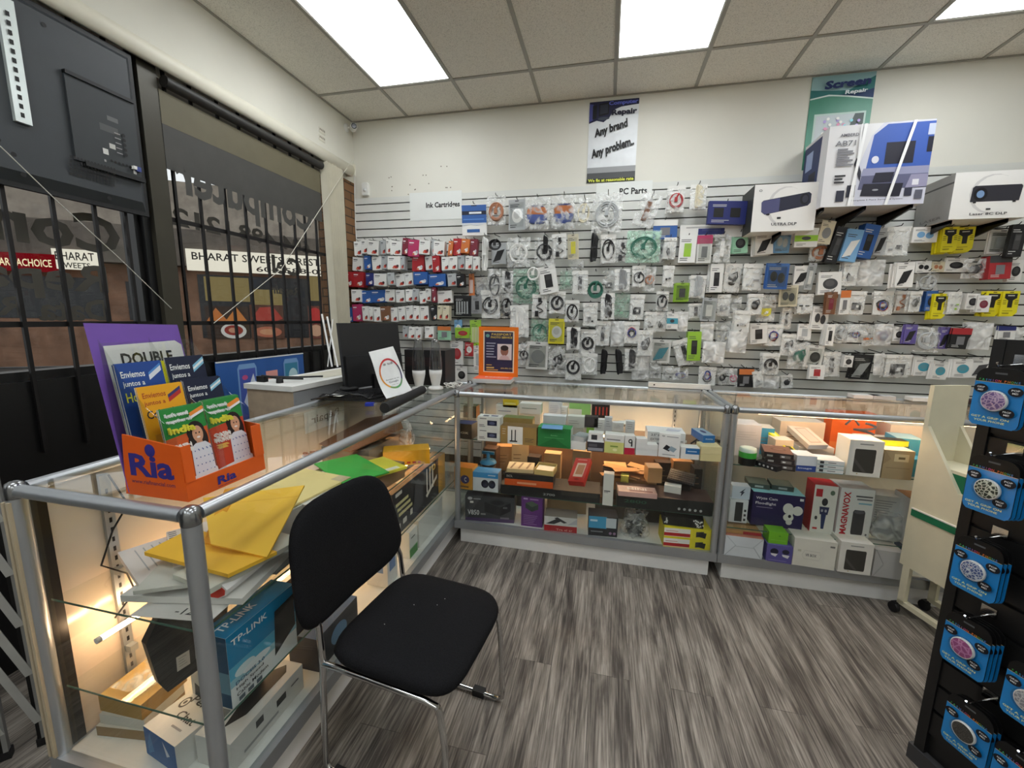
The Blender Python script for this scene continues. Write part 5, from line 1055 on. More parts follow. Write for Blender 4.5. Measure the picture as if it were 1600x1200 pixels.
for k in range(12):
    x = random.uniform(0, .2); y = random.uniform(0, .12); q.M = Matrix.Translation((x, y, .006+k*.005)) @ Euler((random.uniform(-.1, .1), random.uniform(-.12, .12), random.uniform(-.5, .5))).to_matrix().to_4x4(); q.cbox((0, 0, 0), (random.uniform(.14, .2), random.uniform(.06, .1), .0015), mat(random.choice([(190, 140, 90), (206, 166, 116), (170, 122, 78)]), .7))
o = q.build('cardboard_sheets', None, (a.x-.02, 2.82, z+.09), 0, 'loose heap of brown cardboard sheets at the back of the lower shelf', 'cardboard', None)
carton('plain_carton', 'low brown carton carrying the loose cardboard sheets', 'box', (a.x-.04, 2.8, z+.001), 0, .3, .22, .085, (176, 130, 86))
a = onz(1012, 768, z+h3); carton('brown_box', 'open brown box behind the pinkish pack', 'box', (a.x, a.y+.05, z+h3+.04), .15, .09, .1, .1, (196, 152, 104), {'top': (150, 108, 70)})
t = thing('keyboard', 'small black keyboard lying tilted on the black boxes', 'keyboard', (a.x+.12, a.y+.07, z+h3+.06), (R(14), R(5), R(-16)))
MB().box((0, 0, 0), (.16, .13, .014), BLACK).build('body', t); kk = MB()
for r_ in range(5):
    for c_ in range(10): kk.box((.006+c_*.015, .008+r_*.023, .014), (.018+c_*.015, .026+r_*.023, .019), mat((62, 52, 48), .4))
kk.build('keys', t)
carton('power_brick', 'white charger brick under the tilted keyboard', 'box', (a.x+.1, a.y+.02, z+h3+.002), R(-12), .1, .06, .045, (226, 222, 214))
carton('dark_box', 'dark box supporting the tilted keyboard', 'box', (a.x+.14, a.y+.1, z+h3+.002), R(-16), .13, .09, .06, (48, 40, 38))
for X, lab, col in ((-.78, 'brown leaning card pack behind the spindle', (196, 150, 100)), (-.66, 'fanned cream cards behind the spindle', (226, 196, 150)), (-.2, 'clear boxed toy beside the red box', (150, 130, 100)), (.5, 'brown carton in the right back corner of the lower shelf', (180, 134, 90))):
    carton('plain_carton', lab, 'box', (X, 2.94, z+.001), random.uniform(-.2, .2), .13, .08, random.uniform(.14, .22), col, None, [('front', marks(.1, .3, .8, .7, 3, (120, 84, 50)))])
for X, Y, w, d, h, col, lab in ((-.86, 2.85, .1, .1, .2, (90, 66, 50), 'dark brown box left of the disc spindle'), (-.52, 2.84, .09, .08, .17, (60, 48, 42), 'dark small box behind the cream printed box'), (-.4, 2.86, .12, .08, .2, (206, 166, 120), 'tan box with clear front behind the open tray'), (.02, 2.86, .1, .07, .13, (70, 56, 48), 'dark brown box right of the red box'), (.14, 2.74, .05, .06, .13, (206, 200, 90), 'small yellow pack beside the slim white box'), (.38, 2.9, .1, .07, .19, (58, 46, 40), 'dark box behind the tilted keyboard'), (.61, 2.8, .05, .1, .2, (44, 40, 40), 'narrow black box at the right end of the lower shelf')):
    carton('back_box', lab, 'box', (X, Y, z+.001), random.uniform(-.1, .1), w, d, h, col, None, [('front', marks(.15, .2, .85, .8, 3, (150, 120, 90)))])
# --- middle case, bottom
z = .1615
v8 = [('r', 0, 0, 1, .14, (84, 66, 104)), ('r', 0, .14, 1, 1, (66, 66, 70)), ('t', .17, .35, .2, 'V850', (222, 222, 224), .24), ('r', .32, .27, .42, .33, (150, 150, 150)), ('e', .1, .9, .05, .06, (190, 190, 194)), ('r', .17, .87, .32, .91, (160, 160, 164)), ('r', .1, .72, .17, .8, (222, 222, 222)), ('p', [(.4, .4), (.72, .26), (.72, .6), (.4, .78)], (44, 44, 48)), ('p', [(.72, .26), (.93, .48), (.93, .8), (.72, .6)], (34, 34, 38)), ('p', [(.4, .78), (.72, .6), (.93, .8), (.62, .94)], (56, 56, 60)), ('e', .66, .78, .14, .09, (40, 40, 44)), ('t', .82, .6, .08, '650', (130, 130, 134), .08), ('r', .72, .15, .9, .22, (120, 116, 128))]
g('power_supply_box', 'dark grey box reading V850 at the bottom left', z, (727, 813), (803, 818), 774, .15, (62, 60, 66), None, [('front', v8)])
g('cooler_box', 'purple upright box at the bottom of the middle case', z, (814, 821), (847, 825), 775, .1, (104, 52, 128), None, [('front', [('p', [(.2, .62), (.5, .5), (.8, .6), (.8, .76), (.5, .86), (.2, .78)], (60, 70, 66)), ('p', [(.2, .78), (.5, .66), (.8, .76), (.5, .86)], (84, 100, 84)), ('r', .1, .9, .3, .95, (190, 160, 210)), ('r', .4, .9, .8, .94, (170, 130, 190))]+marks(.12, .06, .8, .4, 6, (150, 110, 170)))])
g('drone_box', 'white and red box with dark splash print', z, (850, 829), (901, 834), 806, .12, (214, 212, 210), {'top': (150, 140, 130)}, [('front', [('r', 0, 0, 1, .42, (172, 40, 46)), ('p', [(.05, .5), (.4, .9), (.5, .7), (.3, .5)], (50, 48, 54)), ('p', [(.3, .9), (.6, .6), (.7, .66), (.4, .98)], (60, 56, 60)), ('p', [(.7, .5), (1, .95), (1, .6)], (190, 190, 196)), tx('Tra el sr', .62, .16, .14, .5, (226, 160, 150))])])
g('cable_box', 'blue and black box right of the red splash box', z, (919, 836), (964, 840), 806, .12, (36, 36, 42), {'top': (60, 62, 70)}, [('front', [('r', 0, .4, .62, 1, (70, 160, 206)), ('r', .6, .45, .95, .95, (206, 212, 218)), ('r', .05, .74, .3, .84, (200, 226, 240)), ('r', .08, .2, .5, .26, (120, 120, 126)), ('e', .76, .18, .05, .07, (150, 120, 150)), ('e', .9, .18, .05, .07, (150, 120, 150))])])
a = onz(992, 842, z); t = thing('cable_bag', 'clear bag of black cables at the bottom of the middle case', 'bag of cables', (a.x, a.y+.05, z))
q = MB()
for k in range(14): q.tube([(random.uniform(-.06, .06), random.uniform(-.04, .04), random.uniform(.01, .1)) for _ in range(5)], .005, BLACK, 6)
q.build('cables', t); MB().lathe([(.075, 0), (.095, .02), (.09, .08), (.06, .13), (.08, .17)], CLEAR, 14, sy=.7).build('bag', t)
for k, (up, lab) in enumerate(((0, 'lower'), (1, 'upper'))):
    a = onz(1036, 855, z); h = .058
    g('toner_box', lab+' of two yellow boxes with black cartridge print', z, (1036, 854), (1109, 861), 838.5, .16, (228, 214, 46), None, [('front', [('r', 0, .1, .56, .9, (230, 228, 222)), ('r', 0, .14, .56, .46, (176, 44, 44)), ('r', .04, .6, .3, .66, (190, 120, 110)), ('p', [(.68, .2), (.84, .3), (.84, .8), (.68, .72)], (60, 58, 54)), ('p', [(.7, .3), (.88, .14), (.9, .66), (.76, .74)], (40, 40, 38))])]).location.z += up*(zat(*onz(1036, 854, z).xy, 838.5)-z+.001)
hy = 2*(zat(*onz(1036, 854, z).xy, 838.5)-z)+.004; a = onz(1036, 854, z)
t = thing('toner_cartridge', 'black toner cartridge with white specks lying on the yellow boxes', 'toner cartridge', (a.x-.005, a.y+.02, z+hy)); MB().prism([(0, 0, 0), (0, .1, 0), (0, .12, .04), (0, .06, .075), (0, .005, .055)], (1, 0, 0), .23, mat((22, 22, 20), .3)).build('body', t)
q = MB(); [q.cbox((random.uniform(.0, .03) if k < 8 else random.uniform(.17, .228), -.001, random.uniform(.008, .05)), (.007, .002, .009), WHITE) for k in range(26)]; q.build('specks', t)
carton('flat_carton', 'tan flat carton at the back of the case bottom', 'box', (-.36, 2.8, z+.001), .1, .28, .2, .16, (150, 132, 104)); carton('flat_carton', 'grey carton at the back behind the blue and black box', 'box', (-.02, 2.84, z+.001), -.1, .2, .2, .14, (96, 90, 84)); carton('flat_carton', 'black carton at the back right of the case bottom', 'box', (.28, 2.82, z+.001), .05, .3, .2, .17, (44, 42, 40)); carton('flat_carton', 'dark carton at the back left of the case bottom', 'box', (-.85, 2.84, z+.001), 0, .3, .2, .15, (70, 66, 64))
# --- right case, upper shelf
z = ST1; g = goods
a = onz(1160, 728, z); t = thing('disc_spindle', 'small tub with green lid and black base at the left of the right case', 'tub', (a.x+.035, a.y+.045, z))
MB().lathe([(.045, 0), (.047, .045)], mat((30, 32, 32), .3), 24).build('base', t); MB().lathe([(.0465, .045), (.0465, .078)], mat((70, 180, 70), .4), 24).build('label_band', t); MB().lathe([(.046, .078), (.044, .098), (.035, .102), (0, .102)], mat((206, 220, 210), .3), 24).build('lid', t)
a = onz(1154, 722, z); carton('large_white_box', 'large white box behind the tub with green lid', 'box', (a.x+.0, a.y+.13, z+.0008), 0, .15, .16, .2, (214, 212, 218), {'top': (228, 222, 222)}, [('front', [('r', .55, .12, .9, .2, (150, 150, 156))]+marks(.1, .5, .9, .8, 4, (196, 196, 202)))])
BRN = (70, 52, 46)
bx_ = [('front', [('r', .1, .3, .3, .6, (180, 176, 170)), ('r', .55, .25, .9, .7, (120, 112, 106)), ('r', .6, .35, .7, .6, (220, 220, 216))])]
for k in range(3):
    o = g('headphone_box', ('lowest', 'middle', 'topmost')[k]+' brown box in the stack of three in the right case', z, (1196, 731), (1240, 735), 722, .17, (54, 46, 44), {'top': (112, 82, 72)}, bx_+[('top', [('e', .55, .5, .28, .16, (84, 58, 52)), ('e', .55, .5, .2, .11, (122, 92, 82)), ('r', .1, .86, .4, .92, (190, 170, 160))])], rz=R(-12)); o.location.z += .028*k*1.05; o.location.x -= .006*k; o.location.y += .004*k
carton('dark_box', 'black flat box standing left of the brown stack', 'box', onz(1182, 729, z)+Vector((0, .02, .001)), R(-50), .12, .05, .03, (30, 30, 34), None, [('front', [('e', .2+.2*k, .5, .05, .2, (190, 190, 190)) for k in range(4)])])
a = onz(1247, 716, z+.06); q = MB().box((0, 0, 0), (.05, .22, .02), mat((222, 216, 40))); art(q, (0, 0, .02), (.05, 0, 0), (0, .22, 0), [('r', .2, .1, .8, .4, (60, 58, 20)), ('r', .3, .5, .7, .9, (240, 236, 150))])
q.build('cable_card', None, (a.x-.02, a.y+.06, z+.055), (R(22), 0, R(22)), 'long yellow card leaning between brown stack and pink phone box', 'card')
mb = MB().box((0, 0, 0), (.12, .21, .03), mat((232, 214, 196))); art(mb, (0, 0, .03), (.12, 0, 0), (0, .21, 0), [('p', [(.2, .1), (.8, .1), (.8, .86), (.2, .86)], (206, 178, 156)), ('p', [(.26, .16), (.74, .16), (.74, .8), (.26, .8)], (226, 206, 186))]); art(mb, (0, 0, 0), (.12, 0, 0), (0, 0, .03), [('r', 0, 0, 1, 1, (206, 214, 226))])
a = onz(1262, 698, z+.09); mb.build('phone_case_box', None, (a.x, a.y, z+.075), (R(20), 0, R(16)), 'pinkish white phone case box tilted on top of the small boxes', 'box')
carton('plain_carton', 'plain white carton under the tilted pinkish phone case box', 'box', (a.x-.02, a.y+.06, z+.001), R(5), .2, .18, .07, (222, 216, 208))
g('card_box', 'low white and blue box in front of the pinkish phone case box', z, (1243, 736), (1274, 738), 712, .11, (222, 226, 232), {'top': (206, 214, 226)}, [('front', [('r', 0, 0, 1, .38, (50, 76, 150)), tx('Image', .45, .2, .14, .7, (220, 226, 240))])])
for k in range(3):
    o = g('earphone_box', ('bottom', 'middle', 'top')[k]+' of three thin white earphone boxes', z, (1275, 738), (1317, 742), 731, .11, (232, 234, 232), {'top': (222, 226, 232)}, [('front', [('r', .1, .25, .25, .8, (60, 60, 64)), ('r', .4, .4, .7, .6, (150, 150, 150)), ('r', 0, 0, 1, .1, (90, 150, 160))])]); o.location.z += k*.0235
win = [('p', [(.18, .14), (.2, .1), (.78, .1), (.8, .14), (.8, .72), (.78, .76), (.2, .76), (.18, .72)], (66, 64, 60)), ('r', .3, .88, .7, .91, (150, 150, 146)), ('p', [(.18, .4), (.5, .1), (.6, .1), (.18, .52)], (84, 82, 78)), ('r', .3, .05, .34, .08, (190, 170, 130))]
g('mug_box', 'white box with dark window on the upper shelf of the right case', z, (1321, 742), (1374, 747), 687, .14, (236, 234, 226), None, [('front', win)])
g('brown_box', 'kraft box with white label and open white lid', z, (1376, 747), (1423, 751), 703, .13, (170, 152, 118), {'top': (226, 222, 214)}, [('front', [('p', [(0, 1), (.22, .72), (.25, .7), (0, .5)], (156, 138, 106)), ('r', .34, .62, .82, .88, (214, 200, 160)), ('r', .48, .7, .7, .78, (120, 104, 70)), ('p', [(.1, .4), (.9, .4), (.88, .38), (.12, .38)], (140, 122, 92))])])
h_ = zat(*onz(1376, 747, z).xy, 703)-z; a = onz(1378, 700, z+h_)
carton('yellow_case', 'flat lime yellow case on the kraft box', 'case', (a.x, a.y+.05, z+h_+.003), 0, .15, .07, .03, (228, 226, 40), {'top': (50, 48, 44)})
carton('blue_box', 'tall turquoise box at the right end of the right case', 'box', (onz(1426, 752, z).x, 2.68, z+.001), R(-8), .12, .14, .19, (60, 150, 186), {'top': (170, 206, 216)}, [('front', [('r', .3, .1, .9, .3, (200, 226, 236)), ('r', .1, .7, .5, .8, (30, 90, 130))])])
carton('blue_box', 'turquoise box in front of the tall turquoise box', 'box', (onz(1424, 752, z).x, 2.585, z+.001), 0, .1, .08, .1, (56, 140, 180))
carton('orange_box', 'bright orange box at the back of the right case', 'box', (1.42, 2.93, z+.001), 0, .24, .1, .27, (236, 104, 34), None, [('front', [('r', 0, 0, 1, .3, (240, 130, 60))])])
for k, (X, Y, w, d, h, col, lab) in enumerate(((.93, 2.8, .12, .12, .17, (70, 150, 190), 'blue and white boxed case behind the brown stack'), (1.02, 2.68, .1, .1, .13, (226, 206, 180), 'cream box with small black print behind the brown stack'), (1.12, 2.9, .26, .12, .2, (226, 206, 184), 'wide cream carton at the back of the right case'), (1.5, 2.72, .2, .14, .16, (230, 222, 210), 'white carton behind the window box'), (1.72, 2.9, .28, .14, .22, (232, 214, 196), 'cream carton at the back right of the right case'))):
    carton('back_carton', lab, 'box', (X, Y, z+.001), random.uniform(-.08, .08), w, d, h, col, {'top': (232, 220, 206)}, [('front', marks(.15, .3, .8, .7, 3, (130, 116, 100)))])
q = MB(); q.tube([(.05*math.cos(a_*.5), .05*math.sin(a_*.5)*.7, .012+.004*a_) for a_ in range(16)], .007, mat((84, 82, 90), .35), 8); q.tube([(-.02, .02, .06), (-.05, .03, .1), (-.09, .02, .06)], .006, mat((84, 82, 90), .35), 8)
q.build('grey_headset', None, (1.52, 2.78, z+.165), 0, 'dark grey coiled headset lying on the white carton', 'headset')
# --- right case, middle shelf
z = ST2
t = g('charger_box', 'white bubble wrapped charger pack at the left of the middle shelf', z, (1138, 815), (1166, 818), 780, .07, (226, 230, 234), None, [('front', [('r', .3, .06, .72, .9, (58, 60, 60)), ('r', .8, .1, .92, .2, (60, 60, 64)), ('r', .8, .3, .92, .4, (60, 60, 64)), ('r', .8, .5, .92, .6, (60, 60, 64))])])
hh = zat(*onz(1138, 815, z).xy, 780)-z; carton('charger_box', 'pale blue pack with lightning print on the white charger pack', 'box', onz(1140, 815, z)+Vector((0, .01, hh+.003)), 0, .1, .07, .08, (206, 218, 232), None, [('front', [('p', [(.5, .2), (.7, .6), (.6, .6), (.75, .9), (.4, .5), (.52, .5)], (40, 46, 70))])])
wz = [tx('Wyze Cam', .27, .82, .1, .42, (236, 232, 240)), tx('Floodlight', .26, .67, .1, .4, (236, 232, 240)), ('r', .08, .55, .4, .57, (150, 140, 170)), ('e', .7, .6, .1, .16, (222, 220, 214)), ('e', .88, .56, .1, .14, (226, 224, 218)), ('e', .72, .34, .1, .12, (226, 224, 218)), ('e', .74, .2, .06, .08, (214, 212, 206)), ('r', .7, .3, .8, .56, (230, 228, 222)), ('r', .9, .86, .97, .93, (226, 226, 226)), ('e', .74, .38, .03, .05, (30, 28, 34))]
g('floodlight_box', 'dark purple box with white floodlight camera print', z, (1172, 819), (1252, 829), 768, .14, (50, 42, 84), {'top': (150, 206, 214)}, [('front', wz)])
hw_ = zat(*onz(1172, 819, z).xy, 768)-z; a = onz(1176, 764, z+hw_)
for k, lab in ((0, 'left'), (1, 'right')): carton('clear_case', lab+' of two grey clear flat packs on the purple floodlight box', 'pack', (a.x-.02+.13*k, a.y+.015, z+hw_+.002), R(-6), .115, .12, .03, (84, 92, 88), {'top': (120, 128, 120)}, [('front', [('r', .3, .3, .7, .7, (190, 190, 190))])])
mic = [('r', 0, 0, 1, 1, (226, 224, 216)), ('r', .08, .76, .36, .92, (186, 36, 46)), ('e', .78, .86, .1, .05, (90, 110, 90)), ('e', .5, .66, .13, .08, (34, 34, 40)), ('p', [(.3, .56), (.72, .56), (.68, .4), (.34, .4)], (44, 50, 88)), ('p', [(.4, .4), (.62, .4), (.58, .1), (.46, .1)], (40, 54, 100)), ('e', .42, .48, .05, .03, (170, 170, 180)), ('e', .58, .48, .05, .03, (170, 170, 180)), ('e', .2, .32, .06, .04, (40, 40, 44)), ('r', .1, .08, .3, .12, (190, 60, 60))]
g('microphone_box', 'red and white box with dark blue microphone print', z, (1264, 831), (1300, 836), 757, .12, (190, 36, 48), None, [('front', mic)])
mg = [('r', 0, 0, 1, 1, (224, 224, 222)), ('p', [(.44, .12), (.46, .08), (.78, .08), (.8, .12), (.8, .54), (.76, .58), (.48, .58), (.44, .54)], (58, 58, 62)), ('e', .62, .54, .16, .035, (90, 92, 98)), ('r', .46, .84, .95, .87, (90, 90, 94)), ('r', .5, .78, .95, .81, (120, 120, 124)), ('r', .56, .7, .95, .73, (130, 180, 200)), ('e', .9, .1, .03, .02, (90, 90, 94))]
o = g('smart_speaker_box', 'white box with red vertical brand lettering and dark speaker', z, (1304, 838), (1356, 844), 762, .14, (206, 206, 206), {'left': (222, 222, 222)}, [('front', mg)])
wv, hv = o.dimensions.x, o.dimensions.z
q = MB(); q.text('MAGNAVOX', (wv*.2, 0, hv*.5), (0, 0, 1), (-1, 0, 0), wv*.2, mat((190, 34, 46)), hv*.86, bold=.03, lift=.002); q.build('brand_lettering', o)
carton('white_box', 'white paper wrapped box behind the shiny bag', 'box', onz(1366, 846, z)+Vector((0, .1, .001)), R(-6), .17, .12, .24, (206, 206, 206), None, [('front', marks(.2, .3, .8, .9, 10, (150, 150, 154))+[('p', [(0, 1), (.06, .7), (0, .5)], (40, 40, 44))])])
a = onz(1386, 848, z); t = thing('plastic_bag', 'shiny clear plastic bag of parts in the right case', 'bag', (a.x+.03, a.y+.06, z))
MB().lathe([(.07, 0), (.085, .02), (.08, .08), (.06, .12), (.07, .15)], MILKY, 16, sy=.6).build('bag', t); MB().cbox((0, 0, .07), (.09, .05, .07), mat((150, 160, 176))).build('contents', t)
carton('white_box', 'white box with black corner print at the far right of the middle shelf', 'box', onz(1412, 852, z)+Vector((0, .01, .001)), R(-4), .09, .14, .27, (206, 206, 206), {'top': (150, 110, 80)}, [('front', [('r', .3, 0, 1, .12, (40, 30, 50)), ('r', .2, .4, .9, .42, (150, 150, 150))])])
# --- right case, bottom
z = .1615
g('wrapped_box', 'pale box taped in a cross at the bottom left of the right case', z, (1131, 867), (1190, 875), 836, .15, (206, 212, 216), {'top': (176, 120, 100)}, [('front', [('p', [(0, 0), (.03, 0), (.3, .55), (.27, .55)], (170, 178, 184)), ('p', [(1, 0), (.97, 0), (.74, .55), (.77, .55)], (170, 178, 184)), ('p', [(0, 1), (.03, 1), (.3, .55), (.27, .55)], (180, 188, 192)), ('p', [(1, 1), (.97, 1), (.74, .55), (.77, .55)], (180, 188, 192)), ('r', .25, .5, .78, .53, (176, 184, 188))])])
h_ = zat(*onz(1131, 867, z).xy, 836)-z; a = onz(1133, 833, z+h_); carton('flat_box', 'tan and red flat box on the pale taped box', 'box', (a.x, a.y+.01, z+h_+.002), 0, .2, .12, .018, (196, 150, 96), None, [('front', [('r', .5, 0, 1, 1, (170, 50, 60))])])
g('camera_box', 'violet box with two white camera prints', z, (1196, 876), (1236, 882), 850, .12, (96, 90, 156), None, [('front', [('e', .3, .62, .16, .18, (40, 40, 60)), ('p', [(.16, .5), (.44, .5), (.36, .32), (.2, .4)], (226, 226, 230)), ('e', .74, .66, .14, .14, (44, 44, 64)), ('p', [(.6, .5), (.9, .48), (.84, .3), (.64, .38)], (226, 226, 230)), ('r', .1, .1, .8, .14, (130, 124, 180))])])
h_ = zat(*onz(1196, 876, z).xy, 850)-z; carton('green_box', 'lime green box on the violet camera box', 'box', onz(1198, 876, z)+Vector((0, .01, h_+.002)), 0, .1, .09, .07, (120, 190, 50), None, [('front', [('e', .56, .7, .06, .06, (90, 160, 40)), ('r', .1, .3, .9, .34, (140, 206, 80))])])
g('headset_box', 'cream box with rounded outline at the bottom of the right case', z, (1237, 882), (1303, 892), 840, .15, (222, 220, 208), None, [('front', [('r', .1, .52, .18, .6, (196, 194, 176)), ('p', [(.2, .42), (.26, .28), (.62, .26), (.66, .42), (.62, .58), (.26, .6)], (206, 204, 192)), ('p', [(.21, .42), (.265, .3), (.615, .28), (.65, .42), (.615, .56), (.265, .58)], (222, 220, 208)), tx('VR BOX', .42, .43, .1, .26, (90, 90, 92)), ('r', .84, .8, .95, .86, (120, 120, 116))])])
g('mug_box', 'white box with dark window at the bottom of the right case', z, (1308, 893), (1359, 900), 846, .14, (230, 228, 220), None, [('front', win)])
g('grey_box', 'plain grey box with folded tape beside the bottom window box', z, (1362, 900), (1408, 907), 859, .14, (178, 178, 176), None, [('front', [('p', [(0, 1), (.3, .5), (.34, .5), (.05, 1)], (150, 150, 148)), ('p', [(0, 0), (.3, .5), (.34, .46), (.05, 0)], (160, 160, 158))])])
carton('blue_box', 'dark blue box at the bottom right of the right case', 'box', (1.75, 2.62, z+.001), 0, .3, .14, .12, (44, 70, 120), None, [('front', marks(.1, .2, .9, .8, 3, (110, 130, 170)))])

# ================================================================== the left display case
def sheet(name, label, cat, pts, col, t=.003, rough=.55, marks_=None):
    """a sheet or thin stack through picture points (x, y, z)"""
    P = [onz(*p) for p in pts if p[2] is not None]
    if len(P) < len(pts): P.append(onpl(pts[3][0], pts[3][1], P[0], (P[1]-P[0]).cross(P[2]-P[0])))
    P = [Vector((max(-1.575, min(-.99, p.x)), max(.77, p.y), p.z)) for p in P]
    o = P[0].copy(); q = MB(); n = (P[1]-P[0]).cross(P[2]-P[0]).normalized(); n = n if n.z > 0 else -n
    q.prism([p-o for p in P], n, t, mat(col, rough, var=.03))
    if marks_:
        for (i, a_, b_, c_, d_, cc) in marks_:
            f = lambda u, v: (P[0]-o)*(1-u)*(1-v)+(P[1]-o)*u*(1-v)+(P[2]-o)*u*v+(P[3]-o)*(1-u)*v+n*(t+.0006)
            q.quad([f(a_, b_), f(c_, b_), f(c_, d_), f(a_, d_)], mat(cc, .5, var=0))
    return q.build(name, None, o, 0, label, cat)
z1 = SL1+.0015
PW = (226, 222, 218)
def flat(name, label, cat, x, y, zz, w, d, h, rz, col, items=None):
    q = MB().box((-w/2, -d/2, 0), (w/2, d/2, h), mat(col, .55, var=.03))
    if items: art(q, (-w/2, -d/2, h), (w, 0, 0), (0, d, 0), items)
    return q.build(name, None, (x, y, zz), rz, label, cat)
TXT = [('r', .1, .88, .3, .92, (60, 60, 64))]+[('r', .1, .15+.09*k, .7, .165+.09*k, (170, 168, 170)) for k in range(7)]
flat('grey_folder', 'grey folder at the bottom of the paper pile near the case front', 'folder', -1.15, 1.2, z1, .24, .34, .006, .06, (120, 118, 116))
flat('paper_stack', 'large white paper sheets under the pile in the left case', 'paper', -1.2, .975, z1+.007, .36, .26, .02, R(12), PW, TXT)
flat('paper_stack', 'white printed paper stack at the left of the pile', 'paper', -1.38, 1.0, z1+.028, .3, .24, .02, R(-24), (224, 214, 210), TXT+[('e', .7, .9, .06, .05, (60, 60, 64))])
flat('paper_stack', 'ruled white card stack tucked under the orange envelopes', 'paper', -1.33, 1.08, z1+.05, .28, .22, .018, R(-34), (226, 216, 210), [('r', .05+.06*k, .02, .07+.06*k, .12, (90, 90, 94)) for k in range(14)])
flat('plastic_wallet', 'crinkled clear plastic wallet between the paper stacks', 'wallet', -1.2, .93, z1+.05, .26, .16, .012, R(28), (206, 204, 196))
flat('plastic_wallet', 'folded milky plastic sheets near the case front', 'wallet', -1.11, 1.0, z1+.064, .17, .3, .016, R(-10), (210, 208, 196))
a = (-1.075, .98, z1+.03+.02)
q = MB(); pr = [(0, 0), (.07, .0), (.095, .012), (.1, .03), (.085, .045), (.06, .046), (.0, .02)]
q.prism([(x, 0, zz) for x, zz in pr], (0, 1, 0), .2, mat((232, 228, 228)))
art(q, (0, -.0005, 0), (.1, 0, 0), (0, 0, .046), [('p', [(.2, .08), (.7, .06), (.92, .3), (.95, .64), (.8, .92), (.6, .94), (.3, .5)], (214, 60, 44))]); q.build('rolled_sheet', None, (-1.13, .86, z1+.028), R(6), 'rolled white sheet with red inside beside the steel post', 'paper')
q = MB().box((-.12, 0, 0), (.12, .1, .002), mat(PW)); q.text('-123', (.03, .03, .0022), (1, 0, 0), (0, 1, 0), .025, INK, .075, bold=.01); q.build('paper_label', None, (-1.15, .795, z1+.005-.004), R(8), 'white sheet with black number at the near shelf edge', 'paper')
OE = (252, 194, 60)
sheet('envelope', 'orange padded envelope lying flat on the paper pile', 'envelope', [(226, 868, .79), (357, 903, .79), (440, 868, .79), (300, 830, .79)], OE, .012)
sheet('envelope', 'large orange envelope standing tilted against the paper pile', 'envelope', [(330, 852, .815), (437, 876, .80), (476, 760, .89), (318, 780, None)], (254, 200, 70), .006, marks_=[(0, 0, .8, 1, .82, (246, 188, 58))])
sheet('envelope', 'orange envelope edge behind the large tilted envelope', 'envelope', [(318, 850, .80), (335, 852, .80), (372, 762, .90), (352, 766, .90)], (232, 160, 36), .006)
flat('folder', 'pale yellow file folder behind the orange envelopes', 'folder', -1.3, 1.42, .80, .3, .42, .008, R(-8), (238, 216, 150), [('r', .78, .86, 1, 1, (206, 186, 150))])
flat('plain_carton', 'white carton under the pale yellow folder', 'box', -1.33, 1.4, z1, .36, .42, .095, R(-4), (206, 202, 196))
flat('paper_stack', 'white papers sticking out right of the yellow folder', 'paper', -1.2, 1.52, .788, .3, .34, .01, R(-16), PW)
flat('folder', 'bright green paper folder on the pile', 'folder', -1.2, 1.72, .80, .36, .22, .006, R(-32), (72, 176, 74))
flat('magazine', 'yellow covered magazine under the green folder', 'magazine', -1.13, 1.73, .786, .22, .34, .012, R(-28), (222, 210, 70), [('r', .8, .1, .95, .9, (236, 234, 220))])
flat('plain_carton', 'brown carton under the green folder and magazine', 'box', -1.2, 1.79, z1, .34, .3, .083, R(-6), (150, 120, 84))
q = MB(); q.prism([(-.16, -.2, 0), (.1, -.24, -.0), (.2, .1, .06), (.05, .26, .1), (-.16, .2, .06)], (0, 0, 1), .006, mat((142, 96, 66), .6)); q.build('envelope', None, (-1.39, 2.15, .815), R(-8), 'large brown cardboard envelope slanting across the pile', 'envelope')
flat('plain_carton', 'grey carton under the brown cardboard envelope', 'box', -1.4, 2.13, z1, .3, .34, .11, 0, (110, 104, 98))
carton('yellow_box', 'flat yellow box with red print behind the green folder', 'box', (-1.2, 2.02, z1), R(28), .26, .12, .085, (230, 170, 40), None, [('front', [('r', .5, .1, .58, .24, (190, 70, 30)), ('r', .62, .1, .7, .24, (190, 70, 30)), ('r', .74, .1, .8, .24, (190, 70, 30))])])
mb = MB().cbox((0, 0, .05), (.09, .09, .1), mat((222, 214, 200))); q = MB().lathe([(.045, 0), (.05, .11), (.047, .11), (.043, .004), (0, .004)], mat((226, 216, 204)), 22)
q.build('paper_cup', None, (-1.5, 1.82, z1), 0, 'pale paper cup of small parts at the back of the left case', 'cup')
q = MB()
for k in range(16): q.cbox((random.uniform(-.03, .03), random.uniform(-.03, .03), .1+random.uniform(0, .02)), (.02, .014, .01), mat(random.choice([(206, 150, 120), (180, 120, 90), (226, 190, 170)])))
q.build('small_parts', None, (-1.5, 1.82, z1+.003), 0, 'reddish small parts heaped in the paper cup', 'parts', None, 'stuff')
t = thing('plastic_bag', 'clear bag of brown parts near the far end of the left case', 'bag', (-1.28, 2.4, z1)); MB().lathe([(.07, 0), (.085, .05), (.07, .12), (.05, .17)], CLEAR, 14).build('bag', t); MB().cbox((0, 0, .05), (.09, .08, .09), mat((150, 120, 96))).build('contents', t)
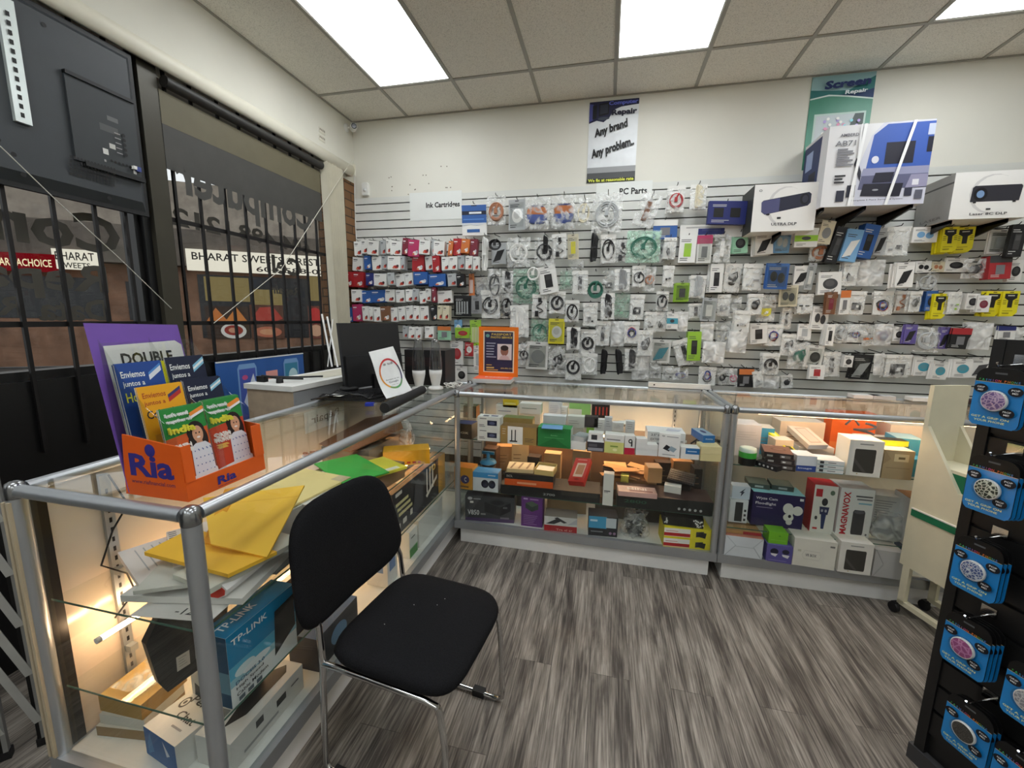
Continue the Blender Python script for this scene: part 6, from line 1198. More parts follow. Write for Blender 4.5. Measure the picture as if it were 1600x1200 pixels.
# shelf two and the deck
z2 = SL2+.0015; zd = .1825
xt = MB().box((0, 0, 0), (.09, .255, .23), mat((228, 232, 234), .35))
art(xt, (.09, 0, 0), (0, .255, 0), (0, 0, .23), [('r', 0, .55, 1, 1, (30, 130, 178)), ('r', 0, .38, 1, .55, (86, 172, 206)), ('r', 0, .28, 1, .38, (150, 196, 212)), ('e', .2, .42, .14, .07, (210, 228, 234)), ('e', .36, .36, .2, .06, (226, 234, 238)), ('p', [(.62, .16), (.98, .36), (.98, .86), (.66, .82)], (32, 34, 36)),
    ('t', .3, .88, .085, 'TP-LINK', (240, 244, 246), .5), ('t', .26, .3, .05, 'DOCSIS 3.0', (30, 70, 110), .4), ('t', .25, .22, .05, 'High Speed', (26, 30, 40), .38), ('t', .28, .14, .05, 'Cable Modem', (26, 30, 40), .44), ('r', .08, .03, .16, .09, (90, 100, 110)), ('r', .2, .03, .28, .09, (90, 100, 110)), ('r', .32, .03, .4, .09, (90, 100, 110))])
art(xt, (0, 0, 0), (.09, 0, 0), (0, 0, .23), [('r', 0, 0, 1, 1, (30, 72, 104)), ('r', 0, .2, 1, .5, (110, 150, 170)), ('r', .2, .86, .6, .9, (170, 200, 214))])
art(xt, (.09, 0, .23), (0, .255, 0), (-.09, 0, 0), [('r', 0, 0, 1, 1, (28, 124, 170)), ('t', .3, .5, .3, 'TP-LINK', (236, 242, 246), .5)])
xt.build('modem_box', None, (-1.1, .835, z2), R(-1), 'blue and white cable modem box behind the steel post', 'box')
flat('flat_black_case', 'thin black case lying on the blue modem box', 'case', -1.1, 1.2, z2+.1, .12, .2, .02, 0, (34, 34, 36)); carton('dark_box', 'dark box between blue modem box and long black box', 'box', (-1.17, 1.11, z2), 0, .14, .22, .1, (36, 38, 42))
rt = thing('router', 'black flat router leaning under the upper glass shelf with white labels', 'router', (-1.275, .84, z2), (R(0), R(4), R(-14)))
MB().prism([(0, -.02, .05), (0, 0, 0), (0, .16, .015), (0, .185, .2), (0, .14, .288), (0, .01, .29), (0, -.04, .2)], (1, 0, 0), .026, mat((30, 31, 32), .35)).build('body', rt)
q = MB().cbox((.0268, .045, .075), (.001, .035, .05), mat((196, 196, 192))).cbox((.0268, .085, .075), (.001, .014, .04), mat((206, 206, 202))); art(q, (.0275, .03, .055), (0, .03, 0), (0, 0, .045), marks(.1, .1, .9, .9, 4, (60, 60, 60))); q.build('label_sticker', rt, label='white sticker')
carton('white_device_box', 'white box with two grey device prints behind the steel post', 'box', (-1.3, .94, zd), R(-6), .17, .12, .2, (206, 206, 206), None, [('front', [('p', [(.08, .5), (.5, .4), (.55, .56), (.1, .74)], (70, 72, 76)), ('p', [(.6, .62), (.95, .7), (.95, .9), (.62, .84)], (84, 86, 90))]+marks(.1, .1, .4, .35, 4, (120, 120, 124)))])
pb = MB().box((0, 0, 0), (.16, .2, .1), mat((222, 222, 220))); art(pb, (0, 0, 0), (.16, 0, 0), (0, 0, .1), [('r', 0, 0, 1, 1, (30, 96, 160)), ('p', [(.5, .2), (.8, .5), (.6, .9), (.7, .4)], (220, 230, 240)), ('p', [(.1, .1), (.3, .3), (.2, .9), (.1, .5)], (60, 130, 190))])
art(pb, (0, 0, .1), (.16, 0, 0), (0, .2, 0), [('e', .2, .5, .09, .1, (30, 30, 32)), ('e', .2, .5, .06, .07, (222, 222, 220)), ('e', .2, .5, .03, .035, (30, 30, 32)), ('t', .55, .6, .13, 'Pent', (34, 34, 36), .55), ('t', .6, .34, .13, 'Chat', (34, 34, 36), .5), ('r', .5, .16, .8, .19, (150, 150, 152))]); pb.build('white_blue_box', None, (-1.34, .815, zd), R(-24+14), 'white box with blue side and black swirl at the case bottom', 'box')
sb = MB().box((0, 0, 0), (.13, .3, .1), mat((206, 206, 204))); art(sb, (.13, 0, 0), (0, .3, 0), (0, 0, .1), [('r', .14, .2, .6, .3, (150, 150, 152)), ('r', .3, .55, .4, .8, (70, 70, 72)), ('r', .58, .45, .72, .7, (40, 40, 42)), ('r', .8, .6, .92, .66, (120, 120, 122))]); art(sb, (0, 0, .1), (.13, 0, 0), (0, .3, 0), [('p', [(.5, .12), (.75, .3), (.78, .85), (.6, .94), (.3, .8), (.3, .5)], (26, 26, 28)), ('p', [(.05, .1), (.3, .1), (.3, .3), (.05, .3)], (120, 122, 124))]); sb.build('speaker_box', None, (-1.16, .83, zd), 0, 'white box with black speaker cutout at the case front bottom', 'box')
carton('small_brown_carton', 'lower brown cardboard tray in the bottom left of the left case', 'box', (-1.555, .82, zd), R(8), .17, .15, .035, (150, 124, 88), {'top': (206, 202, 190)}); carton('small_brown_carton', 'white flat box between the two brown boxes', 'box', (-1.55, .83, zd+.036), R(6), .165, .14, .035, (206, 204, 196))
carton('small_brown_carton', 'upper gold brown cardboard box in the bottom left of the left case', 'box', (-1.56, .84, zd+.072), R(2), .17, .15, .055, (166, 130, 64), {'top': (186, 150, 80)})
t = thing('plastic_bag', 'crumpled clear bag lying on the gold brown box', 'bag', (-1.47, .92, zd+.129)); bag_mesh(.13, .12, .03, CLEAR, random.Random(4)).build('bag', t, (0, -.06, .016), (R(90), 0, 0))
# the long black box near the corner and the boxes below it
xb = MB().box((0, 0, 0), (.085, .7, .245), mat((54, 54, 56), .4)).box((.0, 0, .245), (.0855, .7, .246), mat((132, 106, 74)))
art(xb, (.085, 0, 0), (0, .7, 0), (0, 0, .245), [('r', .84, 0, 1, 1, (200, 158, 84)), ('r', .56, .3, .8, 1, (40, 40, 42)), ('r', .58, .35, .6, .95, (222, 222, 216)), ('r', .64, .35, .66, .95, (222, 222, 216)), ('r', .7, .35, .72, .95, (222, 222, 216)), ('p', [(.56, .3), (.8, .6), (.8, .5), (.58, .22)], (210, 208, 200)), ('t', .7, .86, .16, '70', (222, 190, 90), .14), ('r', .04, .88, .14, .96, (200, 200, 196))]+[('r', .04+.02*k, .66-.13*k, .24+.03*k, .73-.13*k, (206, 200, 150)) for k in range(3)]+[('r', .05, .12, .1, .24, (220, 220, 216)), ('r', .14, .16, .2, .28, (210, 210, 206)), ('r', .26, .2, .3, .34, (206, 206, 200)), ('p', [(.3, .1), (.5, .2), (.5, .8), (.36, .9)], (76, 78, 84))])
art(xb, (.0855, 0, .246), (0, .7, 0), (-.085, 0, 0), [('t', .76, .4, .4, 'epde', (236, 190, 120), .22), ('r', .1, .2, .5, .3, (96, 74, 50)), ('r', .2, .5, .3, .7, (214, 196, 160))]); xb.build('long_black_box', None, (-1.105, 1.79, z2), 0, 'long black and gold box with white stripes behind the chair', 'box')
carton('white_carton', 'large plain white carton at the far bottom of the left case', 'box', (-1.2, 2.1, zd), 0, .17, .36, .17, (222, 222, 216)); carton('green_white_box', 'white box with green base under the long black box', 'box', (-1.16, 1.98, zd), 0, .13, .1, .16, (222, 226, 222), None, [('right', [('r', 0, 0, 1, .32, (70, 140, 70)), ('r', .2, .7, .7, .74, (60, 60, 60)), ('r', 0, .32, 1, .36, (150, 190, 150))])])
carton('white_blue_box', 'white box with blue print standing before the green based box', 'box', (-1.14, 1.72, zd), 0, .12, .1, .19, (226, 226, 224), None, [('right', [('r', .2, .4, .8, .7, (110, 140, 190))]), ('front', [('r', .2, .4, .8, .7, (110, 140, 190))])])
for k, (y, col, lab, pr) in enumerate(((1.27, (220, 220, 216), 'white box with dark webcam print seen under the chair back', [('p', [(.3, .2), (.8, .2), (.75, .8), (.4, .75)], (50, 50, 54)), ('r', .1, .8, .5, .9, (60, 60, 60))]), (1.41, (224, 224, 220), 'white box with slim black print seen under the chair back', [('r', .4, .1, .6, .9, (60, 60, 66))]), (1.54, (222, 222, 220), 'white box with red edge seen under the chair back', [('r', 0, 0, .12, 1, (120, 30, 40)), ('r', .3, .2, .8, .7, (90, 90, 96))]))):
    carton('camera_box', lab, 'box', (-1.13, y, z2), 0, .1, .115, .19, col, None, [('right', pr)])
carton('blue_print_box', 'dark box with blue globe print at the bottom under the chair seat', 'box', (-1.15, 1.2, zd), 0, .13, .26, .14, (40, 44, 54), {'top': (70, 100, 140)}, [('right', [('e', .5, .5, .2, .3, (110, 150, 190))])])
q = MB(); q.M = Matrix.Translation((-LX0, -LY0, 0)); q.tube([(-1.57, .96, 1.02), (-1.565, 1.0, .9), (-1.57, .95, .83), (-1.56, .9, .735), (-1.55, .96, .67), (-1.54, .97, .6), (-1.535, .9, .55)], .003, BLACK, 6); q.build('lamp_cord', LC)
# ================================================================== things on the counters
TP = T_+.0005
# leaflet holder
lh = thing('leaflet_holder', 'orange and clear leaflet holder on the near corner of the left case', 'leaflet holder', (-1.232, .79, TP+.0005))
ORG = mat((226, 96, 30), .4); LW, LD, LH_ = .205, .24, .155      # x depth, y width, height
q = MB(); tk = .003
q.prism([(0, 0, 0), (LW, 0, 0), (LW-.008, 0, LH_-.01), (.012, 0, LH_+.01)], (0, -1, 0), tk, ORG)
q.prism([(0, LD, 0), (LW, LD, 0), (LW-.008, LD, LH_-.01), (.012, LD, LH_+.01)], (0, 1, 0), tk, ORG)
def fr(y0, y1, z0, z1): q.hexa([(LW-.0, y0, z0), (LW+tk, y0, z0), (LW+tk, y1, z0), (LW-.0, y1, z0), (LW-.0-.008*z1/LH_, y0, z1), (LW+tk-.008*z1/LH_, y0, z1), (LW+tk-.008*z1/LH_, y1, z1), (LW-.008*z1/LH_, y1, z1)], ORG)
fr(-tk, LD+tk, 0, .05); fr(-tk, .022, .05, LH_-.01); fr(LD-.03, LD+tk, .05, LH_-.01); q.box((0, 0, 0), (LW, LD, tk), ORG)
q.text('Ria', (LW*.48, -tk, .085), (1, 0, 0), (0, 0, 1), .062, mat((52, 46, 130)), .145, bold=.035); q.text('www.riafinancial.com', (LW*.48, -tk, .04), (1, 0, 0), (0, 0, 1), .011, mat((96, 50, 90)), .145, bold=.01)
q.lathe([(.017, 0), (0, .0008)], mat((52, 46, 130)), 18, (LW*.49, -tk-.0006, .128), M=Matrix.Rotation(R(90), 4, 'X'))
q.text('Ria', (LW+tk, LD*.46, .024), (0, 1, 0), (0, 0, 1), .024, mat((52, 46, 130)), .058, bold=.035); q.text('www.riafinancial.com', (LW+tk, LD*.46, .007), (0, 1, 0), (0, 0, 1), .0045, mat((96, 50, 90)), .06)
q.build('orange_sleeve', lh)
q = MB()
for k, (x, zt) in enumerate(((.002, .4), (.05, .285), (.1, .235), (.15, .17))): q.hexa([(x, 0, .004), (x+.0025, 0, .004), (x+.0025, LD, .004), (x, LD, .004), (x-.03, 0, zt), (x-.0275, 0, zt), (x-.0275, LD, zt), (x-.03, LD, zt)], CLAM)
for y in (0, LD/2, LD-.002): q.prism([(0, y, .004), (.2, y, .004), (.185, y, .18), (.1, y, .24), (.045, y, .3), (-.03, y, .41)], (0, 1, 0), .002, CLAM)
q.build('clear_tiers', lh)
def girl(v0, s):      # printed portrait: hair, face, blouse
    f = lambda u, v: (u, v0+v*s)
    return [('e', *f(.7, .78), .22, .2*s, (36, 26, 26)), ('e', *f(.62, .62), .14, .16*s, (36, 26, 26)), ('e', *f(.84, .64), .12, .2*s, (40, 28, 28)), ('e', *f(.73, .74), .13, .15*s, (214, 160, 128)), ('p', [f(.66, .62), f(.8, .62), f(.82, .5), f(.66, .5)], (206, 150, 120)), ('e', *f(.69, .76), .018, .016*s, (40, 26, 24)), ('e', *f(.77, .76), .018, .016*s, (40, 26, 24)), ('e', *f(.73, .68), .045, .018*s, (240, 230, 226)), ('p', [f(.5, .52), f(.62, .58), f(.86, .58), f(.98, .5), f(.98, .0), f(.46, .0)], (226, 228, 236))]+[('e', v_, v0+(.06+.13*j)*s, .014, .012*s, (90, 110, 170)) for j in range(4) for v_ in (.55, .65, .75, .85, .94)]
def leaflet(name, label, x, y, zt, hgt, top, body, lines, mid=(), n=3, w=.112):
    """a leaflet leaning back in its tier; face looks along +x"""
    t = MB().box((-.0012, 0, 0), (0, w, hgt), mat((222, 222, 218)))
    it = [('r', 0, 0, 1, 1, body), ('p', [(0, .66), (1, .72), (1, 1), (0, 1)], top)]+list(mid)
    for k, (s, h, ww, c) in enumerate(lines): it.append(('t', .08+ww/2, .92-.078*k-(.02 if k == 2 else 0), h, s, c, ww))
    art(t, (0, 0, 0), (0, w, 0), (0, 0, hgt), it, .0003)
    o = t.build(name, None, lh.location+Vector((x, y, .0045)), (0, R(-9.5), R(-2)), label, 'leaflet')
    for c in range(1, n): dup(o, o.location+Vector((-.0032*c, random.uniform(-.001, .001), random.uniform(0, .003))), None, 'leaflet behind the '+label, 'leaflets behind the '+label, [])
    return o
GR, YL, WH = (44, 140, 62), (228, 222, 70), (236, 240, 240); NVY = (26, 34, 60)
ind = [('Let\'s send', .04, .5, WH), ('together to', .04, .56, WH), ('India', .075, .6, YL)]
BT = [('p', [(0, 0), (1, .06), (1, .2), (0, .14)], (230, 230, 230)), ('r', .1, .08, .5, .1, (60, 140, 90)), ('r', .1, .05, .6, .065, (120, 120, 124)), ('r', .74, .1, .94, .13, (50, 60, 110)), ('p', [(.62, .9), (.96, .96), (.96, .93), (.62, .87)], (240, 150, 60)), ('p', [(.62, .87), (.96, .93), (.96, .9), (.62, .84)], (240, 240, 240)), ('t', .3, .55, .05, 'CASH', (240, 236, 230), .42), ('t', .3, .49, .05, 'PICKUP', (240, 236, 230), .46), ('r', .1, .42, .4, .43, (230, 190, 90)), ('r', .1, .39, .36, .4, (230, 190, 90))]
leaflet('leaflet', 'green and orange India leaflet with smiling girl, front left pocket', .172, .003, .2, .232, GR, (206, 92, 40), ind, girl(.16, .66)+BT)
leaflet('leaflet', 'green and orange India leaflet with smiling girl, front right pocket', .172, .121, .2, .232, GR, (200, 70, 40), ind, girl(.16, .66)+BT, 5)
def two(c1, c2, name): return [('Enviemos', .05, .5, c1), ('juntos a', .05, .46, c1), (name, .075, .8, c2)]
CF = [('p', [(.62, .9), (.94, .97), (.94, .93), (.62, .86)], (60, 60, 110)), ('p', [(.62, .87), (.94, .94), (.94, .9), (.62, .83)], (190, 50, 50))]
AF = [('p', [(.66, .86), (.98, .93), (.98, .99), (.66, .92)], (130, 190, 220)), ('p', [(.66, .88), (.98, .95), (.98, .97), (.66, .9)], (236, 240, 240))]
leaflet('leaflet', 'amber Colombia leaflet in the middle left pocket', .12, .001, .3, .288, (240, 172, 30), (240, 172, 30), two((180, 80, 40), (40, 40, 44), 'Colombia'), CF, 3)
leaflet('leaflet', 'dark blue Latinoamerica leaflet in the middle right pocket', .12, .121, .3, .288, NVY, NVY, two(WH, YL, 'Latinoamérica'), AF)
leaflet('leaflet', 'blue Honduras leaflet in the rear left pocket', .066, .0, .3, .345, (34, 74, 150), (34, 74, 150), two(WH, YL, 'Honduras'), [('p', [(.66, .9), (.96, .97), (.96, .93), (.66, .86)], (226, 232, 240)), ('p', [(.66, .92), (.96, .99), (.96, .97), (.66, .9)], (80, 140, 210))], 3, .112)
leaflet('leaflet', 'dark blue Latinoamerica leaflet in the rear right pocket', .066, .126, .3, .352, NVY, NVY, two(WH, YL, 'Latinoamérica'), AF, 2)
q = MB().box((0, 0, 0), (.001, .03, .345), mat((232, 226, 40))); q.build('leaflet', None, lh.location+Vector((.061, .112, .0045)), (0, R(-9.5), 0), 'narrow yellow leaflet edge between Honduras and Latinoamerica leaflets', 'leaflet')
q = MB().box((-.001, 0, 0), (0, .05, .31), mat((232, 230, 226))); art(q, (0, 0, 0), (0, .05, 0), (0, 0, .31), [('r', 0, .9, 1, 1, (232, 228, 224)), ('t', .5, .95, .045, 'EX', (214, 90, 40), .6), ('r', 0, .3, 1, .86, (70, 50, 110)), ('p', [(.3, .3), (.6, .3), (.5, .86), (.3, .86)], (230, 150, 60))]); q.build('leaflet', None, lh.location+Vector((.052, .078, .0045)), (0, R(-9.5), 0), 'narrow white and violet leaflet behind the Honduras leaflet', 'leaflet')
pu = MB().prism([(0, .0, 0), (0, .242, 0), (0, .235, .445), (0, .0, .452)], (-1, 0, 0), .0015, mat((120, 84, 176), .5)); pu.build('purple_sheet', None, lh.location+Vector((.012, -.004, .0045)), (0, R(-9.5), 0), 'purple poster card at the back of the leaflet holder', 'poster card')
q = MB().prism([(0, .02, 0), (0, .225, 0), (0, .222, .385), (0, .205, .398), (0, .02, .392)], (-1, 0, 0), .001, mat((236, 236, 236), .5)); f = (.0005, .12, .353)
q.text('DOUBLE', f, (0, 1, 0), (0, 0, 1), .034, INK, .135, bold=.03); q.text('THE DATA', (.0005, .125, .308), (0, 1, 0), (0, 0, 1), .034, INK, .15, bold=.03)
q.build('white_flyer', None, lh.location+Vector((.02, 0, .0045)), (0, R(-9.5), 0), 'white flyer reading DOUBLE THE DATA before the purple card', 'flyer')

# monitor, its back to the room
p0 = onz(541, 610, 1.10); p1 = onz(631, 598, 1.10); dv = p1-p0; mw_ = dv.length
t = thing('monitor', 'black computer monitor seen from behind on the far end of the left case', 'monitor', (p0.x, p0.y, TP), math.atan2(dv.y, dv.x))
ht = zat(p0.x, p0.y, 507)-1.10; MBK = mat((28, 28, 30), .45)
q = MB().hexa([(0, 0, .04), (mw_, 0, .04), (mw_, .03, .04), (0, .03, .04), (0, .05, .04+ht), (mw_, .05, .04+ht), (mw_, .08, .04+ht), (0, .08, .04+ht)], MBK); q.build('housing', t)
q = MB().hexa([(.01, -.018, .045), (mw_-.01, -.018, .045), (mw_-.01, .0, .045), (.01, 0, .045), (.01, .006, .04+ht*.5), (mw_-.01, .006, .04+ht*.5), (mw_-.01, .026, .04+ht*.5), (.01, .026, .04+ht*.5)], mat((24, 24, 26), .5)); q.build('rear_cover', t)
MB().box((mw_*.1, .036, .06), (mw_*.9, .037, .08), MBK).build('screen_edge', t)
q = MB().box((mw_*.42, -.03, .012), (mw_*.58, 0, .12), MBK); q.build('stand_neck', t); MB().box((mw_*.28, -.1, 0), (mw_*.72, .1, .012), MBK).build('stand_base', t)
# desk mat, keyboards, mouse
q = MB().box((0, 0, 0), (.34, .3, .004), mat((24, 24, 25), .8)); q.build('desk_mat', None, (-1.565, 2.02, TP), R(6), 'black desk mat under the keyboards', 'mat')
def keyboard(label, x, y, rz, zz, w=.4, d=.13):
    t = thing('keyboard', label, 'keyboard', (x, y, zz), rz); MB().hexa([(0, 0, 0), (w, 0, 0), (w, d, 0), (0, d, 0), (0, 0, .012), (w, 0, .012), (w, d, .022), (0, d, .022)], BLACK).build('body', t)
    q = MB()
    for r_ in range(6):
        for c_ in range(20):
            x0 = .008+c_*(w-.016)/20; y0 = .008+r_*(d-.016)/6; z0 = .012+.01*y0/d; q.box((x0, y0, z0), (x0+(w-.016)/20-.003, y0+(d-.016)/6-.003, z0+.006), mat((36, 36, 38), .4))
    q.build('keys', t); return t
keyboard('black keyboard lying in front of the monitor', -1.53, 2.08, R(38), TP+.005, .36, .12)
keyboard('black keyboard nearest the white cabinet', -1.59, 2.0, R(14), TP+.005, .3, .07)
t = thing('mouse', 'black computer mouse lying beside the keyboards', 'mouse', (-1.52, 2.2, TP+.028), R(40)); MB().lathe([(0, -.055), (.02, -.052), (.03, -.035), (.033, 0), (.029, .03), (.018, .052), (0, .056)], BLACK, 16, (0, 0, .012), M=Matrix.Rotation(R(90), 4, 'Y') @ Matrix.Diagonal((.62, 1, 1, 1))).build('body', t); MB().cbox((-.03, 0, .033), (.014, .005, .006), DARKMETAL).build('wheel', t)
q = MB(); 
for k in range(3): q.tube([(-1.6+.02*k, 1.96+.02*k, TP+.012), (-1.5, 2.0+.03*k, TP+.034+.01*k), (-1.38, 2.08-.02*k, TP+.036), (-1.3, 2.06+.05*k, TP+.016), (-1.27, 2.2+.03*k, TP+.01)], .0042, BLACK, 6)
q.build('cable_tangle', None, None, None, 'black cables lying across the keyboards', 'cable')
t = thing('cable_plug', 'blue video cable plug lying in front of the keyboard', 'plug', (*onz(578, 631, 1.085).xy, TP+.012), R(20)); MB().cbox((0, 0, .004), (.045, .032, .016), mat((36, 52, 160), .4)).build('body', t); MB().cbox((.028, 0, .004), (.012, .026, .009), mat((170, 170, 172), .3, .8)).build('connector', t)
a = onz(590, 640, 1.08); q = MB().cbox((0, 0, .001), (.1, .05, .002), WHITE); art(q, (-.05, -.025, .002), (.1, 0, 0), (0, .05, 0), [('r', .1, .3, .7, .5, (120, 126, 160))]); q.build('paper_card', None, (-1.49, 2.03, TP+.031), R(-5), 'small white card lying on the near keyboard', 'card')
# rolled black mat and leaning review card
a = onz(633, 640, 1.095); b_ = onz(660, 609, 1.095); a.x = min(a.x, -1.06); u = (b_-a).normalized()
q = MB(); ring = [(.026*math.cos(k*.5)*(1-.012*k), .026*math.sin(k*.5)*(1-.012*k)) for k in range(20)]
s_ = Vector((u.y, -u.x, 0)); Lr = (b_-a).length
for i in range(19):
    p, n_ = ring[i], ring[i+1]; pp = [s_*p[0]+Vector((0, 0, p[1])), s_*n_[0]+Vector((0, 0, n_[1]))]; q.add([pp[0], pp[1], pp[1]+u*Lr, pp[0]+u*Lr], [(0, 1, 2, 3)], mat((30, 30, 31), .8), True)
q.lathe([(.0258, 0), (.0258, Lr*.998)], mat((30, 30, 31), .8), 20, (0, 0, 0), M=Vector((0, 0, 1)).rotation_difference(u).to_matrix().to_4x4())
q.build('rolled_mat', None, (a.x, a.y, TP+.028), 0, 'rolled up black mat along the front rail of the left case', 'mat')
P0 = onz(604, 623, 1.09); P1 = onz(645, 611, 1.09); dpt = lambda P: Vector((P.x, P.y, 0)).length
def along(px, py, L): d = ray(px, py); k = L/math.hypot(d.x, d.y); return EYE+d*k
PT0 = along(576, 550, dpt(P0)+.075); PT1 = along(614, 541, dpt(P1)+.06)
U = P1-P0; q = MB(); nrm = (P1-P0).cross(PT0-P0).normalized()
def cardp(u, v, o=0): 
    bend = -.018*math.sin(math.pi*min(1, v*1.2))*(1-v)
    return P0*(1-u)*(1-v)+P1*u*(1-v)+PT1*u*v+PT0*(1-u)*v+nrm*(o+bend)
N_ = 8; vs = [cardp(i/2, j/N_) for j in range(N_+1) for i in range(3)]+[cardp(i/2, j/N_, -.001) for j in range(N_+1) for i in range(3)]
fs = []; K = 3*(N_+1)
for j in range(N_):
    for i in range(2): a_ = j*3+i; fs.append((a_, a_+1, a_+4, a_+3)); fs.append((K+a_+3, K+a_+4, K+a_+1, K+a_))
q.add(vs, fs, mat((236, 238, 238), .4), True)
cols = [(196, 52, 60), (196, 52, 60), (86, 80, 96), (70, 74, 110), (110, 150, 110), (90, 160, 100), (120, 160, 90), (230, 160, 60), (226, 150, 60), (220, 120, 60), (206, 80, 60), (200, 60, 60)]
for k in range(36):
    t0, t1 = [math.pi/2-2*math.pi*(k+i)/36 for i in (0, 1)]; c_ = mat(cols[int(k/3)], .4, var=0)
    q.quad([cardp(.52+r_*1.0*math.cos(t_), .47+r_*.78*math.sin(t_), .0012) for t_, r_ in ((t0, .41), (t1, .41), (t1, .36), (t0, .36))], c_)
def ctext(s, v, h, w, c): 
    g_ = text_geo(s, .01); kx = w/g_[2]; ky = h/g_[3]; q.add([cardp(.52+p.x*kx, v+p.y*ky, .0016) for p in g_[0]], g_[1], c)
ctext('dr tcdi', .68, .05, .38, mat((60, 20, 30))); ctext('Review us on', .36, .022, .5, INK); ctext('Google', .3, .05, .36, mat((90, 96, 110))); ctext('tell us', .24, .015, .26, mat((150, 150, 150)))
q.build('review_card', None, None, None, 'white review card with coloured ring leaning before the monitor', 'card')
q = MB(); c0 = cardp(.3, .08, -.02); c1 = cardp(.3, .5, -.03); q.tube([c1, c0, c0+Vector((-.01, .05, -.015))], .004, BLACK, 6); c0 = cardp(.7, .08, -.02); c1 = cardp(.7, .5, -.03); q.tube([c1, c0, c0+Vector((-.01, .05, -.015))], .004, BLACK, 6); q.build('card_stand', None, None, None, 'black stand behind the white review card', 'stand')
# two lamps
def lamp(label, px, py):
    a = onz(px, py, TP+.01); t = thing('water_speaker', label, 'lamp', (a.x, a.y, TP)); WT = mat((224, 224, 222), .35)
    MB().lathe([(.05, 0), (.052, .006), (.046, .014), (.03, .02), (.024, .022), (0, .022)], WT, 24).build('base', t)
    hh = zat(a.x, a.y, 529)-TP
    MB().lathe([(.026, .02), (.034, .06), (.042, hh*.3), (.043, hh*.38), (0, hh*.38)], WT, 24).build('white_body', t)
    MB().lathe([(.043, hh*.385), (.042, hh*.5), (.037, hh*.72), (.028, hh*.9), (.026, hh*.94), (.018, hh*.985), (0, hh)], DOME, 24).build('clear_dome', t)
    q = MB()
    for k in range(5): q.tube([(.018*math.cos(k*1.256), .018*math.sin(k*1.256), hh*.385), (.018*math.cos(k*1.256), .018*math.sin(k*1.256), hh*.55)], .003, mat((110, 112, 114), .2, .6), 6)
    q.build('nozzles', t)
    q = MB()
    for k in range(10): q.lathe([(.002, 0), (0, .003)], mat((190, 190, 186)), 6, (.021*math.cos(k*.63), .021*math.sin(k*.63), hh*.957))
    q.build('rim_dots', t)
lamp('left of two clear domed white water speakers on the left case', 655, 606); lamp('right of two clear domed white water speakers on the left case', 681, 605)
a = onz(702, 602, TP); q = MB().box((-.3, 0, 0), (0, .24, .25), mat((30, 30, 32), .4)); q.box((-.3, -.002, .12), (0, 0, .124), mat((12, 12, 12)))
art(q, (-.3, 0, 0), (.3, 0, 0), (0, 0, .25), [('r', .04+.0, .56+.05*k, .96, .58+.05*k, (60, 34, 34)) for k in range(5)]); q.build('computer_tower', None, (a.x-.015, min(a.y, 2.7), TP), R(4), 'black computer tower lying behind the two water speakers', 'computer')
q = MB()
for k in range(5): q.tube([(.035*math.cos(j*.6)+.01*k, .03*math.sin(j*.6)+.012*k, .006+.03*abs(math.sin(j*.3+k))) for j in range(11)], .003, WHITE, 6)
q.build('cable_coil', None, (-1.02, 2.58, TP+.004), 0, 'white cable coil at the corner between left and middle cases', 'cable')
# passport sign and leaflets on the middle case
a = onz(737, 597, TP); b_ = onz(806, 597, TP)
q = MB().box((0, 0, 0), (.29, .2, .03), mat((222, 222, 220))); art(q, (0, 0, .03), (.29, 0, 0), (0, .2, 0), [('r', 0, 0, 1, 1, (232, 104, 66)), ('t', .56, .6, .2, 'freedom', (244, 240, 238), .64), ('r', .1, .2, .5, .24, (240, 170, 150)), ('r', .6, .2, .9, .24, (240, 170, 150))]); art(q, (0, 0, 0), (.29, 0, 0), (0, 0, .03), [('r', 0, .3, 1, .36, (150, 160, 170)), ('r', 0, .62, 1, .66, (170, 176, 180))])
q.build('leaflet_stack', None, (a.x+.012, a.y-.02, TP), R(4), 'stack of orange freedom leaflets on the middle case', 'leaflets')
sg = ony(748, 582, a.y+.15); se = ony(809, 582, a.y+.15); w = se.x-sg.x; h = zat(sg.x, a.y+.15, 510)-(TP+.032)
t = MB().box((0, 0, 0), (w, .006, h), mat((236, 120, 28), .4))
art(t, (0, 0, 0), (w, 0, 0), (0, 0, h), [('r', .12, .08, .9, .92, (236, 220, 190)), ('r', .15, .1, .87, .9, (44, 40, 72)), ('e', .23, .82, .05, .035, (110, 160, 150)), ('t', .58, .85, .045, 'PASSPORT', (222, 190, 90), .5), ('t', .58, .79, .04, 'PHOTO SERVICE', (222, 190, 90), .54), ('r', .48, .34, .84, .66, (222, 206, 206)), ('e', .66, .52, .1, .1, (150, 100, 84)), ('e', .66, .58, .1, .055, (50, 36, 34)), ('p', [(.52, .34), (.56, .41), (.66, .44), (.76, .41), (.8, .34)], (206, 176, 176)), ('t', .72, .17, .03, '604-498-1212', (200, 176, 110), .3), ('r', .2, .22, .34, .24, (180, 150, 90)), ('r', .2, .16, .4, .19, (200, 176, 110)), ('r', .2, .12, .5, .14, (206, 160, 80))]+[('r', .2, .66-.055*k, .2+random.uniform(.18, .26), .68-.055*k, (170, 170, 190)) for k in range(6)], .0006)
t.build('passport_sign', None, (sg.x, a.y+.15, TP+.0315), 0, 'orange passport photo service sign with dark blue poster on the middle case', 'sign')
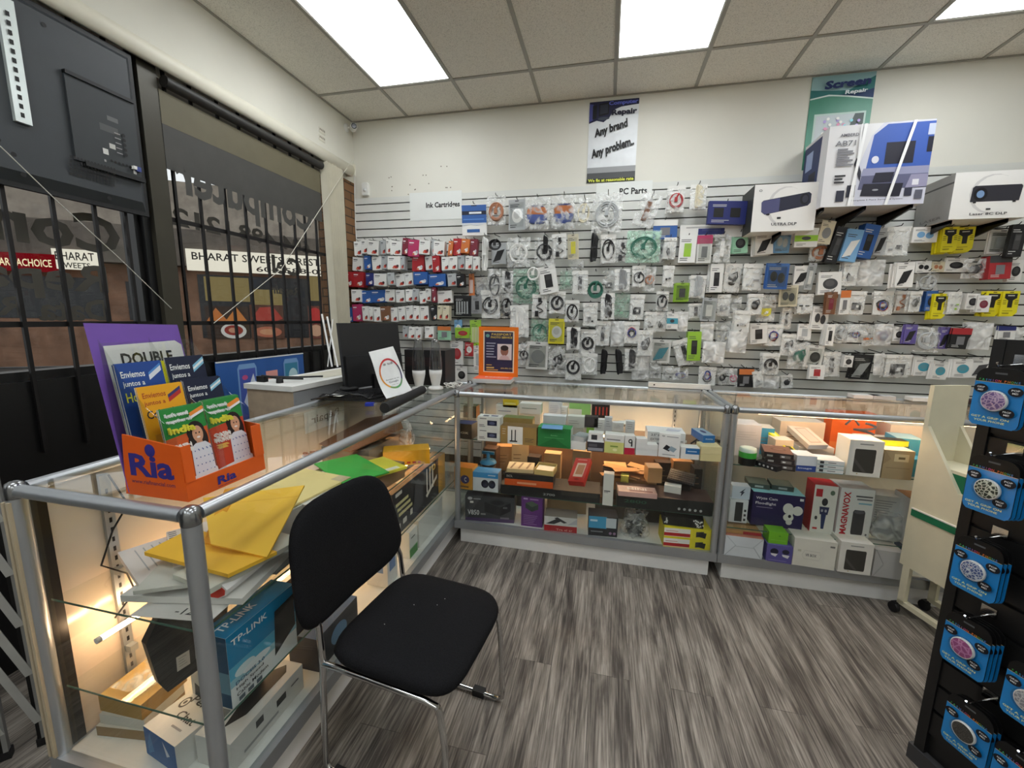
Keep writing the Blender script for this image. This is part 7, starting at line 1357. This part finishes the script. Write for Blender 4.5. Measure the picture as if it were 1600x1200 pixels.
# white edge of the wall shelf strip
q = MB().box((0, 0, 0), (.42, .03, .035), WHITE).lathe([(.006, 0), (0, .003)], DARKMETAL, 10, (.04, -.0005, .018), M=Matrix.Rotation(R(90), 4, 'X')); a = onz(1011, 599, TP+.01); q.build('white_strip', None, (a.x, BY-.035, TP), 0, 'white strip lying along the rear rail of the middle case', 'strip')
flats = [(1300, 611, .16, (226, 226, 224), 'white box lying flat behind the right case rail'), (1330, 613, .12, (190, 190, 190), 'grey pack lying on the rear of the right case'), (1372, 612, .18, (228, 228, 226), 'white carton lying on the rear of the right case'), (1410, 611, .12, (70, 96, 150), 'blue pack lying on the rear of the right case'), (1436, 613, .1, (60, 40, 40), 'dark red pack lying on the rear of the right case')]
for px_, py_, w, c_, lab in flats: a = onz(px_, py_, TP+.003); carton('flat_pack', lab, 'pack', (a.x, min(a.y, 3.05), TP+.001), random.uniform(-.2, .2), w, .07, .022, c_, None, [('top', marks(.1, .3, .8, .7, 2, (120, 120, 124)))])

# ================================================================== chair
ch = thing('stacking_chair', 'black upholstered chair with chrome sled legs in front of the left case', 'chair', (-.59, 1.215, 0), R(-7))
FAB = mat((26, 26, 28), .95, spec=.1, var=.25, scale=260, bump=.25)
def pad(shape, th, puff, M):      # shape: outline function r(theta) -> (x, y)
    q = MB(); q.M = M; n = 40; prof = [(.0, th*.5), (.5, th*.5+puff*.2), (.9, th*.46), (.975, th*.3), (1, 0), (.975, -th*.3), (.9, -th*.5), (0, -th*.5)]
    vs = []; fs = []
    for k, zz in prof:
        for i in range(n): x, y = shape(2*math.pi*i/n); vs.append((x*max(k, .001), y*max(k, .001), zz))
    for j in range(len(prof)-1):
        for i in range(n): fs.append((j*n+i, (j+1)*n+i, (j+1)*n+(i+1) % n, j*n+(i+1) % n))
    q.add(vs, fs, FAB, True); return q
def sup(a, b, e, taper=0): 
    def f(t):
        c, s = math.cos(t), math.sin(t); y = b*math.copysign(abs(s)**e, s); return (a*math.copysign(abs(c)**e, c)*(1+taper*y/b), y)
    return f
seat = pad(sup(.235, .24, .42), .055, .006, Matrix.Translation((0, 0, .465)))
for v in seat.v: v.z -= max(0, v.x-.1)**2*.9      # waterfall front
seat.build('seat', ch)
Mb = Matrix.Translation((-.3, -.022, .735)) @ Matrix.Rotation(R(-10), 4, 'Y') @ Matrix.Rotation(R(90), 4, 'Z') @ Matrix.Rotation(R(90), 4, 'X')
back = pad(sup(.262, .2, .5, -.1), .042, .004, Mb)
for v in back.v: v.x += (v.y**2)*-.55+.02 if False else (v.y**2)*.5-.01
back.build('backrest', ch)
for s in (-1, 1):
    y = .225*s; r_ = .0105
    MB().tube([(.19, y, .42), (.2, y, .395), (.2+.012, y, .3), (.225, y, .06), (.222, y, .028), (.2, y, .0125), (.17, y, .0115)], r_, CHROME, 10).build('front_leg', ch)
    MB().tube([(.17, y, .0115), (-.2, y, .0115)], r_, CHROME, 10).build('floor_runner', ch)
    MB().tube([(-.2, y, .0115), (-.235, y, .014), (-.25, y, .04), (-.245, y, .2), (-.235, y, .43), (-.245, y*.985, .55), (-.29, y*.95, .67), (-.33, y*.9, .8)], r_, CHROME, 10).build('rear_leg', ch)
    MB().tube([(-.235, y, .425), (-.17, y, .428), (.15, y, .428), (.19, y, .42)], r_, CHROME, 10).build('seat_rail', ch)
    MB().cbox((.12, y, .014), (.05, .03, .027), BLACK).build('glide', ch); MB().cbox((-.19, y, .014), (.05, .03, .027), BLACK).build('glide', ch)
MB().tube([(.1, -.225, .425), (.1, .225, .425)], .009, CHROME, 8).build('cross_tube', ch); MB().tube([(-.12, -.225, .425), (-.12, .225, .425)], .009, CHROME, 8).build('cross_tube', ch)
q = MB(); [q.cbox((x, y, .4955), (.003, .0015, .0006), WHITE) for x, y in ((-.1, -.08), (-.06, .04), (.02, .07), (.03, .11))]; q.build('lint', ch)

# ================================================================== folding gate at the left
gt = thing('folding_gate', 'grey and black folding security gate gathered beside the left case', 'gate', (-2.33, .39, 0), math.atan2(.5, .43))
GM = mat((136, 136, 134), .45, .2); GB = mat((18, 18, 18), .45, .3); GL = mat((176, 176, 172), .45, .2)
for k in range(8):
    x = .0+.09*k; MB().box((x-.011, -.012, .03), (x+.0, .006, 1.98), GB).box((x-.001, -.0145, .03), (x+.011, .006, 1.98), GM).build('upright_channel', gt); MB().cbox((x, 0, .015), (.03, .03, .03), BLACK).build('foot', gt)
for k in range(7):
    for j in range(9):
        x = .09*k; z0 = .1+j*.19; a_ = Vector((x, -.0165, z0+.32)); b_ = Vector((x+.09, -.0165, z0)); d_ = (b_-a_).normalized(); n_ = Vector((d_.z, 0, -d_.x))*.011
        MB().prism([a_-n_, a_+n_, b_+n_, b_-n_], (0, 1, 0), .002, GL).build('diagonal_bar', gt)
# caster of the left case is part of the case
cs = MB().lathe([(.028, -.012), (.03, -.008), (.03, .008), (.028, .012)], BLACK, 18, (.03, .03, .031), M=Matrix.Rotation(R(90), 4, 'X')).box((.015, .02, .05), (.045, .04, .1), BLACK).build('caster', LC)

# ================================================================== white topped cabinet by the window
cb_ = thing('cabinet', 'white topped wooden cabinet between window and left case', 'cabinet', (-1.74, 1.985, 0), R(-3))
WOOD = mat((176, 158, 136), .5, var=.12, scale=14); GREYP = mat((150, 152, 154), .5)
CZ = 1.143
MB().box((-.33, .0, 0), (0, .9, CZ-.03), WOOD).build('body', cb_); MB().box((0, 0.005, 0), (.003, .89, CZ-.035), GREYP).build('grey_side', cb_)
MB().box((-.34, -.012, CZ-.03), (.012, .91, CZ), mat((232, 232, 228), .4)).build('worktop', cb_)
MB().box((-.28, .35, CZ), (-.06, .85, CZ+.002), mat((206, 202, 184), .4)).build('inset_panel', cb_)
cp = cb_.location
t = thing('card_reader_arm', 'black folded bracket lying on the white cabinet top', 'bracket', (-2.0, 2.06, CZ), R(-5))
MB().box((-.06, 0, 0), (.0, .03, .035), BLACK).build('block', t); MB().tube([(-.03, .015, .035), (.1, .02, .03), (.2, .1, .022)], .008, BLACK, 8).build('arm', t); MB().tube([(-.03, .03, .03), (.12, .14, .02), (.2, .26, .015)], .006, BLACK, 8).build('arm', t); MB().lathe([(.02, 0), (.018, .03), (0, .032)], BLACK, 14, (.1, .02, 0)).build('knob', t)
for k, (x0, x1) in enumerate(((503, 531), (509, 536), (516, 521))):
    a = onz(x1-(9 if k == 2 else 0), 571+k, CZ+.003); a.y = min(a.y, 2.85); tp = onx(x0+(2*k), 491+k*4, a.x-.13)
    MB().tube([a, tp], .0075 if k < 2 else .004, mat((236, 236, 234), .25), 10).build('fluorescent_tube', None, None, None, ('left', 'middle', 'right')[k]+' of three white tubes leaning at the blind', 'tube')
# phone poster low in the window
P = [onx(x, y, XL+.028) for x, y in ((336, 566), (452, 552), (452, 650), (336, 690))]; y0, y1 = P[0].y, P[1].y+.15; zt = 1.245
q = MB().box((0, 0, 0), (.003, y1-y0, .42), mat((48, 92, 160), .4))
ph = lambda u, c: [('p', [(u-.1, .05), (u-.1, .85), (u-.08, .92), (u+.08, .92), (u+.1, .85), (u+.1, .05)], (120, 160, 206)), ('p', [(u-.085, .05), (u-.085, .84), (u+.085, .84), (u+.085, .05)], c)]
art(q, (.003, 0, 0), (0, y1-y0, 0), (0, 0, .42), ph(.3, (70, 90, 170))+[('p', [(.28, .2), (.38, .6), (.36, .75), (.24, .3)], (206, 214, 226)), ('e', .27, .7, .03, .04, (190, 80, 130)), ('r', .5, .5, .64, .75, (226, 160, 150))]+ph(.82, (60, 130, 160))+[('e', .84, .6, .06, .14, (190, 220, 226)), ('r', 0, .98, 1, 1, (226, 226, 222))])
q.build('phone_poster', None, (XL+.024, y0, zt-.42), 0, 'blue phone case poster hanging low behind the window bars', 'poster')

# ================================================================== cream rolling stand in front of the right case
K0 = onz(1398, 955, 0); CRM = mat((216, 210, 184), .5, var=.04); GRN = mat((24, 110, 74), .4)
sd = Vector((.3, -.954, 0)).normalized(); sn = Vector((-sd.y, sd.x, 0))        # along the side panel; away to the back right
if sn.y < 0: sn = -sn
ct = thing('rolling_stand', 'cream rolling display stand with green edges before the right case', 'stand', (K0.x, K0.y, 0), math.atan2(sd.y, sd.x))
def lp(px, py):    # point of the side panel in the stand's own axes
    P = onpl(px, py, K0, Vector((sd.y, -sd.x, 0))); return ((P-K0).dot(sd), P.z)
out = [lp(1450, 666), lp(1415, 795), lp(1390, 870), lp(1484, 936), lp(1497, 772)]
out = [(.02, out[0][1]), (.02, out[2][1]), (.5, out[2][1]), (.5, out[4][1]-.0), (.3, out[4][1]+.12)]
u_t, z_t = lp(1450, 666); u_b, z_b = lp(1390, 870); u_r, z_r = lp(1497, 772); u_s, z_s = lp(1493, 842); u_s0, z_s0 = lp(1420, 797)
DW = .18
for y, nm in ((0, 'side_panel'), (DW, 'side_panel')):
    MB().prism([(0, y, z_b), (.46, y, z_b), (.46, y, z_r), (u_r, y, z_r), (.0, y, z_t)] if u_r < .44 else [(0, y, z_b), (u_r, y, z_b), (u_r, y, z_r), (0, y, z_t)], (0, 1, 0), .018, CRM).build(nm, ct)
SD_ = max(.46, u_r)
MB().box((-.002, -.006, z_s0-.018), (SD_, -.0005, z_s0+.018), GRN).box((-.002, -.008, z_s0+.018), (SD_, -.0, z_s0+.024), WHITE).build('green_trim', ct)
for zz in (z_b+.02, (z_b+z_t)/2): MB().box((.0, .018, zz), (SD_-.05, DW, zz+.02), CRM).box((SD_-.05, .018, zz), (SD_-.045, DW, zz+.04), GRN).build('shelf', ct)
MB().box((.0, .018, z_b+.06), (.19, DW, z_t-.2), GRN).build('green_insert', ct)
MB().box((-.0, .018, z_t-.2), (.2, DW, z_t-.185), CRM).box((.2, .018, z_t-.2), (.206, DW, z_t-.165), GRN).build('shelf', ct)
hz = zat(K0.x, K0.y, 603); hz = ony(1470, 603, K0.y).z
MB().box((-.02, -.0, z_b), (0, DW+.02, hz), CRM).build('back_panel', ct)
for y in (0, DW):
    MB().box((0, y, .06), (.035, y+.02, z_b), CRM).build('leg', ct); MB().box((0, y, .055), (.5, y+.03, .08), CRM).build('foot_rail', ct)
    for x in (.0, .47):
        MB().lathe([(.025, -.011), (.028, -.006), (.028, .006), (.025, .011)], BLACK, 16, (x, y-.01, .0285), M=Matrix.Rotation(R(90), 4, 'X')).box((x-.012, y-.02, .03), (x+.012, y+.012, .058), BLACK).build('caster', ct)

# ================================================================== black rack of phone grip cards at the right
E0 = Vector((1.149, 1.55, 0)); rd = Vector((.37, -.93, 0)).normalized(); rn = Vector((rd.y, -rd.x, 0))      # along the face; rn looks at the shop
if rn.dot(EYE-E0) < 0: rn = -rn
rk = thing('card_rack', 'black slatted floor rack of phone grip cards at the right edge', 'rack', (E0.x, E0.y, 0), math.atan2(rd.y, rd.x))
# own axes: x along the face (towards the camera), y = away behind the face
RB = mat((17, 17, 18), .4, spec=.5, var=.1); RW = .62; RH = 1.505
ysg = 1 if Vector((-rd.y, rd.x, 0)).dot(rn) < 0 else -1
def rb(a, b, m): return MB().box((a[0], min(a[1]*ysg, b[1]*ysg), a[2]), (b[0], max(a[1]*ysg, b[1]*ysg), b[2]), m)
rb((-.0, .012, .06), (RW, .4, RH-.03), RB).build('core', rk)
for x, nm in ((0, 'side_frame'), (RW-.03, 'side_frame')): rb((x, -.006, .05), (x+.03, .02, RH), RB).build(nm, rk)
rb((.03, -.004, RH-.09), (RW-.03, .02, RH), RB).build('top_frame', rk)
zz = RH-.1; ns = 0
while zz > .14: rb((.03, .0, zz-.086), (RW-.03, .012, zz), RB).build('slat', rk); zz -= .098
q = MB(); q.prism([(-.012, -.012*ysg, 0), (RW+.06, -.02*ysg, 0), (RW+.06, .45*ysg, 0), (-.012, .45*ysg, 0)], (0, 0, 1), .06, mat((58, 58, 60), .5)); q.build('base', rk)
rb((.2, .08, RH-.0), (.24, .12, RH+.1), RB).build('top_post', rk)
BL = mat((24, 128, 200), .35, coat=.4)
GPAT = [[(180, 150, 190), (90, 80, 120)], [(210, 214, 200), (60, 64, 54)], [(150, 176, 206), (70, 84, 130)], [(176, 96, 150), (110, 60, 110)], [(70, 66, 62), (40, 38, 36)]]
def griptex(name, c1, c2, sc):
    m, nt, o = nmat(name); N = nt.nodes; L = nt.links; tc = N.new('ShaderNodeTexCoord'); v = N.new('ShaderNodeTexVoronoi'); v.feature = 'DISTANCE_TO_EDGE'; v.inputs['Scale'].default_value = sc; L.new(tc.outputs['Object'], v.inputs['Vector'])
    cr = N.new('ShaderNodeValToRGB'); cr.color_ramp.elements[0].position = .03; cr.color_ramp.elements[1].position = .14; cr.color_ramp.elements[0].color = (*lin(c1), 1); cr.color_ramp.elements[1].color = (*lin(c2), 1); L.new(v.outputs[0], cr.inputs[0])
    b = N.new('ShaderNodeBsdfPrincipled'); b.inputs['Roughness'].default_value = .25; L.new(cr.outputs[0], b.inputs['Base Color']); L.new(b.outputs[0], o.inputs[0]); return m
def gripcard(label, cx, ztop, pat, n):
    """card hanging in front of the rack face; local x along face, facing -y*ysg"""
    CW_, CH_ = .112, .172
    loc = E0+rd*cx+rn*.07; loc.z = ztop
    rz = math.atan2(rd.y, rd.x)
    def S2(px, pz): return (px, 0, pz)
    rc = .016; prof = []
    for (ox, oz, a0) in ((CW_/2-.03, -.03, 0), (-CW_/2+.03, -.03, 90), (-CW_/2+.018, -CH_+.018, 180), (CW_/2-.018, -CH_+.018, 270)):
        r_ = .03 if oz > -.05 else .018
        for k in range(6): t_ = R(a0+18*k); prof.append((ox+r_*math.cos(t_), oz+r_*math.sin(t_)))
    q = MB(); q.prism([S2(x, z_) for x, z_ in prof], (0, 1, 0), .0025, mat((14, 14, 15), .4)) if ysg > 0 else q.prism([S2(x, z_) for x, z_ in prof], (0, -1, 0), .0025, mat((14, 14, 15), .4))
    O = Vector((-CW_/2, 0, -CH_)); U = Vector((CW_, 0, 0)); V = Vector((0, 0, CH_))
    if ysg < 0: O = Vector((CW_/2, 0, -CH_)); U = -U
    low = [(.06, .76), (.0, .76), (0, .1), (.03, .04), (.1, .0), (.9, 0), (.97, .04), (1, .1), (1, .76)]
    d = [('p', low[1:], BL), ('r', .02, .755, .98, .762, (206, 180, 120)), ('r', .38, .9, .62, .93, (90, 92, 96))]
    rb6 = [(70, 150, 70), (70, 190, 120), (60, 150, 200), (90, 120, 200), (150, 100, 180), (200, 80, 150), (220, 90, 60), (230, 120, 50), (214, 140, 50), (120, 170, 70), (60, 160, 170), (80, 130, 200)]
    for k, chx in enumerate('FASHION'): d.append(('t', .1+.068*k, .79, .036, chx, rb6[k]))
    for k, chx in enumerate('PHONE'): d.append(('t', .62+.068*k, .79, .036, chx, rb6[7+k % 5]))
    for (u_, v_, s1, s2) in ((.17, .64, 'GRIP', 'ME!'), (.86, .64, 'POP', 'ME!'), (.78, .27, 'PROP', 'ME!')): d += [('e', u_, v_, .15, .075, (14, 16, 26)), ('t', u_, v_+.022, .03, s1, (236, 236, 236), .16), ('t', u_, v_-.026, .03, s2, (236, 236, 236), .11)]
    d += [('t', .47, .155, .036, 'GET A GRIP ON', (226, 232, 150), .76), ('t', .47, .095, .036, 'YOUR PHONE', (226, 232, 150), .62)]
    art(q, O, U, V, d, .0005)
    o = q.build('grip_card', None, loc, (0, 0, rz), label, 'phone grip')
    fy = -ysg
    Mx = Matrix.Rotation(R(90*ysg), 4, 'X'); c = (0.0, fy*.001, -CH_*.55)
    g1 = MB().lathe([(.024, 0), (.03, .004), (.03, .009), (.0285, .0115)], mat((222, 222, 220), .3), 28, c, M=Mx).build('grip_rim', o)
    g2 = MB().lathe([(.0285, .0112), (.02, .0128), (0, .0132)], griptex('grip pattern', *pat), 28, c, M=Mx).build('grip_top', g1)
    sh = MB().lathe([(.033, 0), (.033, .0135), (.031, .0155), (0, .0155)], CLAM, 24, c, M=Mx).build('clear_bubble', o)
    for k in range(1, n): dup(o, loc-rn*.013*k+rd*.002*k, None, 'grip card hanging behind the '+label, 'cards behind the '+label, [g1])
    hk = thing('rack_hook', 'chrome hook holding the '+label.replace(', topmost on the rack', '').replace(' on the rack', '').replace(', lowest of the left column', ''), 'hook', E0+rd*cx+Vector((0, 0, ztop+.012)), rz)
    MB().cbox((0, -ysg*.004, .012), (.036, .006, .03), CHROME).build('plate', hk); MB().tube([(0, -ysg*.005, .0), (0, -ysg*.07, -.004), (0, -ysg*.088, -.004), (0, -ysg*.094, .006)], .0028, CHROME, 8).build('prong', hk)
def rpt(px, py): P = onpl(px, py, E0+rn*.07, rn); return (P-E0).dot(rd), P.z
CARDS = [('blue card with lilac grip, topmost on the rack', (1567, 576), ((206, 176, 206), (120, 96, 150), 90), 2), ('blue card with black white leopard grip on the rack', (1556, 716), ((220, 222, 206), (62, 66, 56), 110), 4), ('blue card with blue white marbled grip on the rack', (1533, 846), ((206, 214, 226), (84, 100, 150), 130), 3), ('blue card with pink marbled grip on the rack', (1516, 969), ((200, 130, 180), (160, 84, 136), 70), 4), ('blue card with dark glitter grip, lowest of the left column', (1518, 1102), ((90, 86, 82), (46, 44, 42), 260), 3)]
for lab, (px_, py_), pat, n in CARDS: u_, z_ = rpt(px_, py_); gripcard(lab, u_, z_, pat, n)
for lab, (px_, py_), pat in (('blue card cut by the right photo edge, upper', (1622, 1050), ((206, 206, 210), (150, 150, 160), 90)), ('blue card cut by the right photo edge, lower', (1600, 1180), ((150, 176, 206), (70, 84, 130), 90))):
    u_, z_ = rpt(px_, py_); gripcard(lab, u_, z_, pat, 2)
